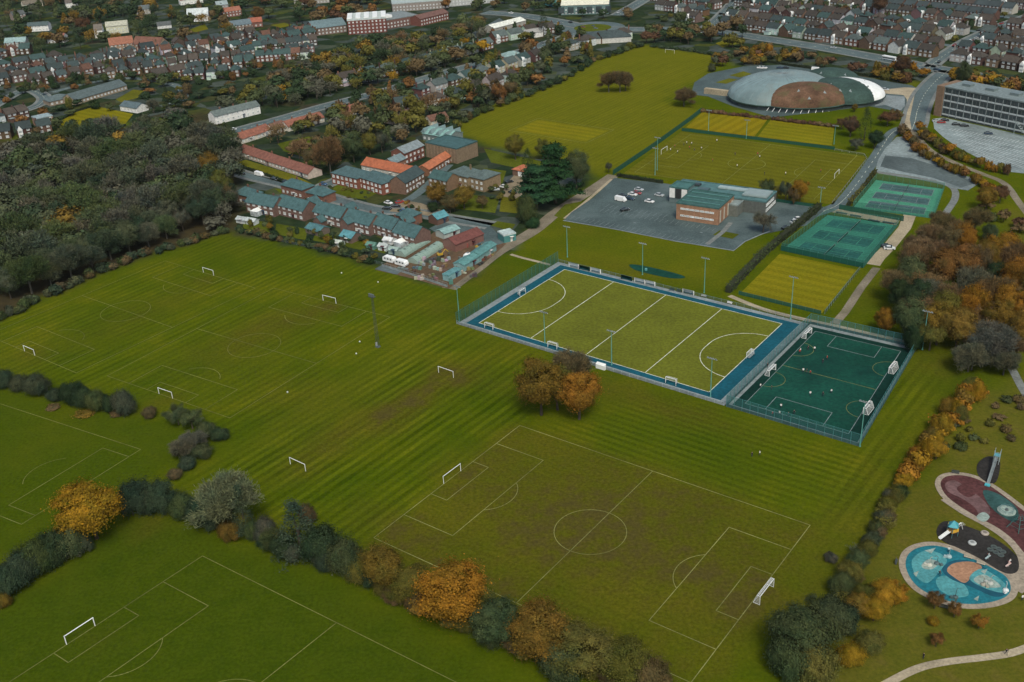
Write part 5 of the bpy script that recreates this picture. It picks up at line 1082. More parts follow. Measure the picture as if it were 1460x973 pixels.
# factories, shops
def bigbox(pl, pr, d, he, lb, wall, roofc, roof='flat', rh=.5, extras=(), nm='factory', cat='building'):
    r = villa(pl, pr, d, lb, wall, roofc, he, rh, roof, near=False, door=False, windows=he > 5, name=nm, cat=cat)
    return r
r = bigbox((497, 50), (552, 46), 34, 11, 'red brick factory with bright white roof', (.15, .055, .045), (.52, .58, .56)); [MB().box((-14 + k * 7, 0, 12), (4, 26, .8)).build('roof_light', 'white_paint', r) for k in range(5)]
r = bigbox((448, 52), (495, 46), 26, 6, 'long factory shed with blue grey roof', (.18, .13, .11), (.13, .19, .20), 'gable', 4)
r = bigbox((552, 42), (598, 34), 30, 7, 'low dark brick works right of the white roof', (.16, .09, .075), (.18, .21, .21)); MB().box((-10, -4, 8.6), (8, 8, 2)).build('tank_house', 'white_paint', r)
r = bigbox((600, 38), (640, 28), 12, 6, 'low brick works with red sawtooth front', (.17, .07, .055), (.15, .08, .065), 'gable', 2.5)
r = bigbox((560, 18), (640, 12), 30, 7, 'far grey roofed works at the top edge', (.25, .22, .2), (.34, .40, .39)); r = bigbox((640, 10), (705, 4), 20, 8, 'far office with white bands at the top edge', (.4, .42, .42), (.12, .15, .15))
r = bigbox((420, 8), (470, 4), 22, 7, 'pale roofed works behind the red brown trees', (.3, .28, .26), (.5, .54, .5))
r = bigbox((800, 22), (868, 20), 30, 8, 'superstore with cream curved roof beside the roundabout', (.13, .2, .2), (.70, .68, .54), 'gable', 3.0, nm='superstore'); [MB().box((-20 + k * 8, -15.2, 4), (5, .3, 5)).build('shopfront', 'glass', r) for k in range(6)]
r = bigbox((786, 10), (802, 8), 14, 9, 'teal block left of the cream superstore', (.06, .2, .2), (.1, .2, .2))
r = bigbox((835, 64), (900, 60), 16, 4, 'dark roofed school block above the big field', (.5, .5, .46), (.05, .07, .07), 'hip', 4)
r = bigbox((705, 48), (750, 36), 12, 4, 'long white roofed shed by the railway strip', (.35, .34, .3), (.68, .70, .62), 'gable', 2)
r = bigbox((752, 56), (775, 52), 10, 4, 'white walled workshop below the tall dark conifer', WHITE, (.3, .3, .28), 'gable', 2)
r = bigbox((720, 92), (746, 88), 10, 5, 'cream villa with teal grey roof above the field hedge', CREAM, (.22, .32, .31), 'hip', 2.4)
r = bigbox((885, -8), (915, -12), 20, 6, 'pale shed at the top edge beside the rising road', (.4, .4, .38), (.5, .52, .5))
r = bigbox((1335, 108), (1362, 104), 4, 3, 'small white topped kiosk by the curving road', (.25, .15, .12), (.7, .7, .68)) if False else None

# ================================================================== TREES
def quads_mesh(name, C, A, B, mat):
    """leaf cards: centres C and half axes A, B (n,3)"""
    n = len(C); v = np.stack([C - A - B * .35, C + B - A * .2, C + A + B * .3, C - B + A * .25], 1).reshape(-1, 3).astype(np.float32)
    me = bpy.data.meshes.new(name); me.vertices.add(n * 4); me.vertices.foreach_set('co', v.ravel()); me.loops.add(n * 4); me.polygons.add(n)
    me.loops.foreach_set('vertex_index', np.arange(n * 4, dtype=np.int32)); me.polygons.foreach_set('loop_start', np.arange(0, n * 4, 4, dtype=np.int32))
    me.materials.append(MAT[mat]); me.update(calc_edges=True); return me
def leaves(rs, centres, spread, per, size, flat=.0):
    C = np.repeat(centres, per, 0) + rs.normal(0, 1, (len(centres) * per, 3)) * np.repeat(spread, per, 0) * rs.choice([.75, 1.0, 1.2, 1.4], (len(centres) * per, 1), p=[.32, .38, .26, .04])
    n = len(C); mid = centres.mean(0); cc = np.repeat(centres, per, 0); u = lambda v: v / (np.linalg.norm(v, axis=1)[:, None] + 1e-6)
    nr = u(u(C - cc) * .7 + u(cc - mid) * .8 + rs.normal(0, .38, (n, 3)) + np.array((0, 0, .25 + flat))); a = u(np.cross(nr, rs.normal(0, 1, (n, 3)))); b = np.cross(nr, a)
    s = size * rs.uniform(.6, 1.5, (n, 1)); return C, a * s, b * s * .75
def clumps(rs, n, r, zc, rz, lobes=6, inner=.35):
    d = rs.normal(0, 1, (n, 3)); d /= np.linalg.norm(d, axis=1)[:, None]; L = rs.normal(0, 1, (lobes, 3)); L /= np.linalg.norm(L, axis=1)[:, None]
    bulge = .66 + .34 * np.clip((d @ L.T).max(1) * 2.2 - 1.1, 0, 1); k = rs.uniform(inner, 1, (n, 1)) ** .45
    p = d * bulge[:, None] * k * .86; p[:, 2] = np.where(p[:, 2] < 0, p[:, 2] * .75, p[:, 2]); p[:, :2] *= r; p[:, 2] = p[:, 2] * rz + zc; return p
def trunk_mb(rs, top, r0, spread=.5, limbs=6, base=0):
    b = MB(); z1 = top * .55; b.tube((0, 0, base), (.02, .01, z1), r0, r0 * .65, 7)
    for k in range(limbs):
        a = 2 * math.pi * k / limbs + rs.uniform(-.3, .3); q = (spread * rs.uniform(.5, 1) * math.cos(a), spread * rs.uniform(.5, 1) * math.sin(a), top * rs.uniform(.75, 1.15)); m = (q[0] * .4, q[1] * .4, z1 + (q[2] - z1) * .35)
        b.tube((.02, .01, z1 * rs.uniform(.7, 1)), m, r0 * .5, r0 * .32, 5); b.tube(m, q, r0 * .32, r0 * .1, 4)
    return b
def bare_mb(rs, n1=7, h=2.2):
    b = MB(); tw = []; b.tube((0, 0, 0), (.01, 0, h * .38), .055, .042, 7)
    def grow(p, d, L, r, lev):
        q = p + d * L; b.tube(p, q, r, r * .6, 4 if lev else 5)
        if lev == 3: tw.append((q, d)); return
        for k in range(3 if lev else 4):
            nd = (d + Vector(rs.normal(0, .48, 3)) + Vector((0, 0, .12))).normalized(); grow(p + d * L * rs.uniform(.55, 1), nd, L * rs.uniform(.62, .8), r * .55, lev + 1)
            tw.append((p + d * L * rs.uniform(.5, 1), nd))
    for k in range(n1):
        a = 2 * math.pi * k / n1 + rs.uniform(-.3, .3); d = Vector((math.cos(a) * .75, math.sin(a) * .75, rs.uniform(.5, 1.3))).normalized(); grow(Vector((0, 0, h * rs.uniform(.22, .38))), d, .52, .026, 0)
    return b, tw
PROTO = {}
def proto(kind, hi, var):
    key = (kind, hi, var)
    if key in PROTO: return PROTO[key]
    rs = np.random.RandomState(sum(map(ord, kind)) * 7 + var * 31 + hi)
    size = .021 if hi else .07
    if kind == 'round':
        c = clumps(rs, 95 if hi else 80, 1, 1.25, .95, 9, .25); C = leaves(rs, c, rs.uniform(.065, .15, (len(c), 1)) * np.array((1, 1, .8)), 350 if hi else 30, size); tr = trunk_mb(rs, 1.0, .06, .5)
    elif kind == 'bush':
        c = clumps(rs, 85 if hi else 65, 1, .5, .62, 9, .2); c[:, 2] = np.maximum(c[:, 2], .05); C = leaves(rs, c, rs.uniform(.06, .15, (len(c), 1)) * np.array((1, 1, .8)), 300 if hi else 28, size); tr = trunk_mb(rs, .45, .045, .4, 5)
    elif kind == 'sparse':                                   # thin crown, twigs and some leaves
        b, tw = bare_mb(rs, 7); q = np.array([t[0] for t in tw]); ii = rs.choice(len(q), 260 if hi else 120); c = q[ii]; C = leaves(rs, c, np.full((len(c), 3), .085), 80 if hi else 16, size * 1.0); tr = b
    elif kind == 'twig':                                     # nearly leafless crown: a haze of fine twigs
        b, tw = bare_mb(rs, 8); q = np.array([t[0] for t in tw]); d = np.array([t[1] for t in tw]); k = 34 if hi else 8; n = len(q) * k
        Cc = np.repeat(q, k, 0) + rs.normal(0, .09, (n, 3)); dd = np.repeat(d, k, 0) + rs.normal(0, .45, (n, 3)) + np.array((0, 0, .35)); dd /= np.linalg.norm(dd, axis=1)[:, None]; bb = np.cross(dd, rs.normal(0, 1, dd.shape)); bb /= np.linalg.norm(bb, axis=1)[:, None]
        C = (Cc, dd * rs.uniform(.04, .09, (n, 1)) * (1 if hi else 1.3), bb * (.009 if hi else .022)); tr = b
    elif kind == 'bare':
        b, tw = bare_mb(rs, 8); q = np.array([t[0] for t in tw]); d = np.array([t[1] for t in tw]); k = 9 if hi else 5
        Cc = np.repeat(q, k, 0) + rs.normal(0, .05, (len(q) * k, 3)); dd = np.repeat(d, k, 0) + rs.normal(0, .6, (len(q) * k, 3)); dd /= np.linalg.norm(dd, axis=1)[:, None]; bb = np.cross(dd, rs.normal(0, 1, dd.shape)); bb /= np.linalg.norm(bb, axis=1)[:, None]
        C = (Cc + dd * .08, dd * .10, bb * (.007 if hi else .011)); tr = b
    elif kind == 'cypress':
        z = rs.uniform(.03, 1, 110) ** .8; a = rs.uniform(0, 6.28, 110); r = np.sin(np.clip(z * 1.05, 0, 1) * math.pi) ** .6 * .8 * (1.1 - .45 * z); c = np.stack([r * np.cos(a), r * np.sin(a), z * 3], 1); C = leaves(rs, c, np.tile([.13, .13, .2], (110, 1)), 30 if hi else 14, size * 1.3); tr = trunk_mb(rs, 1.5, .08, .2, 3)
    elif kind == 'conifer':
        z = rs.uniform(.05, 1, 150); a = rs.uniform(0, 6.28, 150); r = (1 - z) * rs.uniform(.55, 1, 150) + .05; c = np.stack([r * np.cos(a), r * np.sin(a), z * 2.6 + .15 - .12 * r], 1); C = leaves(rs, c, np.tile([.10, .10, .07], (150, 1)), 26 if hi else 12, size * 1.2, .5); tr = trunk_mb(rs, 2.2, .07, .25, 4)
    elif kind == 'cedar':
        cs = []
        for k in range(80):
            z = rs.uniform(.18, 1); a = rs.uniform(0, 6.28); r = (1.12 - z) * rs.uniform(.3, 1.1); cx, cy = r * math.cos(a), r * math.sin(a)
            for j in range(7): cs.append((cx + rs.normal(0, .13), cy + rs.normal(0, .13), z * 2.1 + rs.normal(0, .02)))
        c = np.array(cs); C = leaves(rs, c, np.tile([.09, .09, .025], (len(c), 1)), 44 if hi else 10, size * 1.5, .7); tr = trunk_mb(rs, 1.7, .08, .6, 7)
    PROTO[key] = (tr.mesh('trunk', 'bark'), quads_mesh('crown', *C, 'leaf')); return PROTO[key]
UNIT_H = dict(twig=2.3, round=2.2, bush=1.1, sparse=2.3, bare=2.3, cypress=3.0, conifer=2.75, cedar=2.1)
TC = {'orange': (.235, .115, 0.017), 'gold': (.255, .150, 0.016), 'amber': (.165, .105, 0.022), 'olive': (.112, .104, 0.025), 'dull green': (.066, .084, 0.036), 'dark green': (.032, .052, 0.025), 'blue green': (.044, .064, 0.036), 'brown': (.120, .086, 0.042), 'red brown': (.105, .06, 0.036), 'grey': (.088, .088, 0.064), 'grey green': (.070, .080, 0.048), 'copper': (.15, .095, 0.048), 'deep green': (.026, .062, 0.028), 'pale green': (.115, .135, 0.086), 'rust': (.165, .085, 0.030)}
BARK = {'twig': (.075, .07, .055), 'bare': (.10, .085, .065), 'sparse': (.085, .07, .05)}
TR = random.Random(11)
for q_ in ((105, 176, 12), (130, 172, 14), (155, 168, 13), (172, 168, 8), (185, 137, 8), (280, 41, 9), (405, 37, 8), (420, 212, 10), (440, 206, 10), (1035, 62, 10)): foot(at(q_[0], q_[1]), q_[2])
NT = [0]; LEAFK = {'twig': 1.15, 'bare': 1.2, 'sparse': 1.05, 'conifer': 1.1, 'cypress': .9}
AUTO = []
def tree(p, r, h, kind, col, label, group=None, hi=False, name=None, auto=False):
    if auto: AUTO.append((p, r, h, kind, col, label, group, hi)); return None
    v = TR.randrange(3); tr, cr = proto(kind, hi, v)
    root = thing(name or {'bush': 'bush', 'cypress': 'cypress_tree', 'conifer': 'conifer_tree', 'cedar': 'cedar_tree', 'bare': 'bare_tree'}.get(kind, 'tree'), label, 'bush' if kind == 'bush' else 'tree', (p.x, p.y, 0), TR.uniform(0, 6.28), group, (r * TR.uniform(.92, 1.08), r * TR.uniform(.92, 1.08), h / UNIT_H[kind]))
    c = TC[col]; k = TR.uniform(.85, 1.2) * LEAFK.get(kind, 1.0); c = (c[0] * k * TR.uniform(.92, 1.08), c[1] * k, c[2] * k * TR.uniform(.85, 1.15))
    put('trunk', tr, root, BARK.get(kind, (.06, .05, .038))); put('crown', cr, root, c); NT[0] += 1
    return root
def clear(p, r=2):
    for x, y, q in FOOT:
        if abs(x - p.x) < q + r and abs(y - p.y) < q + r and math.hypot(x - p.x, y - p.y) < q * .85 + r: return False
    return not near_road(p, 5 + r)
def scatter(poly_px, n, kinds, cols, rr, hh, phrase, group, seed=0, minsep=4.5, check=True, noun='tree', hi=False):
    """scatter single trees over a patch of ground; each is labelled by colour and its rank from the left"""
    rs = random.Random(seed + 17); poly = P(*poly_px); xs = [q.x for q in poly]; ys = [q.y for q in poly]; got = []; tries = 0
    while len(got) < n and tries < n * 60:
        tries += 1; p = Vector((rs.uniform(min(xs), max(xs)), rs.uniform(min(ys), max(ys)), 0))
        if not inpoly(np.array([p.x]), np.array([p.y]), poly)[0]: continue
        if any((p - g[0]).length < minsep for g in got): continue
        if check and not clear(p): continue
        got.append((p, rs.choice(kinds), rs.choice(cols), rs.uniform(*rr)))
    emit(got, hh, phrase, group, hi, rs)
def emit(got, hh, phrase, group, hi, rs):
    cnt = {}
    got = [g for g in got if -25 < proj(g[0].x, g[0].y, 3)[0] < 1485]
    got.sort(key=lambda g: proj(g[0].x, g[0].y, 5)[0])
    for p, k, c, r in got:
        nn = {'bush': 'bush', 'cypress': 'cypress', 'conifer': 'conifer', 'bare': 'bare tree'}.get(k, 'tree'); cnt[c, nn] = cnt.get((c, nn), 0) + 1
        cc = 'black green' if k in ('cypress', 'conifer') and c == 'dark green' else c
        asp = {'cypress': 4.2, 'conifer': 2.9, 'bush': 1.25}.get(k, 2.05); rad = r * (.55 if k in ('cypress',) else .75 if k == 'conifer' else 1); h = rad * asp if hh is None else rs.uniform(*hh)
        tree(p, rad, h, k, c, '%s %s, %s such from left %s' % (cc, nn, ordinal(cnt[c, nn]), phrase), group, hi, auto=True)
def along(line_px, n, kinds, cols, rr, hh, phrase, group, seed=0, jit=2.0, hi=False):
    rs = random.Random(seed + 5); pts = P(*line_px); L = [0]; got = []
    for a, c in zip(pts, pts[1:]): L.append(L[-1] + (c - a).length)
    for k in range(n):
        s = (k + .5) / n * L[-1]; i = max(j for j in range(len(L) - 1) if L[j] <= s); p = pts[i].lerp(pts[i + 1], (s - L[i]) / (L[i + 1] - L[i])) + Vector((rs.uniform(-jit, jit), rs.uniform(-jit, jit), 0)); got.append((p, rs.choice(kinds), rs.choice(cols), rs.uniform(*rr)))
    emit(got, hh, phrase, group, hi, rs)
# --- the left wood, planted in lines that follow its edge
def wood():
    a, c = at(-75, 490), at(332, 322); d = (c - a); L = d.length; d.normalize(); nrm = Vector((-d.y, d.x, 0)); rs = random.Random(23)
    lim = P((-400, 620), (0, 447), (55, 420), (120, 394), (205, 360), (333, 322), (340, 212), (300, 178), (262, 186), (190, 198), (90, 202), (0, 205), (-260, 235))
    for k in range(20):
        got = []; s = rs.uniform(0, 6)
        while s < L + 130:
            p = a + d * (s - 40) + nrm * (4 + k * 9.4) + Vector((rs.uniform(-2.4, 2.4), rs.uniform(-2.4, 2.4), 0)); s += rs.uniform(8.0, 11.5)
            px, py = proj(p.x, p.y, 8)
            if inpoly(np.array([p.x]), np.array([p.y]), lim)[0] and -22 < px < 360: got.append((px, p))
        got.sort(key=lambda g: g[0]); cnt = {}
        for px, p in got:
            kind = rs.choice(('twig', 'twig', 'twig', 'sparse', 'round', 'twig')) if k else rs.choice(('round', 'twig', 'bush', 'sparse')); col = rs.choice(('dull green', 'dull green', 'grey green', 'grey green', 'grey green', 'blue green', 'grey', 'grey', 'grey', 'dull green', 'grey green'))
            if rs.random() < .012: col = 'amber'
            r = rs.choice((rs.uniform(4.8, 6.5), rs.uniform(6.5, 9.5))); h = r * rs.uniform(1.9, 2.35) if r > 6.5 else rs.uniform(12, 16) if k else rs.uniform(8, 12); cnt[col] = cnt.get(col, 0) + 1
            tree(p, r, h if kind != 'bush' else h * .7, kind, col, '%s tree of the left wood, %s line back, %s such from left' % (col, ordinal(k + 1), ordinal(cnt[col])), 'trees of the left wood', hi=k < 3, auto=True)
wood()
along([(-10, 462), (60, 428), (125, 398), (205, 366), (270, 348), (330, 330)], 34, ['bush'], ['dull green', 'blue green', 'brown', 'dull green', 'grey green'], (2.2, 3.6), (2.5, 4.5), 'along the edge of the wood', 'bushes along the wood edge', 3, 1.5)
# --- named trees
NB = 'hedgerow across the foreground'
for px, py, r, h, kind, col, lb in (
    (138, 768, 8.8, 14.5, 'round', 'gold', 'large round golden tree in the foreground hedge'), (12, 846, 4.8, 7, 'bush', 'blue green', 'dark hedge bush at the left edge of the foreground'), (34, 832, 5, 7.5, 'bush', 'blue green', 'second dark hedge bush from the left edge'), (57, 815, 5, 8, 'bush', 'dull green', 'third dark hedge bush from the left edge'), (80, 802, 5, 8, 'bush', 'blue green', 'fourth dark hedge bush from the left edge'), (104, 790, 4.8, 7.5, 'bush', 'dull green', 'hedge bush just below the golden tree'), (8, 864, 2.2, 3.2, 'bush', 'amber', 'small amber bush at the left edge'),
    (198, 728, 5.2, 8, 'bush', 'blue green', 'dark bush right of the golden tree'), (232, 728, 5, 8, 'bush', 'blue green', 'dark bush below the end of the short hedge'), (262, 738, 4, 6.5, 'bush', 'dull green', 'low dark bush left of the silvery willow'), (290, 748, 4.6, 7.5, 'bush', 'blue green', 'dark bush at the foot of the silvery willow'), (332, 752, 8.5, 16, 'twig', 'pale green', 'silvery leafless willow in the foreground hedge'), (352, 764, 4.2, 13, 'conifer', 'blue green', 'dark pointed conifer beside the silvery willow'), (328, 770, 3.4, 5, 'bush', 'amber', 'amber bush in front of the willow'), (378, 770, 3.8, 6, 'bush', 'grey', 'grey twiggy bush right of the willow'), (396, 782, 3.2, 4.5, 'bush', 'olive', 'olive bush left of the big evergreen'),
    (430, 792, 7.2, 13.5, 'conifer', 'blue green', 'big dark evergreen in the middle of the foreground hedge'), (462, 800, 5.6, 9, 'bush', 'blue green', 'dark bush right of the big evergreen'), (495, 815, 5.2, 8, 'bush', 'dull green', 'dull green bush left of the first amber tree'), (440, 745, 2.5, 5, 'bush', 'brown', 'brown bush behind the big evergreen'),
    (553, 842, 6.2, 11, 'round', 'amber', 'amber tree left of the orange round tree'), (588, 858, 5.4, 9, 'round', 'olive', 'olive tree between amber and orange trees'), (645, 890, 8.2, 14.5, 'round', 'orange', 'large round orange tree in the foreground hedge'), (706, 918, 6.2, 10, 'round', 'dull green', 'dark olive tree right of the round orange tree'), (685, 880, 4.6, 7.5, 'bush', 'olive', 'olive bush behind the round orange tree'), (765, 938, 7.4, 12, 'round', 'amber', 'amber tree at the bottom of the frame'), (832, 958, 7.2, 10, 'round', 'olive', 'yellow olive tree at the bottom edge'), (888, 972, 6.0, 9, 'round', 'olive', 'olive tree right of the bottom edge trees'), (800, 968, 5, 8, 'bush', 'dull green', 'dull green bush at the bottom edge'), (930, 985, 5, 7, 'bush', 'brown', 'brown bush at the end of the foreground hedge'), (620, 872, 4, 6, 'bush', 'rust', 'rust coloured bush left of the round orange tree'), (515, 828, 4, 6, 'bush', 'olive', 'olive bush before the amber tree')):
    tree(at(px, py), r * 1.08, h * 1.2, kind, col, lb, NB, True)
along([(-5, 852), (60, 812), (120, 784)], 9, ['bush', 'twig'], ['blue green', 'dull green', 'grey green'], (2.6, 4), (5, 8), 'in the lower left hedge run', NB, 31, 1.2, True)
along([(180, 732), (240, 728), (330, 758), (400, 782), (480, 812), (540, 840)], 24, ['bush', 'bush', 'twig'], ['blue green', 'dull green', 'olive', 'grey green', 'dark green'], (2.2, 4.2), (4, 7.5), 'in the middle hedge run', NB, 32, 1.6, True)
along([(540, 842), (620, 880), (700, 915), (780, 945), (880, 978)], 20, ['bush', 'round'], ['olive', 'dull green', 'amber', 'olive', 'brown'], (2.4, 4.2), (3.5, 7), 'in the right hedge run', NB, 33, 1.6, True)
along([(1396, 552), (1345, 618), (1305, 668), (1285, 696)], 24, ['bush', 'round', 'sparse'], ['orange', 'gold', 'gold', 'orange', 'amber'], (2.0, 3.4), (3.5, 7), 'in the upper hedge run beside the playground', 'autumn hedge between field and playground', 34, 1.6, True)
along([(1285, 700), (1262, 740), (1240, 785), (1205, 842), (1180, 880)], 20, ['bush', 'twig', 'bush'], ['olive', 'olive', 'dull green', 'brown', 'grey green'], (1.8, 3.0), (2.5, 4.5), 'in the lower hedge run beside the playground', 'autumn hedge between field and playground', 35, 1.4, True)
for px, py, r, h in ((1408, 512, 8.5, 14), (1385, 528, 6, 10)): tree(at(px, py), r, h, 'twig', 'grey', 'large pale leafless tree at the near end of the right wood' if r > 7 else 'smaller pale leafless tree at the near end of the right wood', 'autumn wood on the right', True)
for px, py, r, h, kind, col, lb in ((772, 592, 7.6, 18.5, 'round', 'amber', 'large olive and gold tree in front of the hockey pitch'), (826, 598, 6.4, 15.5, 'round', 'orange', 'orange tree in front of the hockey pitch'), (818, 560, 6.5, 16, 'twig', 'brown', 'leafless tree behind the olive and orange trees'), (795, 585, 6.0, 14, 'round', 'olive', 'darker olive tree between the olive and orange trees')): tree(at(px, py), r * 1.12, h * 1.12, kind, col, lb, 'tree clump by the hockey pitch', True)
SH = 'short hedge on the left'
for i, (px, py, r, h, kind, col) in enumerate(((8, 552, 4.4, 6.5, 'bush', 'blue green'), (30, 556, 4, 5.5, 'bush', 'grey green'), (55, 562, 5, 7.5, 'bush', 'grey green'), (80, 570, 3.4, 4, 'bush', 'blue green'), (106, 576, 4.4, 8.5, 'bush', 'dark green'), (122, 580, 4.2, 7.5, 'bush', 'dark green'), (140, 584, 4.2, 7, 'bush', 'dull green'), (158, 586, 3.4, 6, 'bush', 'dark green'), (180, 590, 4.6, 8.5, 'bush', 'grey green'), (214, 595, 2.8, 4, 'bush', 'brown'), (255, 606, 4.2, 8, 'sparse', 'dull green'), (275, 612, 4.2, 7.5, 'sparse', 'dull green'), (295, 622, 3.6, 5, 'bush', 'dull green'), (315, 626, 3.2, 4, 'bush', 'blue green'), (280, 640, 4.5, 6.5, 'twig', 'grey'), (262, 650, 4.6, 6, 'twig', 'grey'), (290, 652, 3.6, 4.5, 'bush', 'dull green'), (268, 668, 3.2, 4, 'bush', 'blue green'), (250, 682, 2.6, 3, 'bush', 'brown'))):
    tree(at(px, py), r, h, kind, col, '%s bush, %s along the short left hedge' % (col, ordinal(i + 1)), SH, True)
tree(at(166, 592), 3, 1.2, 'bush', 'brown', 'low tawny grass tussock beside the short left hedge', SH); tree(at(120, 592), 4, 1.2, 'bush', 'amber', 'low tawny grass bank below the short left hedge', SH); tree(at(75, 583), 3, 1.2, 'bush', 'brown', 'low tawny grass bank at the left hedge start', SH)
tree(at(116, 697), 1.0, 1.2, 'bush', 'dull green', 'tiny lone bush in the small left pitch')
# right hand hedge and playground trees
RH = 'autumn hedge between field and playground'
for i, (px, py, r, h, kind, col) in enumerate(((1392, 570, 3.2, 5.5, 'bush', 'gold'), (1372, 578, 3.4, 6, 'bush', 'gold'), (1352, 592, 3.4, 6, 'bush', 'amber'), (1366, 600, 3.0, 5.5, 'bush', 'olive'), (1342, 618, 3.4, 6.5, 'bush', 'gold'), (1326, 634, 3.2, 5.5, 'bush', 'amber'), (1334, 655, 3.4, 6.5, 'round', 'gold'), (1312, 668, 2.8, 5, 'round', 'gold'), (1288, 697, 2.8, 5, 'round', 'gold'), (1304, 655, 2.4, 4.5, 'bush', 'orange'), (1318, 652, 2.6, 5, 'bush', 'gold'), (1296, 682, 2.4, 4, 'bush', 'amber'), (1276, 712, 2.6, 3.4, 'bush', 'olive'), (1266, 728, 2.6, 3.4, 'bush', 'olive'), (1258, 744, 2.8, 3.6, 'bush', 'grey green'), (1250, 760, 2.6, 3.4, 'bush', 'olive'), (1243, 776, 2.8, 3.6, 'bush', 'grey green'), (1234, 792, 3, 4, 'bush', 'olive'), (1222, 808, 3, 4.5, 'bush', 'dull green'), (1212, 826, 3.4, 5, 'bush', 'olive'), (1200, 845, 3.6, 5.5, 'bush', 'dull green'), (1268, 712, 2.2, 3, 'bush', 'grey'), (1382, 560, 3, 5.5, 'bush', 'olive'))):
    tree(at(px, py), r, h, kind, col, '%s bush, %s down the hedge beside the playground' % (col, ordinal(i + 1)), RH, True)
for px, py, r, h, kind, col, lb in ((1142, 935, 8.0, 13, 'round', 'dull green', 'big dark bushy tree at the bottom right'), (1175, 915, 6.5, 12, 'round', 'dull green', 'dark tree right of the big bushy one'), (1195, 900, 4.5, 8, 'bush', 'blue green', 'small dark evergreen beside the golden trees'), (1120, 960, 6, 9, 'bush', 'dull green', 'dark bush at the bottom edge near the goal'), (1160, 965, 6, 8, 'bush', 'olive', 'olive bush at the bottom edge'), (1262, 868, 4.2, 8, 'round', 'gold', 'bright golden tree left of the splash pad'), (1245, 885, 3.4, 6.5, 'round', 'gold', 'golden tree lower left of the splash pad'), (1275, 858, 3, 6.5, 'sparse', 'orange', 'sparse orange tree at the splash pad rim'), (1230, 862, 3.6, 6, 'bush', 'olive', 'olive bush left of the golden trees'), (1220, 880, 3.6, 6.5, 'round', 'amber', 'amber tree beside the dark evergreen'),
    (1332, 868, 2.2, 5.8, 'sparse', 'rust', 'young rust coloured tree over the splash pad'), (1360, 880, 1.8, 5, 'sparse', 'rust', 'thin young tree below the splash pad'), (1395, 896, 2.0, 4.8, 'sparse', 'orange', 'young orange tree below the splash pad'), (1334, 922, 1.8, 4.4, 'sparse', 'rust', 'small russet tree on the lower lawn'), (1212, 945, 3.4, 4.5, 'bush', 'gold', 'yellow bush at the bottom right'), (1240, 925, 3.6, 4, 'bush', 'olive', 'olive scrub below the golden trees'), (1185, 800, 2, 2.2, 'bush', 'grey', 'small grey bush beside the pitch corner'), (1330, 890, 1.5, 2, 'bush', 'gold', 'small gold shrub on the splash pad verge'), (1360, 590, 2, 3, 'bush', 'grey green', 'small grey shrub by the hedge top')): tree(at(px, py), r, h, kind, col, lb, 'trees round the playground', True)
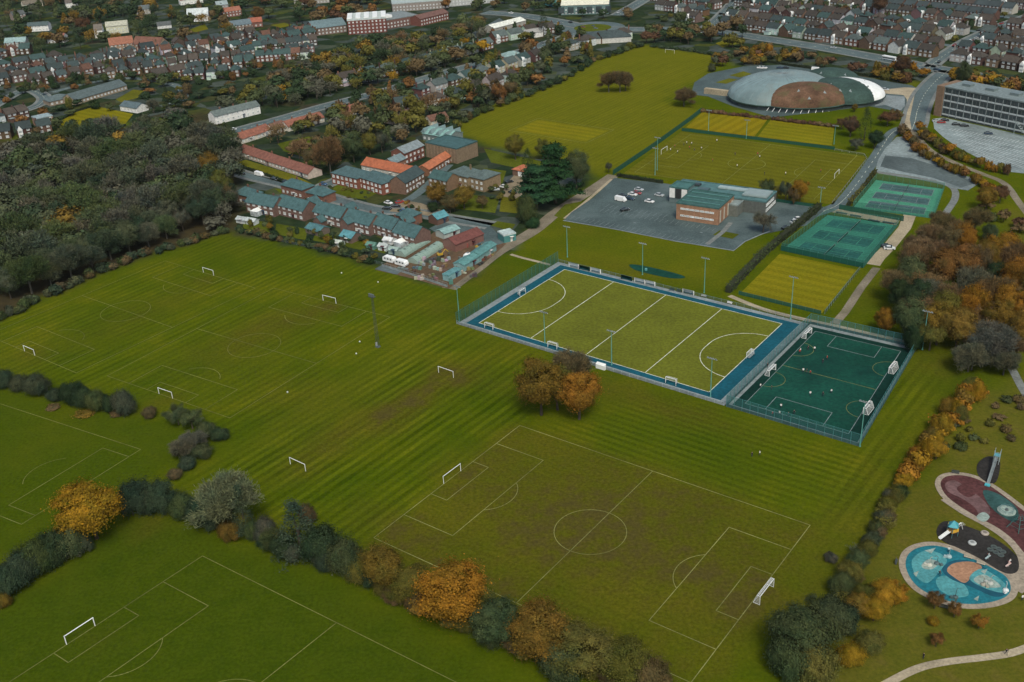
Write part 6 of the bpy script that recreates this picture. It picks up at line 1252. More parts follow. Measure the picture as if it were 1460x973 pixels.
# right wood
RW = 'autumn wood on the right'
for i, (px, py, r, h, kind, col) in enumerate(((1262, 480, 3.4, 10, 'round', 'orange'), (1256, 472, 2.6, 7, 'round', 'gold'), (1290, 490, 6, 15, 'round', 'dull green'), (1282, 450, 5, 13, 'round', 'dark green'), (1310, 470, 5.5, 14, 'sparse', 'copper'), (1335, 492, 6, 14, 'round', 'amber'), (1362, 500, 6, 14, 'round', 'amber'), (1352, 462, 6, 15, 'twig', 'copper'), (1318, 430, 6, 15, 'sparse', 'copper'), (1300, 400, 5.5, 14, 'twig', 'copper'), (1330, 385, 5.5, 14, 'sparse', 'copper'), (1365, 410, 6.5, 16, 'round', 'rust'), (1385, 440, 6.5, 16, 'twig', 'grey'), (1400, 480, 6, 14, 'sparse', 'copper'), (1432, 470, 5.5, 15, 'round', 'orange'), (1458, 480, 5.5, 15, 'round', 'orange'), (1445, 430, 6, 16, 'round', 'orange'), (1420, 420, 5, 12, 'round', 'dark green'), (1400, 395, 5.5, 14, 'round', 'amber'), (1372, 375, 6, 15, 'round', 'orange'), (1440, 395, 6, 14, 'twig', 'copper'), (1470, 440, 6, 15, 'round', 'amber'), (1408, 520, 6.5, 12, 'twig', 'grey'), (1380, 530, 5, 10, 'twig', 'grey'), (1440, 515, 4.5, 9, 'twig', 'brown'), (1345, 345, 5, 12, 'twig', 'brown'), (1322, 355, 4.5, 11, 'twig', 'copper'), (1388, 335, 5, 12, 'twig', 'brown'), (1405, 300, 4.5, 10, 'round', 'amber'), (1425, 290, 4, 9, 'sparse', 'red brown'), (1345, 440, 4, 10, 'round', 'olive'), (1325, 500, 5, 11, 'sparse', 'olive'), (1300, 500, 4, 9, 'bush', 'dark green'), (1395, 452, 4, 9, 'round', 'gold'), (1410, 345, 3.4, 7, 'bush', 'dull green'), (1275, 432, 5.5, 13, 'twig', 'brown'), (1298, 425, 6, 15, 'round', 'dull green'), (1325, 455, 6, 15, 'twig', 'grey'), (1348, 418, 6.5, 16, 'round', 'rust'), (1340, 475, 5.5, 14, 'round', 'olive'), (1378, 470, 6, 15, 'round', 'orange'), (1415, 455, 6.5, 16, 'twig', 'copper'), (1312, 385, 5.5, 13, 'twig', 'copper'), (1352, 372, 6, 14, 'round', 'brown'), (1420, 490, 6, 14, 'round', 'amber'), (1450, 500, 5.5, 14, 'round', 'amber'), (1385, 405, 6, 15, 'twig', 'brown'), (1425, 385, 6, 14, 'round', 'orange'), (1465, 400, 6, 14, 'round', 'rust'), (1338, 330, 4, 9, 'twig', 'brown'), (1300, 372, 4.5, 11, 'twig', 'brown'), (1365, 355, 5, 12, 'twig', 'copper'), (1302, 462, 6, 15, 'round', 'dark green'), (1395, 505, 5.5, 11, 'twig', 'brown'), (1430, 535, 4.5, 8, 'twig', 'grey'))):
    tree(at(px, py), r * 1.1, h * 1.15, kind, col, '%s tree of the right wood, %s counting back from the pitch' % (col, ordinal(i + 1)), RW, True)
along([(1284, 190), (1296, 204), (1316, 222), (1345, 240), (1385, 258), (1425, 280)], 26, ['bush', 'bush', 'round'], ['amber', 'orange', 'gold', 'brown', 'rust'], (2.2, 3.6), (3.2, 6), 'in the hedge left of the footpath', 'orange hedge left of the footpath', 6, 1.2)
along([(1312, 188), (1325, 202), (1345, 218), (1375, 232), (1400, 242), (1440, 250)], 24, ['bush', 'bush', 'round'], ['amber', 'orange', 'gold', 'brown', 'red brown', 'olive'], (2.2, 3.6), (3.2, 6.5), 'in the hedge below the office car park', 'orange hedge below the office car park', 8, 1.6)
# sports centre, dome and lane trees
for px, py, r, h, kind, col, lb in ((1092, 283, 3.6, 12, 'sparse', 'dull green', 'slim grey green tree behind the sports centre'), (1120, 288, 3.8, 12.5, 'sparse', 'grey green', 'dark slim tree beside the orange one'), (1140, 290, 4.4, 12, 'round', 'orange', 'orange tree on the edge of the olive field'), (1108, 286, 3, 9, 'sparse', 'olive', 'thin olive tree between the slim trees'), (1131, 292, 3.2, 11, 'sparse', 'brown', 'brown tree left of the orange one'), (1088, 332, 5.2, 10.5, 'bare', 'grey', 'leafless tree in the car park corner'),
    (1212, 196, 5, 12, 'round', 'red brown', 'dark red tree at the right end of the yellow green'), (1232, 200, 4.2, 17, 'cypress', 'dark green', 'black cypress beside the service road'), (1246, 212, 4.8, 10, 'round', 'dark green', 'round dark evergreen beside the service road'), (1220, 215, 4, 8, 'sparse', 'grey', 'grey tree below the cypress'), (1265, 180, 6, 10, 'sparse', 'red brown', 'spreading red brown tree beside the plaza'), (1276, 172, 4.5, 8, 'sparse', 'brown', 'brown tree at the plaza edge'), (1200, 185, 3.5, 8, 'sparse', 'red brown', 'thin red brown tree before the dome'), (1218, 160, 2.2, 5, 'round', 'amber', 'small amber tree against the green shell'),
    (868, 132, 6, 15.5, 'twig', 'brown', 'left leafless tree on the big far field'), (884, 132, 6, 16.5, 'twig', 'brown', 'middle leafless tree on the big far field'), (892, 130, 5, 14, 'twig', 'brown', 'right leafless tree on the big far field'), (975, 152, 7, 12.5, 'twig', 'brown', 'broad brown tree at the corner by the dome'), (868, 247, 1.8, 7, 'sparse', 'grey', 'lone slim tree at the end of the screen fence'),
    (792, 290, 10.5, 28, 'cedar', 'deep green', 'tall dark cedar beside the lane'), (765, 298, 10, 20, 'cedar', 'deep green', 'broad lower cedar left of the tall one'), (822, 270, 7.5, 20, 'round', 'dull green', 'dull green tree right of the cedar'), (735, 228, 5.5, 14, 'round', 'olive', 'brown olive tree behind the garage'), (776, 228, 5.5, 13, 'sparse', 'olive', 'pale thin tree at the edge of the far field'), (753, 245, 3.6, 12, 'cypress', 'dark green', 'black cypress beside the red garage'), (752, 318, 5.6, 13, 'bush', 'dull green', 'dark bush below the cedars beside the lane'), (760, 325, 3.8, 5, 'bush', 'deep green', 'low bush at the foot of the cedars'),
    (625, 296, 5.8, 13, 'round', 'amber', 'left amber tree before the old stone house'), (662, 298, 6.2, 12, 'round', 'amber', 'right amber tree before the old stone house'), (642, 304, 5, 9, 'round', 'brown', 'brown tree between the amber ones'), (648, 302, 3.2, 8, 'round', 'gold', 'small gold tree before the old stone house'), (688, 298, 3.5, 8, 'sparse', 'brown', 'thin brown tree beside the drive'), (618, 302, 3, 5, 'bush', 'dark green', 'dark shrub beside the gravel court'), (599, 315, 1.8, 7, 'conifer', 'olive', 'small pointed conifer behind the end house'),
    (472, 250, 8.5, 24, 'twig', 'copper', 'tall copper brown tree above the villas'), (448, 240, 6, 14, 'sparse', 'brown', 'brown tree left of the copper tree'), (505, 232, 6, 17, 'round', 'dull green', 'dull green tree behind the orange roofed block'), (528, 222, 5, 14, 'round', 'olive', 'olive tree behind the orange roofed block'), (545, 218, 4.5, 15, 'sparse', 'grey', 'thin grey tree behind the orange roofed block'), (318, 290, 6, 18, 'round', 'olive', 'tall olive tree at the corner of the wood'), (302, 262, 6, 17, 'round', 'amber', 'tall amber tree at the corner of the wood'), (328, 300, 4, 15, 'bare', 'brown', 'leafless tree at the estate end of the wood'), (682, 152, 4.0, 20, 'cypress', 'dark green', 'tall black cypress at the edge of the big far field'), (712, 148, 5, 17, 'sparse', 'rust', 'rust coloured tree at the edge of the big far field'), (728, 140, 5, 14, 'sparse', 'copper', 'copper tree right of the rust coloured one'), (775, 52, 4.5, 19, 'cypress', 'dark green', 'tall black cypress near the roundabout'), (242, 160, 3.6, 16, 'cypress', 'dark green', 'black cypress right of the bowling green'), (263, 155, 3.2, 11, 'cypress', 'dark green', 'shorter black cypress right of the bowling green'), (220, 162, 4.5, 12, 'bare', 'grey', 'leafless tree right of the bowling green'),
    (122, 50, 8.5, 17, 'round', 'red brown', 'big copper beech at the top left'), (370, 32, 7, 15, 'round', 'rust', 'round red tree at the top left'), (1285, 108, 6, 14, 'round', 'red brown', 'dark red tree beside the curving road'), (1372, 128, 5.5, 18, 'round', 'dull green', 'tall grey green tree behind the office block'), (1252, 22, 8, 18, 'round', 'red brown', 'large dark red tree among the far terraces'), (1205, 26, 6, 10, 'round', 'rust', 'brown tree among the far terraces')):
    tree(at(px, py), r, h, kind, col, lb, None, True)
# --- town and roadside belts
MIX = ['dull green', 'olive', 'brown', 'grey green', 'grey', 'dark green']
scatter([(300, 172), (330, 152), (470, 120), (560, 98), (640, 74), (700, 58), (712, 68), (640, 96), (560, 118), (470, 138), (345, 170)], 75, ['round', 'sparse', 'twig', 'twig'], MIX + MIX + ['amber', 'gold', 'olive'], (4.5, 7.5), (9, 15), 'in the belt above the main road', 'tree belt above the main road', 1)
scatter([(360, 138), (440, 104), (520, 74), (640, 52), (700, 34), (720, 44), (640, 68), (560, 90), (470, 112), (380, 140)], 70, ['round', 'sparse', 'twig', 'twig'], MIX + MIX + ['amber', 'copper'], (5, 8), (10, 16), 'in the railway belt', 'railway tree belt', 2)
scatter([(0, 80), (0, 0), (360, 0), (360, 48), (240, 64), (110, 80)], 125, ['round', 'round', 'twig', 'twig', 'conifer'], ['dull green', 'dark green', 'dark green', 'brown', 'dull green', 'grey green', 'blue green', 'dull green', 'amber'], (4.5, 8), (9, 15), 'in the top left gardens', 'garden trees at the top left', 3, 6)
scatter([(370, 45), (370, 0), (560, 0), (640, 0), (560, 30), (480, 40)], 34, ['round', 'sparse'], ['red brown', 'brown', 'dark green', 'dull green', 'rust'], (5, 8), (10, 15), 'round the far factories', 'trees round the factories', 4, 7)
scatter([(0, 175), (60, 170), (110, 140), (200, 110), (360, 95), (380, 125), (290, 155), (200, 160), (100, 198), (0, 200)], 55, ['round', 'bush', 'sparse', 'round'], ['dull green', 'dark green', 'olive', 'brown', 'dull green', 'blue green', 'dark green', 'rust'], (2.8, 5), (4, 9), 'round the bowling green suburb', 'garden trees round the bowling green', 5, 5)
scatter([(0, 125), (120, 98), (240, 78), (360, 58), (450, 50), (450, 90), (330, 118), (150, 120), (0, 150)], 130, ['round', 'bush', 'twig', 'conifer'], ['dull green', 'dark green', 'dull green', 'blue green', 'dark green', 'rust', 'brown'], (2.4, 4), (4, 8), 'between the left suburb rows', 'garden trees between the left rows', 6, 4)
scatter([(480, 150), (560, 128), (640, 106), (780, 66), (830, 70), (850, 84), (790, 118), (700, 150), (640, 186), (560, 178)], 85, ['round', 'bush', 'sparse', 'round', 'conifer'], ['dull green', 'dark green', 'olive', 'brown', 'dull green', 'dark green', 'grey green', 'rust'], (3.2, 6.2), (6, 13), 'in the gardens by the big field', 'garden trees by the big field', 7, 5)
scatter([(345, 228), (390, 200), (470, 172), (560, 150), (620, 160), (640, 182), (600, 200), (555, 220), (500, 226), (450, 250)], 46, ['round', 'twig', 'sparse'], ['olive', 'brown', 'olive', 'copper', 'dull green', 'grey'], (4, 7), (8, 16), 'round the red roofed bungalows', 'trees round the bungalows', 8, 5)
scatter([(700, 40), (790, 40), (860, 62), (820, 72), (760, 66), (700, 60)], 22, ['round', 'bush', 'conifer'], ['dull green', 'dark green', 'amber', 'olive', 'rust'], (3, 5), (5, 9), 'below the roundabout', 'trees below the roundabout', 9)
scatter([(880, 62), (920, 44), (1000, 30), (1060, 34), (1060, 70), (990, 66)], 30, ['round', 'sparse', 'round'], ['dull green', 'dark green', 'brown', 'red brown', 'olive'], (4, 6.5), (8, 13), 'at the top of the big field', 'trees at the top of the big field', 10)
scatter([(1000, 108), (1020, 84), (1090, 72), (1340, 112), (1330, 126), (1290, 122), (1130, 90), (1050, 95)], 50, ['round', 'sparse', 'bush'], ['olive', 'amber', 'brown', 'grey green', 'orange', 'dull green', 'red brown'], (2.8, 5), (5, 10), 'on the bank behind the dome', 'trees on the bank behind the dome', 11, 4)
scatter([(1335, 112), (1400, 114), (1480, 130), (1480, 150), (1400, 128), (1345, 122)], 22, ['round', 'sparse'], ['amber', 'gold', 'rust', 'dull green', 'olive'], (3.4, 5.5), (7, 12), 'behind the office block', 'trees behind the office block', 12, 4)
scatter([(930, 30), (1060, 45), (1330, 84), (1490, 105), (1490, -10), (1000, -14)], 150, ['round', 'sparse', 'bush', 'round'], ['dull green', 'dark green', 'dark green', 'blue green', 'brown', 'dull green', 'olive'], (2.2, 4.2), (4, 8), 'among the far right terraces', 'garden trees among the far terraces', 13, 7)
scatter([(560, 12), (700, 0), (880, -5), (900, 30), (760, 20)], 26, ['round', 'sparse'], ['dull green', 'brown', 'dark green', 'rust', 'amber'], (4, 6), (7, 11), 'along the top edge behind the roundabout', 'trees along the top edge', 14, 7)
along([(640, 188), (690, 160), (740, 142), (790, 122), (850, 88), (915, 66)], 44, ['bush', 'bush', 'round'], ['dark green', 'dull green', 'blue green', 'brown', 'olive'], (2.4, 3.8), (3, 6), 'in the hedge left of the big field', 'hedge left of the big field', 15, 1.5)
along([(1000, 160), (1090, 170), (1190, 182)], 30, ['bush'], ['red brown', 'brown', 'red brown'], (1.6, 2.4), (1.6, 2.6), 'in the russet hedge before the dome', 'russet hedge before the dome', 16, .5)
along([(925, 67), (980, 73), (1032, 82)], 18, ['bush'], ['dark green', 'blue green'], (1.8, 2.6), (2.0, 3.0), 'in the dark hedge across the big field top', 'dark hedge at the top of the big field', 17, .5)
along([(335, 330), (380, 340), (430, 350), (480, 362), (535, 378)], 34, ['bush', 'bush', 'round'], ['dark green', 'dull green', 'blue green', 'olive', 'brown'], (1.5, 2.6), (2, 4), 'along the garden ends', 'shrubs along the garden ends', 18, 1.2)
scatter([(340, 315), (395, 318), (450, 330), (520, 345), (545, 372), (470, 356), (400, 342), (345, 330)], 26, ['bush', 'round', 'sparse'], ['dark green', 'dull green', 'amber', 'olive', 'blue green'], (1.2, 2.2), (2, 4.5), 'in the gardens of the teal roofed houses', 'garden shrubs of the estate', 19, 2)
scatter([(555, 300), (575, 288), (605, 292), (600, 304), (575, 304)], 9, ['bush'], ['dark green', 'olive', 'red brown', 'amber'], (.9, 1.6), (1.2, 2), 'in the gravel court', 'shrubs in the gravel court', 20, 2, check=False)
scatter([(470, 264), (520, 275), (545, 274), (520, 288), (468, 280)], 12, ['bush'], ['dark green', 'olive', 'dull green'], (.8, 1.5), (1, 1.8), 'in front of the hipped villas', 'shrubs before the hipped villas', 21, 2, check=False)
scatter([(690, 260), (740, 262), (748, 280), (712, 300), (690, 285)], 10, ['bush', 'round'], ['dark green', 'olive', 'dull green'], (1.2, 2.2), (1.6, 4), 'beside the garage drive', 'shrubs beside the garage drive', 22, 2)
scatter([(1380, 280), (1460, 300), (1480, 380), (1440, 390), (1410, 330)], 10, ['sparse', 'bush'], ['brown', 'red brown', 'dull green'], (2, 3.6), (3, 7), 'on the right hand slope', 'trees on the right slope', 23, 4)
scatter([(1330, 650), (1370, 590), (1450, 560), (1480, 640), (1400, 640)], 16, ['bush', 'sparse'], ['brown', 'grey green', 'olive', 'dull green'], (1.2, 2.4), (1.4, 3), 'on the slope above the playground', 'scrub above the playground', 24, 3)
# --- the trees that show largest stand as single things, the small distant rest is one mass of woodland
def finish_trees():
    kinds = {}
    for i, a in enumerate(AUTO):
        p, r, h, kind = a[:4]; d = math.sqrt(p.x ** 2 + p.y ** 2 + HC ** 2); py = proj(p.x, p.y, h)[1]
        kinds.setdefault('bush' if kind == 'bush' else 'tree', []).append((r * h / d ** 2 * (1 if py > -6 else .01), i))
    have = {'tree': sum(1 for o in COL.objects if o.get('category') == 'tree'), 'bush': sum(1 for o in COL.objects if o.get('category') == 'bush')}
    single = set()
    for k, l in kinds.items(): single |= {i for _, i in sorted(l, reverse=True)[:max(0, 296 - have[k])]}
    V, T = [], []; rs = np.random.RandomState(1)
    for i, a in enumerate(AUTO):
        if i in single: tree(*a); continue
        p, r, h, kind, col = a[:5]; tr, cr = proto(kind, False, rs.randint(3)); n = len(cr.vertices); co = np.empty(n * 3, np.float32); cr.vertices.foreach_get('co', co); co = co.reshape(-1, 4, 3)
        co = co[rs.permutation(len(co))[:min(700, int(len(co) * .5))]]; m = co.mean(1, keepdims=True); co = m + (co - m) * (1.7 if kind != 'twig' else np.array((1.4, 1.4, 1.4)))                        # fewer, slightly larger cards
        a_ = rs.uniform(0, 6.28); ca, sa = math.cos(a_), math.sin(a_); x, y, z = co[..., 0] * r, co[..., 1] * r, co[..., 2] * h / UNIT_H[kind]
        V.append(np.stack([x * ca - y * sa + p.x, x * sa + y * ca + p.y, z], -1)); c = np.array(TC[col]) * rs.uniform(.85, 1.2) * LEAFK.get(kind, 1.0); T.append(np.tile(np.array([*c, 1], np.float32), (len(co) * 4, 1)))
        t = np.array([(k * .5 * math.pi) for k in range(4)]); rr_ = r * .06
        for k in range(4):                                                                         # a four sided trunk
            q = [(rr_ * math.cos(t[k]), rr_ * math.sin(t[k]), 0), (rr_ * math.cos(t[(k + 1) % 4]), rr_ * math.sin(t[(k + 1) % 4]), 0), (rr_ * .5 * math.cos(t[(k + 1) % 4]), rr_ * .5 * math.sin(t[(k + 1) % 4]), h * .6), (rr_ * .5 * math.cos(t[k]), rr_ * .5 * math.sin(t[k]), h * .6)]
            V.append(np.array([[(u + p.x, v + p.y, w_) for u, v, w_ in q]], np.float32)); T.append(np.tile(np.array([.06, .05, .04, 1], np.float32), (4, 1)))
    if not V: return
    V = np.concatenate(V).astype(np.float32); n = len(V); me = bpy.data.meshes.new('woodland'); me.vertices.add(n * 4); me.vertices.foreach_set('co', V.ravel()); me.loops.add(n * 4); me.polygons.add(n)
    me.loops.foreach_set('vertex_index', np.arange(n * 4, dtype=np.int32)); me.polygons.foreach_set('loop_start', np.arange(0, n * 4, 4, dtype=np.int32)); me.update(calc_edges=True)
    at_ = me.attributes.new('tint', 'FLOAT_COLOR', 'POINT'); at_.data.foreach_set('color', np.concatenate(T).ravel())
    m, t, b = new_mat('leaf_mass', .85, .0); a = N(t, 'ShaderNodeAttribute'); a.attribute_name = 'tint'; f = noise(t, world_pos(t), .35, 4, .7); g = mix(t, a.outputs['Color'], ramp(t, f, [(.28, (.6,) * 3), (.72, (1.4,) * 3)]), 1.0, 'MULTIPLY')
    t.links.new(g, b.inputs['Base Color']); me.materials.append(m)
    o = put('distant_woodland', me); tag(o, 'distant garden, roadside and wood trees seen as one mass', 'woodland', kind='stuff'); print('MASS', n, 'SINGLE', len(single))
finish_trees()
# --- clipped hedges
def hedge(line_px, w, h, col, label, per=26, seed=1):
    pts = P(*line_px); rs = np.random.RandomState(seed); cs = []
    for a, c in zip(pts, pts[1:]):
        L = (c - a).length; d = (c - a).normalized(); n_ = Vector((-d.y, d.x, 0))
        for k in range(int(L / .5)):
            for j in range(5):
                s = rs.uniform(-1, 1); z = rs.uniform(.1, 1) * h * (1 + .06 * math.sin(k * .7)); p = a + d * (k * .5 + rs.uniform(0, .5)) + n_ * (s * w / 2); cs.append((p.x, p.y, z))
    c0 = sum(pts, Vector()) / len(pts); C = leaves(rs, np.array(cs) - np.array((c0.x, c0.y, 0)), np.full((len(cs), 3), .14), 7, .2)
    root = thing('hedge', label, 'hedge', c0); put('foliage', quads_mesh('foliage', *C, 'leaf'), root, TC[col])
    b = MB()
    for a, c in zip(pts, pts[1:]):
        m = (a + c) / 2 - c0; b.box((m.x, m.y, h * .45), ((c - a).length, w * .6, h * .8), ang(a, c))
    b.build('stems', 'bark', root, (.03, .035, .02))
hedge([(1168, 298), (1130, 330), (1088, 365), (1038, 418)], 3.2, 3.0, 'dull green', 'long clipped hedge beside the tennis courts')
hedge([(1248, 248), (1230, 272), (1210, 294)], 2.0, 2.4, 'olive', 'clipped hedge beside the upper courts')
hedge([(345, 240), (400, 258), (440, 272)], 1.2, 1.6, 'dark green', 'dark clipped hedge along the estate road')
hedge([(880, 252), (945, 262)], 1.4, 1.8, 'dark green', 'clipped hedge behind the car park')
hedge([(1062, 84), (1130, 95), (1230, 108), (1300, 118)], 1.6, 1.8, 'dark green', 'dark hedge behind the dome car park')
hedge([(95, 188), (130, 190), (180, 180)], 1.2, 1.6, 'dark green', 'clipped hedge in front of the bowling green') ; hedge([(80, 176), (108, 160), (138, 151)], 1.2, 1.4, 'dark green', 'clipped hedge left of the bowling green')

# ================================================================== VEHICLES
CARM = {}
def car_meshes(kind):
    if kind in CARM: return CARM[kind]
    L, H, wd = (4.3, 1.45, 1.75) if kind == 'car' else (5.4, 2.2, 2.0)
    if kind == 'car': low = [(-2.15, .3), (2.15, .3), (2.15, .7), (1.9, .85), (.95, .93), (-1.75, .95), (-2.12, .9)]; cab = [(.95, .93), (.3, 1.42), (-1.1, 1.45), (-1.8, .95)]
    else: low = [(-2.7, .35), (2.7, .35), (2.7, .9), (2.35, 1.1), (1.7, 2.1), (-2.65, 2.2), (-2.7, 2.1)]; cab = [(2.3, 1.12), (1.72, 2.02), (1.0, 2.05), (1.0, 1.15)]
    def ext(prof, y, ins=0):
        b = MB(); n = len(prof); zt = max(z for x, z in prof); zb = min(z for x, z in prof)
        f = lambda z: y - ins * (z - zb) / (zt - zb + 1e-6)
        return b.add([(x, -f(z), z) for x, z in prof] + [(x, f(z), z) for x, z in prof], [tuple(range(n)), tuple(range(n, 2 * n))[::-1]] + [((i + 1) % n, i, n + i, n + (i + 1) % n) for i in range(n)])
    e = {'body': ext(low, wd / 2, .08).mesh('body', 'carpaint'), 'glass': ext(cab, wd / 2 - .06 if kind == 'car' else wd / 2 - .05, .2 if kind == 'car' else .05).mesh('cabin_glass', 'glass')}
    if kind == 'car': e['roof'] = MB().box((-.4, 0, 1.46), (1.45, 1.22, .06)).mesh('roof', 'carpaint')
    e['wheel'] = MB().tube((0, -.1, 0), (0, .1, 0), .32, .32, 10).mesh('wheel', 'tyre'); e['rim'] = MB().tube((0, -.11, 0), (0, .11, 0), .18, .18, 8).mesh('rim', 'kerb_grey')
    b = MB(); [b.box((L / 2 - .02, s * wd * .36, .72), (.08, .3, .16)) for s in (-1, 1)]; e['lamps'] = MB().box((0, 0, 0), (.08, .32, .16)).mesh('headlight', 'white_paint'); e['L'], e['w'] = L, wd
    CARM[kind] = e; return e
CARC = {'white': (.72, .73, .72), 'silver': (.42, .45, .46), 'black': (.015, .017, .018), 'dark blue': (.02, .04, .07), 'red': (.28, .03, .025), 'grey': (.13, .15, .155), 'blue': (.04, .10, .2)}
def car(p, a, col, label, group, kind='car', z=.07, full=True):
    e = car_meshes(kind); root = thing('van' if kind == 'van' else 'car', label, kind, (p.x, p.y, z), a, group); c = CARC[col]
    put('body', e['body'], root, c); put('cabin_glass', e['glass'], root)
    if 'roof' in e: put('roof', e['roof'], root, c)
    if full:
        for sx in (-1.3, 1.3):
            for s in (-1, 1):
                w_ = put('wheel', e['wheel'], root, None, (sx * (1 if kind == 'car' else 1.25), s * (e['w'] / 2 - .1), .32)); put('rim', e['rim'], w_)
        for s in (-1, 1): put('headlight', e['lamps'], root, None, (e['L'] / 2 - .03, s * .6, .72))
G1 = 'vehicles in the sports centre car park'
for px, py, da, col, kind, lb in ((885, 287, 0, 'white', 'van', 'white van at the front of the parked group by the sports centre'), (888, 281, 0, 'black', 'car', 'black car behind the white van'), (898, 285, 0, 'dark blue', 'car', 'dark blue car right of the white van'), (902, 279, 0, 'white', 'car', 'white car in the middle of the parked group'), (908, 277, 0, 'red', 'car', 'red car in the parked group'), (911, 272, 0, 'silver', 'car', 'silver car at the back of the parked group'), (926, 289, 0, 'white', 'car', 'white car alone in the middle of the car park'), (940, 280, 0, 'silver', 'car', 'silver car beside the white panelled entrance'), (891, 301, 60, 'black', 'car', 'black car driving between the bays'), (1133, 318, 60, 'silver', 'car', 'silver car by the clipped hedge'), (1121, 327, 60, 'black', 'car', 'black car by the clipped hedge'), (1138, 314, 60, 'white', 'car', 'white car farthest along the clipped hedge')):
    car(at(px, py), UA + R(da), col, lb, G1, kind)
for px, py, da, col, lb in ((1342, 176, 20, 'red', 'dark red car at the end of the office block'), (1347, 173, 20, 'black', 'black car nearest the office end wall'), (1363, 179, 20, 'black', 'black car third from the office end wall'), (1375, 181, 20, 'black', 'black car fourth from the office end wall'), (1409, 192, 20, 'dark blue', 'dark blue car alone in the office car park'), (1335, 174, 30, 'silver', 'silver car at the office car park entrance')): car(at(px, py), UA + R(da), col, lb, 'cars at the office block')
for px, py, col, lb, kind in ((345, 249, 'black', 'black car at the wood end of the estate road', 'car'), (370, 251, 'white', 'white van on the estate road', 'van'), (391, 257, 'black', 'black car third along the estate road', 'car'), (408, 261, 'dark blue', 'dark blue car fourth along the estate road', 'car'), (336, 246, 'silver', 'silver car nearest the wood on the estate road', 'car'), (461, 264, 'blue', 'blue car at the estate corner', 'car')): car(at(px, py), UA, col, lb, 'cars on the estate road', kind)
for px, py, a_, col, lb in ((554, 291, 0, 'white', 'white car on the gravel court'), (565, 296, 30, 'black', 'black car on the gravel court'), (570, 290, 60, 'red', 'dark red car at the back of the gravel court'), (552, 299, 20, 'black', 'black car at the lane end of the gravel court'), (576, 303, 0, 'blue', 'blue car behind the teal roofs'), (706, 272, 40, 'silver', 'silver car left on the garage drive'), (719, 268, 10, 'white', 'white car on the garage drive'), (731, 276, 0, 'black', 'black car below the garage drive'), (726, 261, 70, 'black', 'black car nearest the garage'), (702, 254, 10, 'silver', 'pale car behind the old house'), (1268, 356, 25, 'white', 'white car beside the lower tennis courts'), (1264, 353, 25, 'black', 'black car behind the white one by the courts')): car(at(px, py), UA + R(a_), col, lb, 'cars parked by the houses and courts')
for i, (px, py, col, kind) in enumerate(((1042, 138, 'white', 'car'), (1049, 141, 'white', 'van'), (1056, 145, 'white', 'van'), (1073, 149, 'white', 'van'), (1075, 154, 'silver', 'car'))): car(at(px, py), UA + R(30), col, '%s white or silver vehicle at the left foot of the dome' % ordinal(i + 1), 'vehicles at the foot of the dome', kind)
for i, (px, py, col, kind) in enumerate(((1084, 98, 'white', 'car'), (1089, 98, 'white', 'car'), (1112, 98, 'dark blue', 'car'), (1120, 98, 'black', 'car'), (1163, 101, 'white', 'van'), (1178, 103, 'white', 'van'), (1218, 116, 'black', 'car'), (1232, 118, 'dark blue', 'car'), (1255, 128, 'white', 'car'), (1262, 129, 'silver', 'car'))): car(at(px, py), UA + R(10), col, '%s vehicle from the left in the car park behind the dome, %s' % (ordinal(i + 1), col), 'vehicles behind the dome', kind, full=False)
rc = random.Random(4)
def on_road(rd, n, phrase, lane=2.4, pre=3):
    L = [0]; got = []
    for a, c in zip(rd, rd[1:]): L.append(L[-1] + (c - a).length)
    for k in range(n):
        s = rc.uniform(.03, .97) * L[-1]; i = max(j for j in range(len(L) - 1) if L[j] <= s); a, c = rd[i], rd[i + 1]; p = a.lerp(c, (s - L[i]) / (L[i + 1] - L[i])); an = ang(a, c); sd = rc.choice((-1, 1)); p = p + Vector((-math.sin(an), math.cos(an), 0)) * lane * sd
        if all((p - q[0]).length > 7 for q in got): got.append((p, an + (0 if sd < 0 else math.pi)))
    got.sort(key=lambda g: proj(g[0].x, g[0].y)[0]); got = [g for g in got if 0 < proj(g[0].x, g[0].y)[0] < 1460 and proj(g[0].x, g[0].y)[1] > 0]
    for i, (p, an) in enumerate(got):
        col = rc.choice(('white', 'silver', 'black', 'dark blue', 'grey', 'red')); car(p, an, col, '%s car on %s, %s from the left' % (col, phrase, ordinal(i + 1)), 'cars on ' + phrase, 'car', .06, False)
on_road(RD_TOP, 13, 'the wide far road', 3.5); on_road(RD_N, 6, 'the road above the roundabout'); [on_road(l_, 12, 'the ' + n_, 2.4) for l_, n_ in STREETS[:4]]; on_road(RD_EAST, 12, 'the far climbing street', 2.6); on_road(RD_SIDE, 6, 'the far side street', 2.6); on_road(RD_MAIN, 5, 'the main road')
bus = thing('bus', 'white and blue bus on the wide far road', 'bus', at(1268, 87, 0), ang(at(1170, 68), at(1280, 88)))
b = MB(); b.box((0, 0, 1.7), (10.5, 2.4, 2.7)); b.build('body', 'white_paint', bus); b = MB(); b.box((0, 0, 1.95), (10.2, 2.46, .9)); b.build('window_band', 'glass', bus); b = MB(); b.box((0, 0, .75), (10.45, 2.45, .5)); b.build('skirt', 'border_blue', bus)
for sx in (-3.2, 3.2):
    for s in (-1, 1): b = MB(); b.tube((sx, s * 1.2, .48), (sx, s * .9, .48), .48, .48, 10); b.build('wheel', 'tyre', bus)

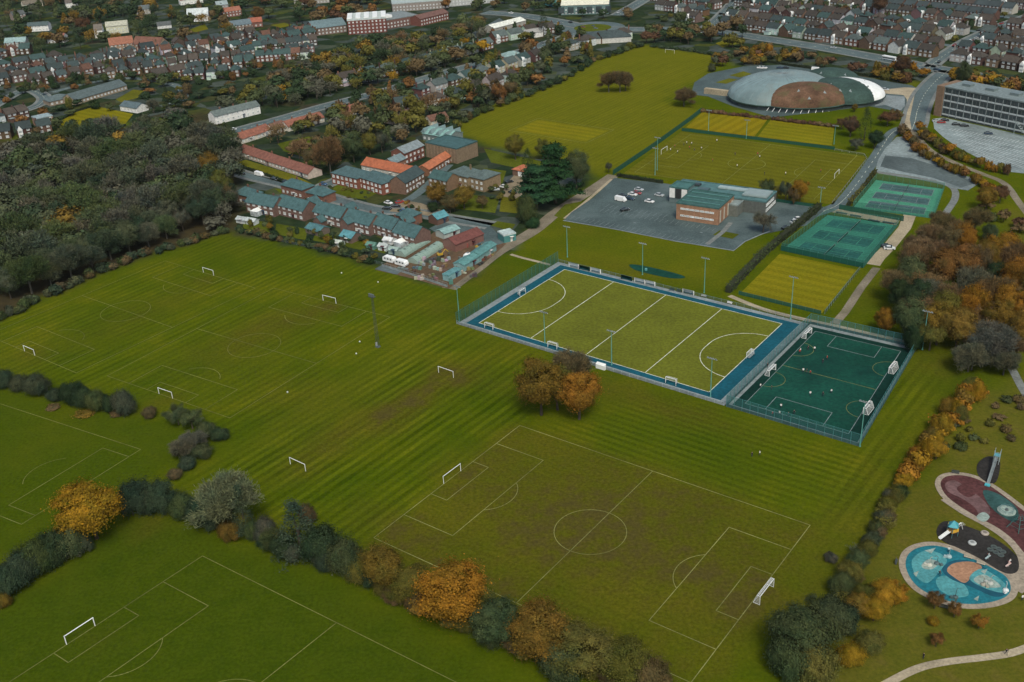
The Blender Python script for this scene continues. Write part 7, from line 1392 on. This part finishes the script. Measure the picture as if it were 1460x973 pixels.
# ================================================================== PEOPLE
def body_mesh(name, J, mats):
    """one continuous skin over a joint tree, baked to a mesh; colours by height"""
    me = bpy.data.meshes.new(name); pts = [j[0] for j in J]; me.from_pydata(pts, [(j[1], i) for i, j in enumerate(J) if j[1] is not None], [])
    o = bpy.data.objects.new(name, me); COL.objects.link(o); m = o.modifiers.new('s', 'SKIN'); m.use_smooth_shade = True
    for i, j in enumerate(J): me.skin_vertices[0].data[i].radius = (j[2], j[2]); me.skin_vertices[0].data[i].use_root = i == 0
    o.modifiers.new('d', 'SUBSURF').levels = 1
    bpy.context.view_layer.update(); out = bpy.data.meshes.new_from_object(o.evaluated_get(bpy.context.evaluated_depsgraph_get())); bpy.data.objects.remove(o)
    out.name = name; out.materials.clear()
    for m_ in mats: out.materials.append(MAT[m_])
    for p in out.polygons:
        z = p.center.z; x = abs(p.center.x); p.material_index = 2 if z > 1.64 else 1 if z > 1.47 else (1 if (x > .27 and z < 1.12) else 0) if z > .93 else 3 if z > .12 else 4
    return out
mottled('skin', (.42, .26, .19), .1); mottled('hair', (.03, .022, .018), .2); mottled('trousers', (.03, .035, .05), .2); mottled('shoe', (.04, .04, .04), .2)
def pose(step, arm):
    return [((0, 0, .95), None, .15), ((0, .01, 1.15), 0, .14), ((0, 0, 1.38), 1, .155), ((0, -.01, 1.5), 2, .06), ((0, -.03, 1.66), 3, .095), ((0, -.02, 1.74), 4, .075),
            ((.2, 0, 1.42), 2, .065), ((.28, arm * .5, 1.17), 6, .048), ((.28, arm, .95), 7, .036), ((.28, arm * 1.1, .86), 8, .03), ((-.2, 0, 1.42), 2, .065), ((-.28, -arm * .5, 1.17), 10, .048), ((-.28, -arm, .95), 11, .036), ((-.28, -arm * 1.1, .86), 12, .03),
            ((.1, 0, .88), 0, .095), ((.11, -step * .5, .5), 14, .07), ((.11, -step, .09), 15, .05), ((.11, -step - .13, .04), 16, .04), ((-.1, 0, .88), 0, .095), ((-.11, step * .4, .5), 18, .07), ((-.11, step, .09), 19, .05), ((-.11, step - .13, .04), 20, .04)]
PM = [body_mesh('person', pose(.02, -.03), ['cloth', 'skin', 'hair', 'trousers', 'shoe']), body_mesh('person', pose(.28, -.25), ['cloth', 'skin', 'hair', 'trousers', 'shoe'])]
SHIRT = {'white': (.75, .75, .72), 'red': (.4, .04, .03), 'dark': (.03, .03, .035), 'blue': (.05, .12, .3), 'pink': (.5, .25, .25), 'yellow': (.5, .38, .04)}
def person(px, py, col, label, group, z=.1, k=0):
    p = at(px, py); o = put('person', PM[k % 2], None, SHIRT[col], (p.x, p.y, z), random.uniform(0, 6.28)); tag(o, label, 'person', group)
UPX = [(956, 216), (962, 211), (966, 219), (975, 208), (979, 206), (983, 213), (986, 207), (990, 216), (1000, 214), (1022, 203), (1016, 231), (1051, 239), (1083, 226), (1080, 222), (1170, 246), (1048, 222), (1120, 250), (1090, 250)]
for i, (px, py) in enumerate(sorted(UPX)): c_ = ('white', 'red', 'white', 'dark')[i % 4]; person(px, py, c_, 'person in %s top, %s from the left on the olive field' % (c_, ordinal(i + 1)), 'players on the olive field', .06, i)
DPX = [(1141, 503), (1152, 500), (1161, 501), (1179, 514), (1173, 519), (1145, 532), (1150, 533), (1155, 535), (1094, 525), (1084, 554), (1100, 557), (1173, 566), (1155, 565), (1113, 583), (1111, 593), (1101, 594), (1124, 595), (1132, 592), (1185, 562), (1140, 505)]
for i, (px, py) in enumerate(sorted(DPX)): c_ = ('white', 'dark', 'dark', 'red', 'white')[i % 5]; person(px, py, c_, 'person in %s top, %s from the left on the dark green pitch' % (c_, ordinal(i + 1)), 'players on the dark pitch', .12, i)
for i, (px, py, c_, l) in enumerate(((1352, 752, 'yellow', 'person in yellow on the climbing frame pad'), (1339, 822, 'dark', 'person in dark clothes standing on the splash pad'), (1352, 788, 'white', 'person in white near the splash pad top'), (1439, 805, 'white', 'person in white on the black rubber pad'), (1457, 857, 'white', 'person in white beside the path at the right edge'), (1434, 934, 'dark', 'person in dark clothes on the bottom right path'), (1316, 940, 'dark', 'person in dark clothes near the bottom edge'), (1441, 333, 'dark', 'person in dark clothes on the right slope'), (1072, 652, 'dark', 'person in dark clothes on the striped grass'), (1083, 650, 'white', 'person in white on the striped grass'))): person(px, py, c_, l, 'people in the park', .08, i)
# white marker balls lying on the grass
bm_ = MB().lathe([(.05, 0), (.2, .08), (.26, .24), (.2, .4), (.05, .48)], 10).mesh('marker_body', 'white_paint', True)
for px, py, l in ((539, 403, 'white marker on the grass below the yard'), (410, 560, 'white marker on the grass left of the mast'), (513, 488, 'white marker just left of the mast foot'), (487, 390, 'white marker left of the yard fence'), (508, 505, 'white marker below the mast')):
    root = thing('grass_marker', l, 'marker', at(px, py)); put('body', bm_, root); put('foot', MB().box((0, 0, .05), (.5, .5, .1)).mesh('foot', 'kerb_grey'), root)

# ================================================================== PLAYGROUND
mottled('pad_teal', (.010, .14, .175), .2, .2, .7, .3, fine=1.5); mottled('pad_aqua', (.07, .26, .27), .2, .25, .7, .3, fine=1.5); mottled('pad_pale', (.25, .32, .28), .25, .3, .8, .2, fine=1.5); mottled('pad_sand', (.34, .19, .115), .2, .25, .9, .1, fine=1.5); mottled('pad_navy', (.01, .075, .11), .2, .2, .8, .2)
mottled('rubber_red', (.078, .032, .031), .35, .15, .9, .1, fine=1.2); mottled('rubber_pink', (.14, .082, .08), .3, .2, .9, .1, fine=1.2); mottled('rubber_black', (.030, .028, .026), .3, .15, .9, .1, fine=1.2); mottled('rubber_teal', (.03, .075, .07), .35, .2, .9, .1, fine=1.2); mottled('rim_stone', (.29, .245, .185), .2, .3, .9, .1, fine=1.5)
def loop(pp): return smooth_line(P(*pp), 6, True)
def pad(name, label, outline, rimw, surf, cat='play surface', z=.10):
    o = loop(outline); c0 = sum(o, Vector()) / len(o)
    area = sum(o[i].x * o[(i + 1) % len(o)].y - o[(i + 1) % len(o)].x * o[i].y for i in range(len(o))); s = -1 if area > 0 else 1
    root = thing(name, label, cat, (c0.x, c0.y, 0)); lo = lambda b: (setattr(b, 'v', [(x - c0.x, y - c0.y, zz) for x, y, zz in b.v]), b)[1]
    if rimw: lo(MB().prism([(p.x, p.y) for p in offset_line(o, s * rimw, True)], 0, z + .02)).build('rim', 'rim_stone', root)
    lo(MB().prism([(p.x, p.y) for p in o], .02, z + .035)).build('surface', surf, root)
    def patch(nm, pts, mat, dz=.045, sm=True):
        q = loop(pts) if sm else P(*pts); lo(MB().prism([(p.x, p.y) for p in q], .03, z + dz)).build(nm, mat, root)
    return root, patch
root, patch = pad('splash_pad', 'oval turquoise splash pad with pale rim', [(1291, 806), (1296, 790), (1312, 781), (1335, 779), (1362, 786), (1390, 799), (1415, 811), (1434, 823), (1441, 838), (1436, 850), (1418, 858), (1390, 862), (1362, 860), (1335, 852), (1312, 840), (1298, 825)], 1.5, 'pad_teal')
patch('aqua_patch', [(1300, 800), (1318, 786), (1340, 790), (1350, 800), (1340, 815), (1322, 832), (1306, 822)], 'pad_aqua'); patch('aqua_patch', [(1335, 826), (1355, 822), (1376, 836), (1380, 850), (1360, 852), (1340, 842)], 'pad_aqua', .047); patch('dark_band', [(1343, 812), (1360, 800), (1388, 802), (1420, 822), (1438, 842), (1420, 852), (1385, 838), (1355, 826)], 'pad_navy', .049)
patch('pale_patch', [(1314, 806), (1325, 798), (1338, 803), (1330, 812), (1318, 812)], 'pad_pale', .05); patch('sand_patch', [(1350, 814), (1360, 804), (1385, 802), (1400, 810), (1385, 824), (1375, 832), (1360, 824)], 'pad_sand', .055); patch('pale_patch', [(1382, 826), (1398, 812), (1420, 822), (1436, 838), (1430, 846), (1405, 840)], 'pad_aqua', .057); patch('pale_patch', [(1388, 828), (1402, 820), (1420, 830), (1426, 838), (1406, 838)], 'pad_pale', .062)
for q in ([(1318, 786), (1334, 782), (1328, 790)], [(1302, 818), (1310, 815), (1306, 824)], [(1388, 855), (1396, 850), (1394, 858)], [(1398, 815), (1408, 812), (1404, 820)]): patch('star_patch', q, 'pad_pale', .066, False)
root, patch = pad('rubber_play_area', 'dark red rubber play area with pale rim', [(1341, 690), (1350, 680), (1375, 679), (1400, 687), (1425, 703), (1450, 722), (1478, 745), (1500, 775), (1490, 800), (1462, 790), (1444, 770), (1422, 753), (1392, 737), (1366, 721), (1348, 706)], 1.4, 'rubber_red')
patch('pink_track', [(1348, 690), (1362, 686), (1380, 698), (1400, 712), (1412, 730), (1400, 742), (1390, 725), (1372, 712), (1352, 702)], 'rubber_pink', .045); patch('dark_bed', [(1364, 698), (1378, 690), (1392, 702), (1380, 710)], 'rubber_red', .05); patch('teal_patch', [(1402, 700), (1425, 706), (1450, 726), (1448, 745), (1425, 735), (1408, 718)], 'rubber_teal', .047); patch('pale_disc', [(1392, 738), (1402, 731), (1411, 738), (1402, 745)], 'pad_pale', .055)
root, patch = pad('black_rubber_pad', 'black rubber pad between the splash pad and the red play area', [(1337, 752), (1347, 744), (1368, 748), (1397, 758), (1422, 771), (1442, 786), (1454, 801), (1452, 814), (1440, 819), (1424, 814), (1396, 797), (1370, 784), (1346, 773), (1336, 763)], 0, 'rubber_black')
root, patch = pad('slide_pad', 'dark rubber pad under the white slide', [(1393, 664), (1404, 653), (1418, 652), (1426, 660), (1422, 684), (1412, 690), (1396, 680)], 0, 'rubber_black')
ribbon('path', smooth_line(P((1441, 838), (1452, 830), (1462, 822), (1480, 815)), 4), 5.5, .09, 'rim_stone', label='pale path joining the splash pad at the right')
ribbon('path', smooth_line(P((1345, 712), (1375, 732), (1405, 748), (1432, 766), (1450, 784), (1458, 800), (1458, 815), (1448, 826)), 6), 1.9, .145, 'rim_stone', label='pale winding path between the play pads')
# slide
p0, p1 = at(1408, 692), at(1417, 668); root = thing('slide', 'long white slide running down the dark pad', 'slide', p0, ang(p0, p1)); L = (p1 - p0).length + 2
b = MB(); b.add([(0, -.32, .25), (1.2, -.32, .4), (L, -.32, 2.6), (0, .32, .25), (1.2, .32, .4), (L, .32, 2.6)], [(0, 1, 4, 3), (1, 2, 5, 4)]); [b.path([(0, s * .32, .4), (1.2, s * .32, .55), (L, s * .32, 2.8)], .09, 5) for s in (-1, 1)]; b.build('chute', 'kerb_grey', root)
b = MB(); b.box((L + .8, 0, 2.6), (1.6, 1.6, .15)); b.build('platform', 'paint', root, (.1, .3, .35))
for sx in (.1, 1.5):
    for s in (-1, 1): b = MB(); b.tube((L + sx, s * .7, 0), (L + sx, s * .7, 4.3), .08, .08, 6); b.build('post', 'metal', root, (.3, .35, .35))
b = MB(); [b.tube((L + 1.7, -.4, z), (L + 1.7, .4, z), .05, .05, 5) for z in np.arange(.4, 3.2, .4)]; b.build('ladder', 'metal', root, (.3, .35, .35)); b = MB(); b.box((-.4, 0, .3), (.9, 1.3, .4)); b.build('landing', 'paint', root, (.08, .4, .45))
# climbing frame
root = thing('climbing_frame', 'white and teal climbing frame with an orange tower', 'climbing frame', at(1357, 764), R(20))
for sx in (-.9, .9):
    for sy in (-.9, .9): b = MB(); b.tube((sx, sy, 0), (sx, sy, 3.2), .07, .07, 6); b.build('post', 'metal', root, (.08, .2, .22))
b = MB(); b.box((0, 0, 1.6), (2, 2, .15)); b.build('platform', 'paint', root, (.35, .2, .05)); b = MB(); b.lathe([(1.6, 3.1), (.05, 4.5)], 4); b.build('roof', 'paint', root, (.05, .3, .35))
b = MB(); b.add([(-1, -.4, 1.6), (-1, .4, 1.6), (-3.8, -.4, .3), (-3.8, .4, .3)], [(0, 1, 3, 2)]); [b.tube((-1, s * .4, 1.8), (-3.8, s * .4, .5), .08, .08, 5) for s in (-1, 1)]; b.build('slide', 'white_paint', root)
b = MB(); b.path([(1, 0, 2.6), (2.6, .3, 2.9), (4.0, .8, .1)], .1, 5); [b.tube((1.3 + k * .4, -.4, 2.5), (1.3 + k * .4, .6, 2.6), .04, .04, 4) for k in range(6)]; b.build('bridge', 'white_paint', root); b = MB(); b.box((0, -.95, 2.1), (1.8, .06, .9)); b.build('panel', 'paint', root, (.6, .35, .04))
# roundabout, net climber, springers, benches
root = thing('play_roundabout', 'round pale play roundabout on the red area', 'roundabout', at(1435, 729, .13)); b = MB(); b.lathe([(2.2, 0), (2.2, .25), (1.6, .3), (.1, .32)], 20); b.build('deck', 'pad_pale', root)
b = MB(); b.path([(1.7 * math.cos(t), 1.7 * math.sin(t), .9) for t in np.linspace(0, 2 * math.pi, 17)], .06, 5); [b.tube((1.7 * math.cos(t), 1.7 * math.sin(t), .25), (1.7 * math.cos(t), 1.7 * math.sin(t), .9), .05, .05, 5) for t in np.linspace(0, 5.2, 6)]; b.build('hand_rail', 'metal', root, (.1, .2, .2)); b = MB(); b.lathe([(.5, .3), (.3, .8), (.05, .85)], 10); b.build('hub', 'metal', root, (.08, .1, .1))
root = thing('net_climber', 'dark green climbing net on slanted poles', 'climbing frame', at(1452, 752, .13), R(30))
for k in range(5): a_ = k * 1.256; b = MB(); b.tube((2.8 * math.cos(a_), 2.8 * math.sin(a_), 0), (.4 * math.cos(a_), .4 * math.sin(a_), 3.6), .1, .08, 6); b.build('pole', 'metal', root, (.03, .12, .11))
b = MB()
for f in (.25, .5, .75): b.path([((2.8 - 2.4 * f) * math.cos(k * 1.256), (2.8 - 2.4 * f) * math.sin(k * 1.256), 3.6 * f) for k in range(6)], .04, 4)
b.build('rope_net', 'metal', root, (.05, .15, .14))
for px, py, c_, l in ((1386, 775, (.4, .42, .4), 'round pale trampoline on the black pad'), (1404, 761, (.35, .3, .25), 'tan play boulder at the edge of the black pad')):
    root = thing('play_disc', l, 'play equipment', at(px, py, .13)); b = MB(); b.lathe([(.95, 0), (1.0, .25), (.8, .42), (.2, .46)], 14); b.build('disc', 'paint', root, c_); b = MB(); b.lathe([(.5, .44), (.3, .5)], 10); b.build('centre', 'paint', root, tuple(x * .5 for x in c_))
for i, (px, py) in enumerate(((1417, 780), (1424, 783), (1430, 787), (1420, 788), (1412, 784), (1427, 792))):
    root = thing('stepping_ring', 'dark stepping ring, %s of the cluster on the black pad' % ordinal(i + 1), 'play equipment', at(px, py, .13), 0, 'stepping rings'); b = MB(); b.lathe([(.75, 0), (.75, .12), (.5, .14), (.45, .02)], 12); b.build('ring', 'paint', root, (.07, .09, .08)); b = MB(); b.lathe([(.4, 0), (.3, .05)], 10); b.build('centre', 'paint', root, (.04, .05, .05))
for px, py, c_, l in ((1408, 797, (.35, .45, .45), 'pale see-saw on the black pad'), (1437, 808, (.6, .45, .4), 'white and red springer at the end of the black pad')):
    root = thing('springer', l, 'play equipment', at(px, py, .13), R(35)); b = MB(); b.lathe([(.2, 0), (.24, .1), (.2, .2), (.24, .3), (.2, .42)], 8); b.build('spring', 'metal', root, (.1, .1, .1)); b = MB(); b.box((0, 0, .55), (2.0, .35, .2)); b.box((.3, 0, 1.0), (.5, .25, .8), 0, 0, .6); b.build('seat', 'paint', root, c_); b = MB(); b.tube((.3, -.4, 1.2), (.3, .4, 1.2), .04, .04, 5); b.build('handle', 'metal', root, (.4, .1, .08))
for px, py, l, c_ in ((1325, 806, 'left water jet cluster on the splash pad', (.5, .5, .42)), (1336, 804, 'dark water jet cluster on the splash pad', (.08, .12, .12)), (1353, 794, 'water bucket post near the splash pad top', (.3, .4, .4)), (1402, 834, 'tan water feature at the right of the splash pad', (.3, .28, .22)), (1412, 832, 'pale water feature at the right of the splash pad', (.4, .42, .38)), (1362, 852, 'dark water feature near the lower rim', (.06, .1, .1)), (1434, 842, 'white water feature at the right tip of the splash pad', (.6, .62, .6))):
    root = thing('water_feature', l, 'play equipment', at(px, py, .13), random.uniform(0, 3), 'splash pad features'); b = MB(); b.lathe([(.7, 0), (.6, .3), (.2, .5)], 9); b.build('base', 'paint', root, c_); b = MB(); b.tube((0, 0, .4), (0, 0, 2.0), .08, .06, 6); b.path([(0, 0, 2.0), (.4, 0, 2.3), (.8, 0, 2.0)], .06, 5); b.build('pipe', 'metal', root, tuple(x * .8 for x in c_)); b = MB(); b.box((-.8, .5, .25), (.7, .7, .5), .4, 0, .8); b.build('nozzle_block', 'paint', root, c_)
for px, py, a_, l in ((1278, 803, 60, 'dark bench at the left rim of the splash pad'), (1345, 868, -30, 'dark bench on the lower rim of the splash pad'), (1362, 676, -20, 'dark bench behind the red play area'), (1380, 797, -35, 'pale bench between splash pad and black pad'), (1398, 806, -35, 'second pale bench between splash pad and black pad')): bench(at(px, py), R(a_), l, (.05, .06, .06) if 'dark' in l else (.4, .36, .28))
print('HOUSES', NH, 'TREES', NT[0], 'OBJ', len(bpy.data.objects))

# ================================================================== HAZE
m = bpy.data.materials.new('haze'); m.use_nodes = True; t = m.node_tree
for n_ in list(t.nodes):
    if n_.type == 'BSDF_PRINCIPLED': t.nodes.remove(n_)
pv = t.nodes.new('ShaderNodeVolumePrincipled'); pv.inputs['Color'].default_value = (.80, .92, .92, 1); pv.inputs['Density'].default_value = .000025; pv.inputs['Anisotropy'].default_value = .2
t.links.new(pv.outputs[0], t.nodes['Material Output'].inputs['Volume']); MAT['haze'] = m
b = MB(); b.box((0, 3000, 87), (15000, 13000, 176)); o = b.build('haze', 'haze'); o['kind'] = 'stuff'; o['label'] = 'thin pale autumn haze over the town'; o['category'] = 'haze'
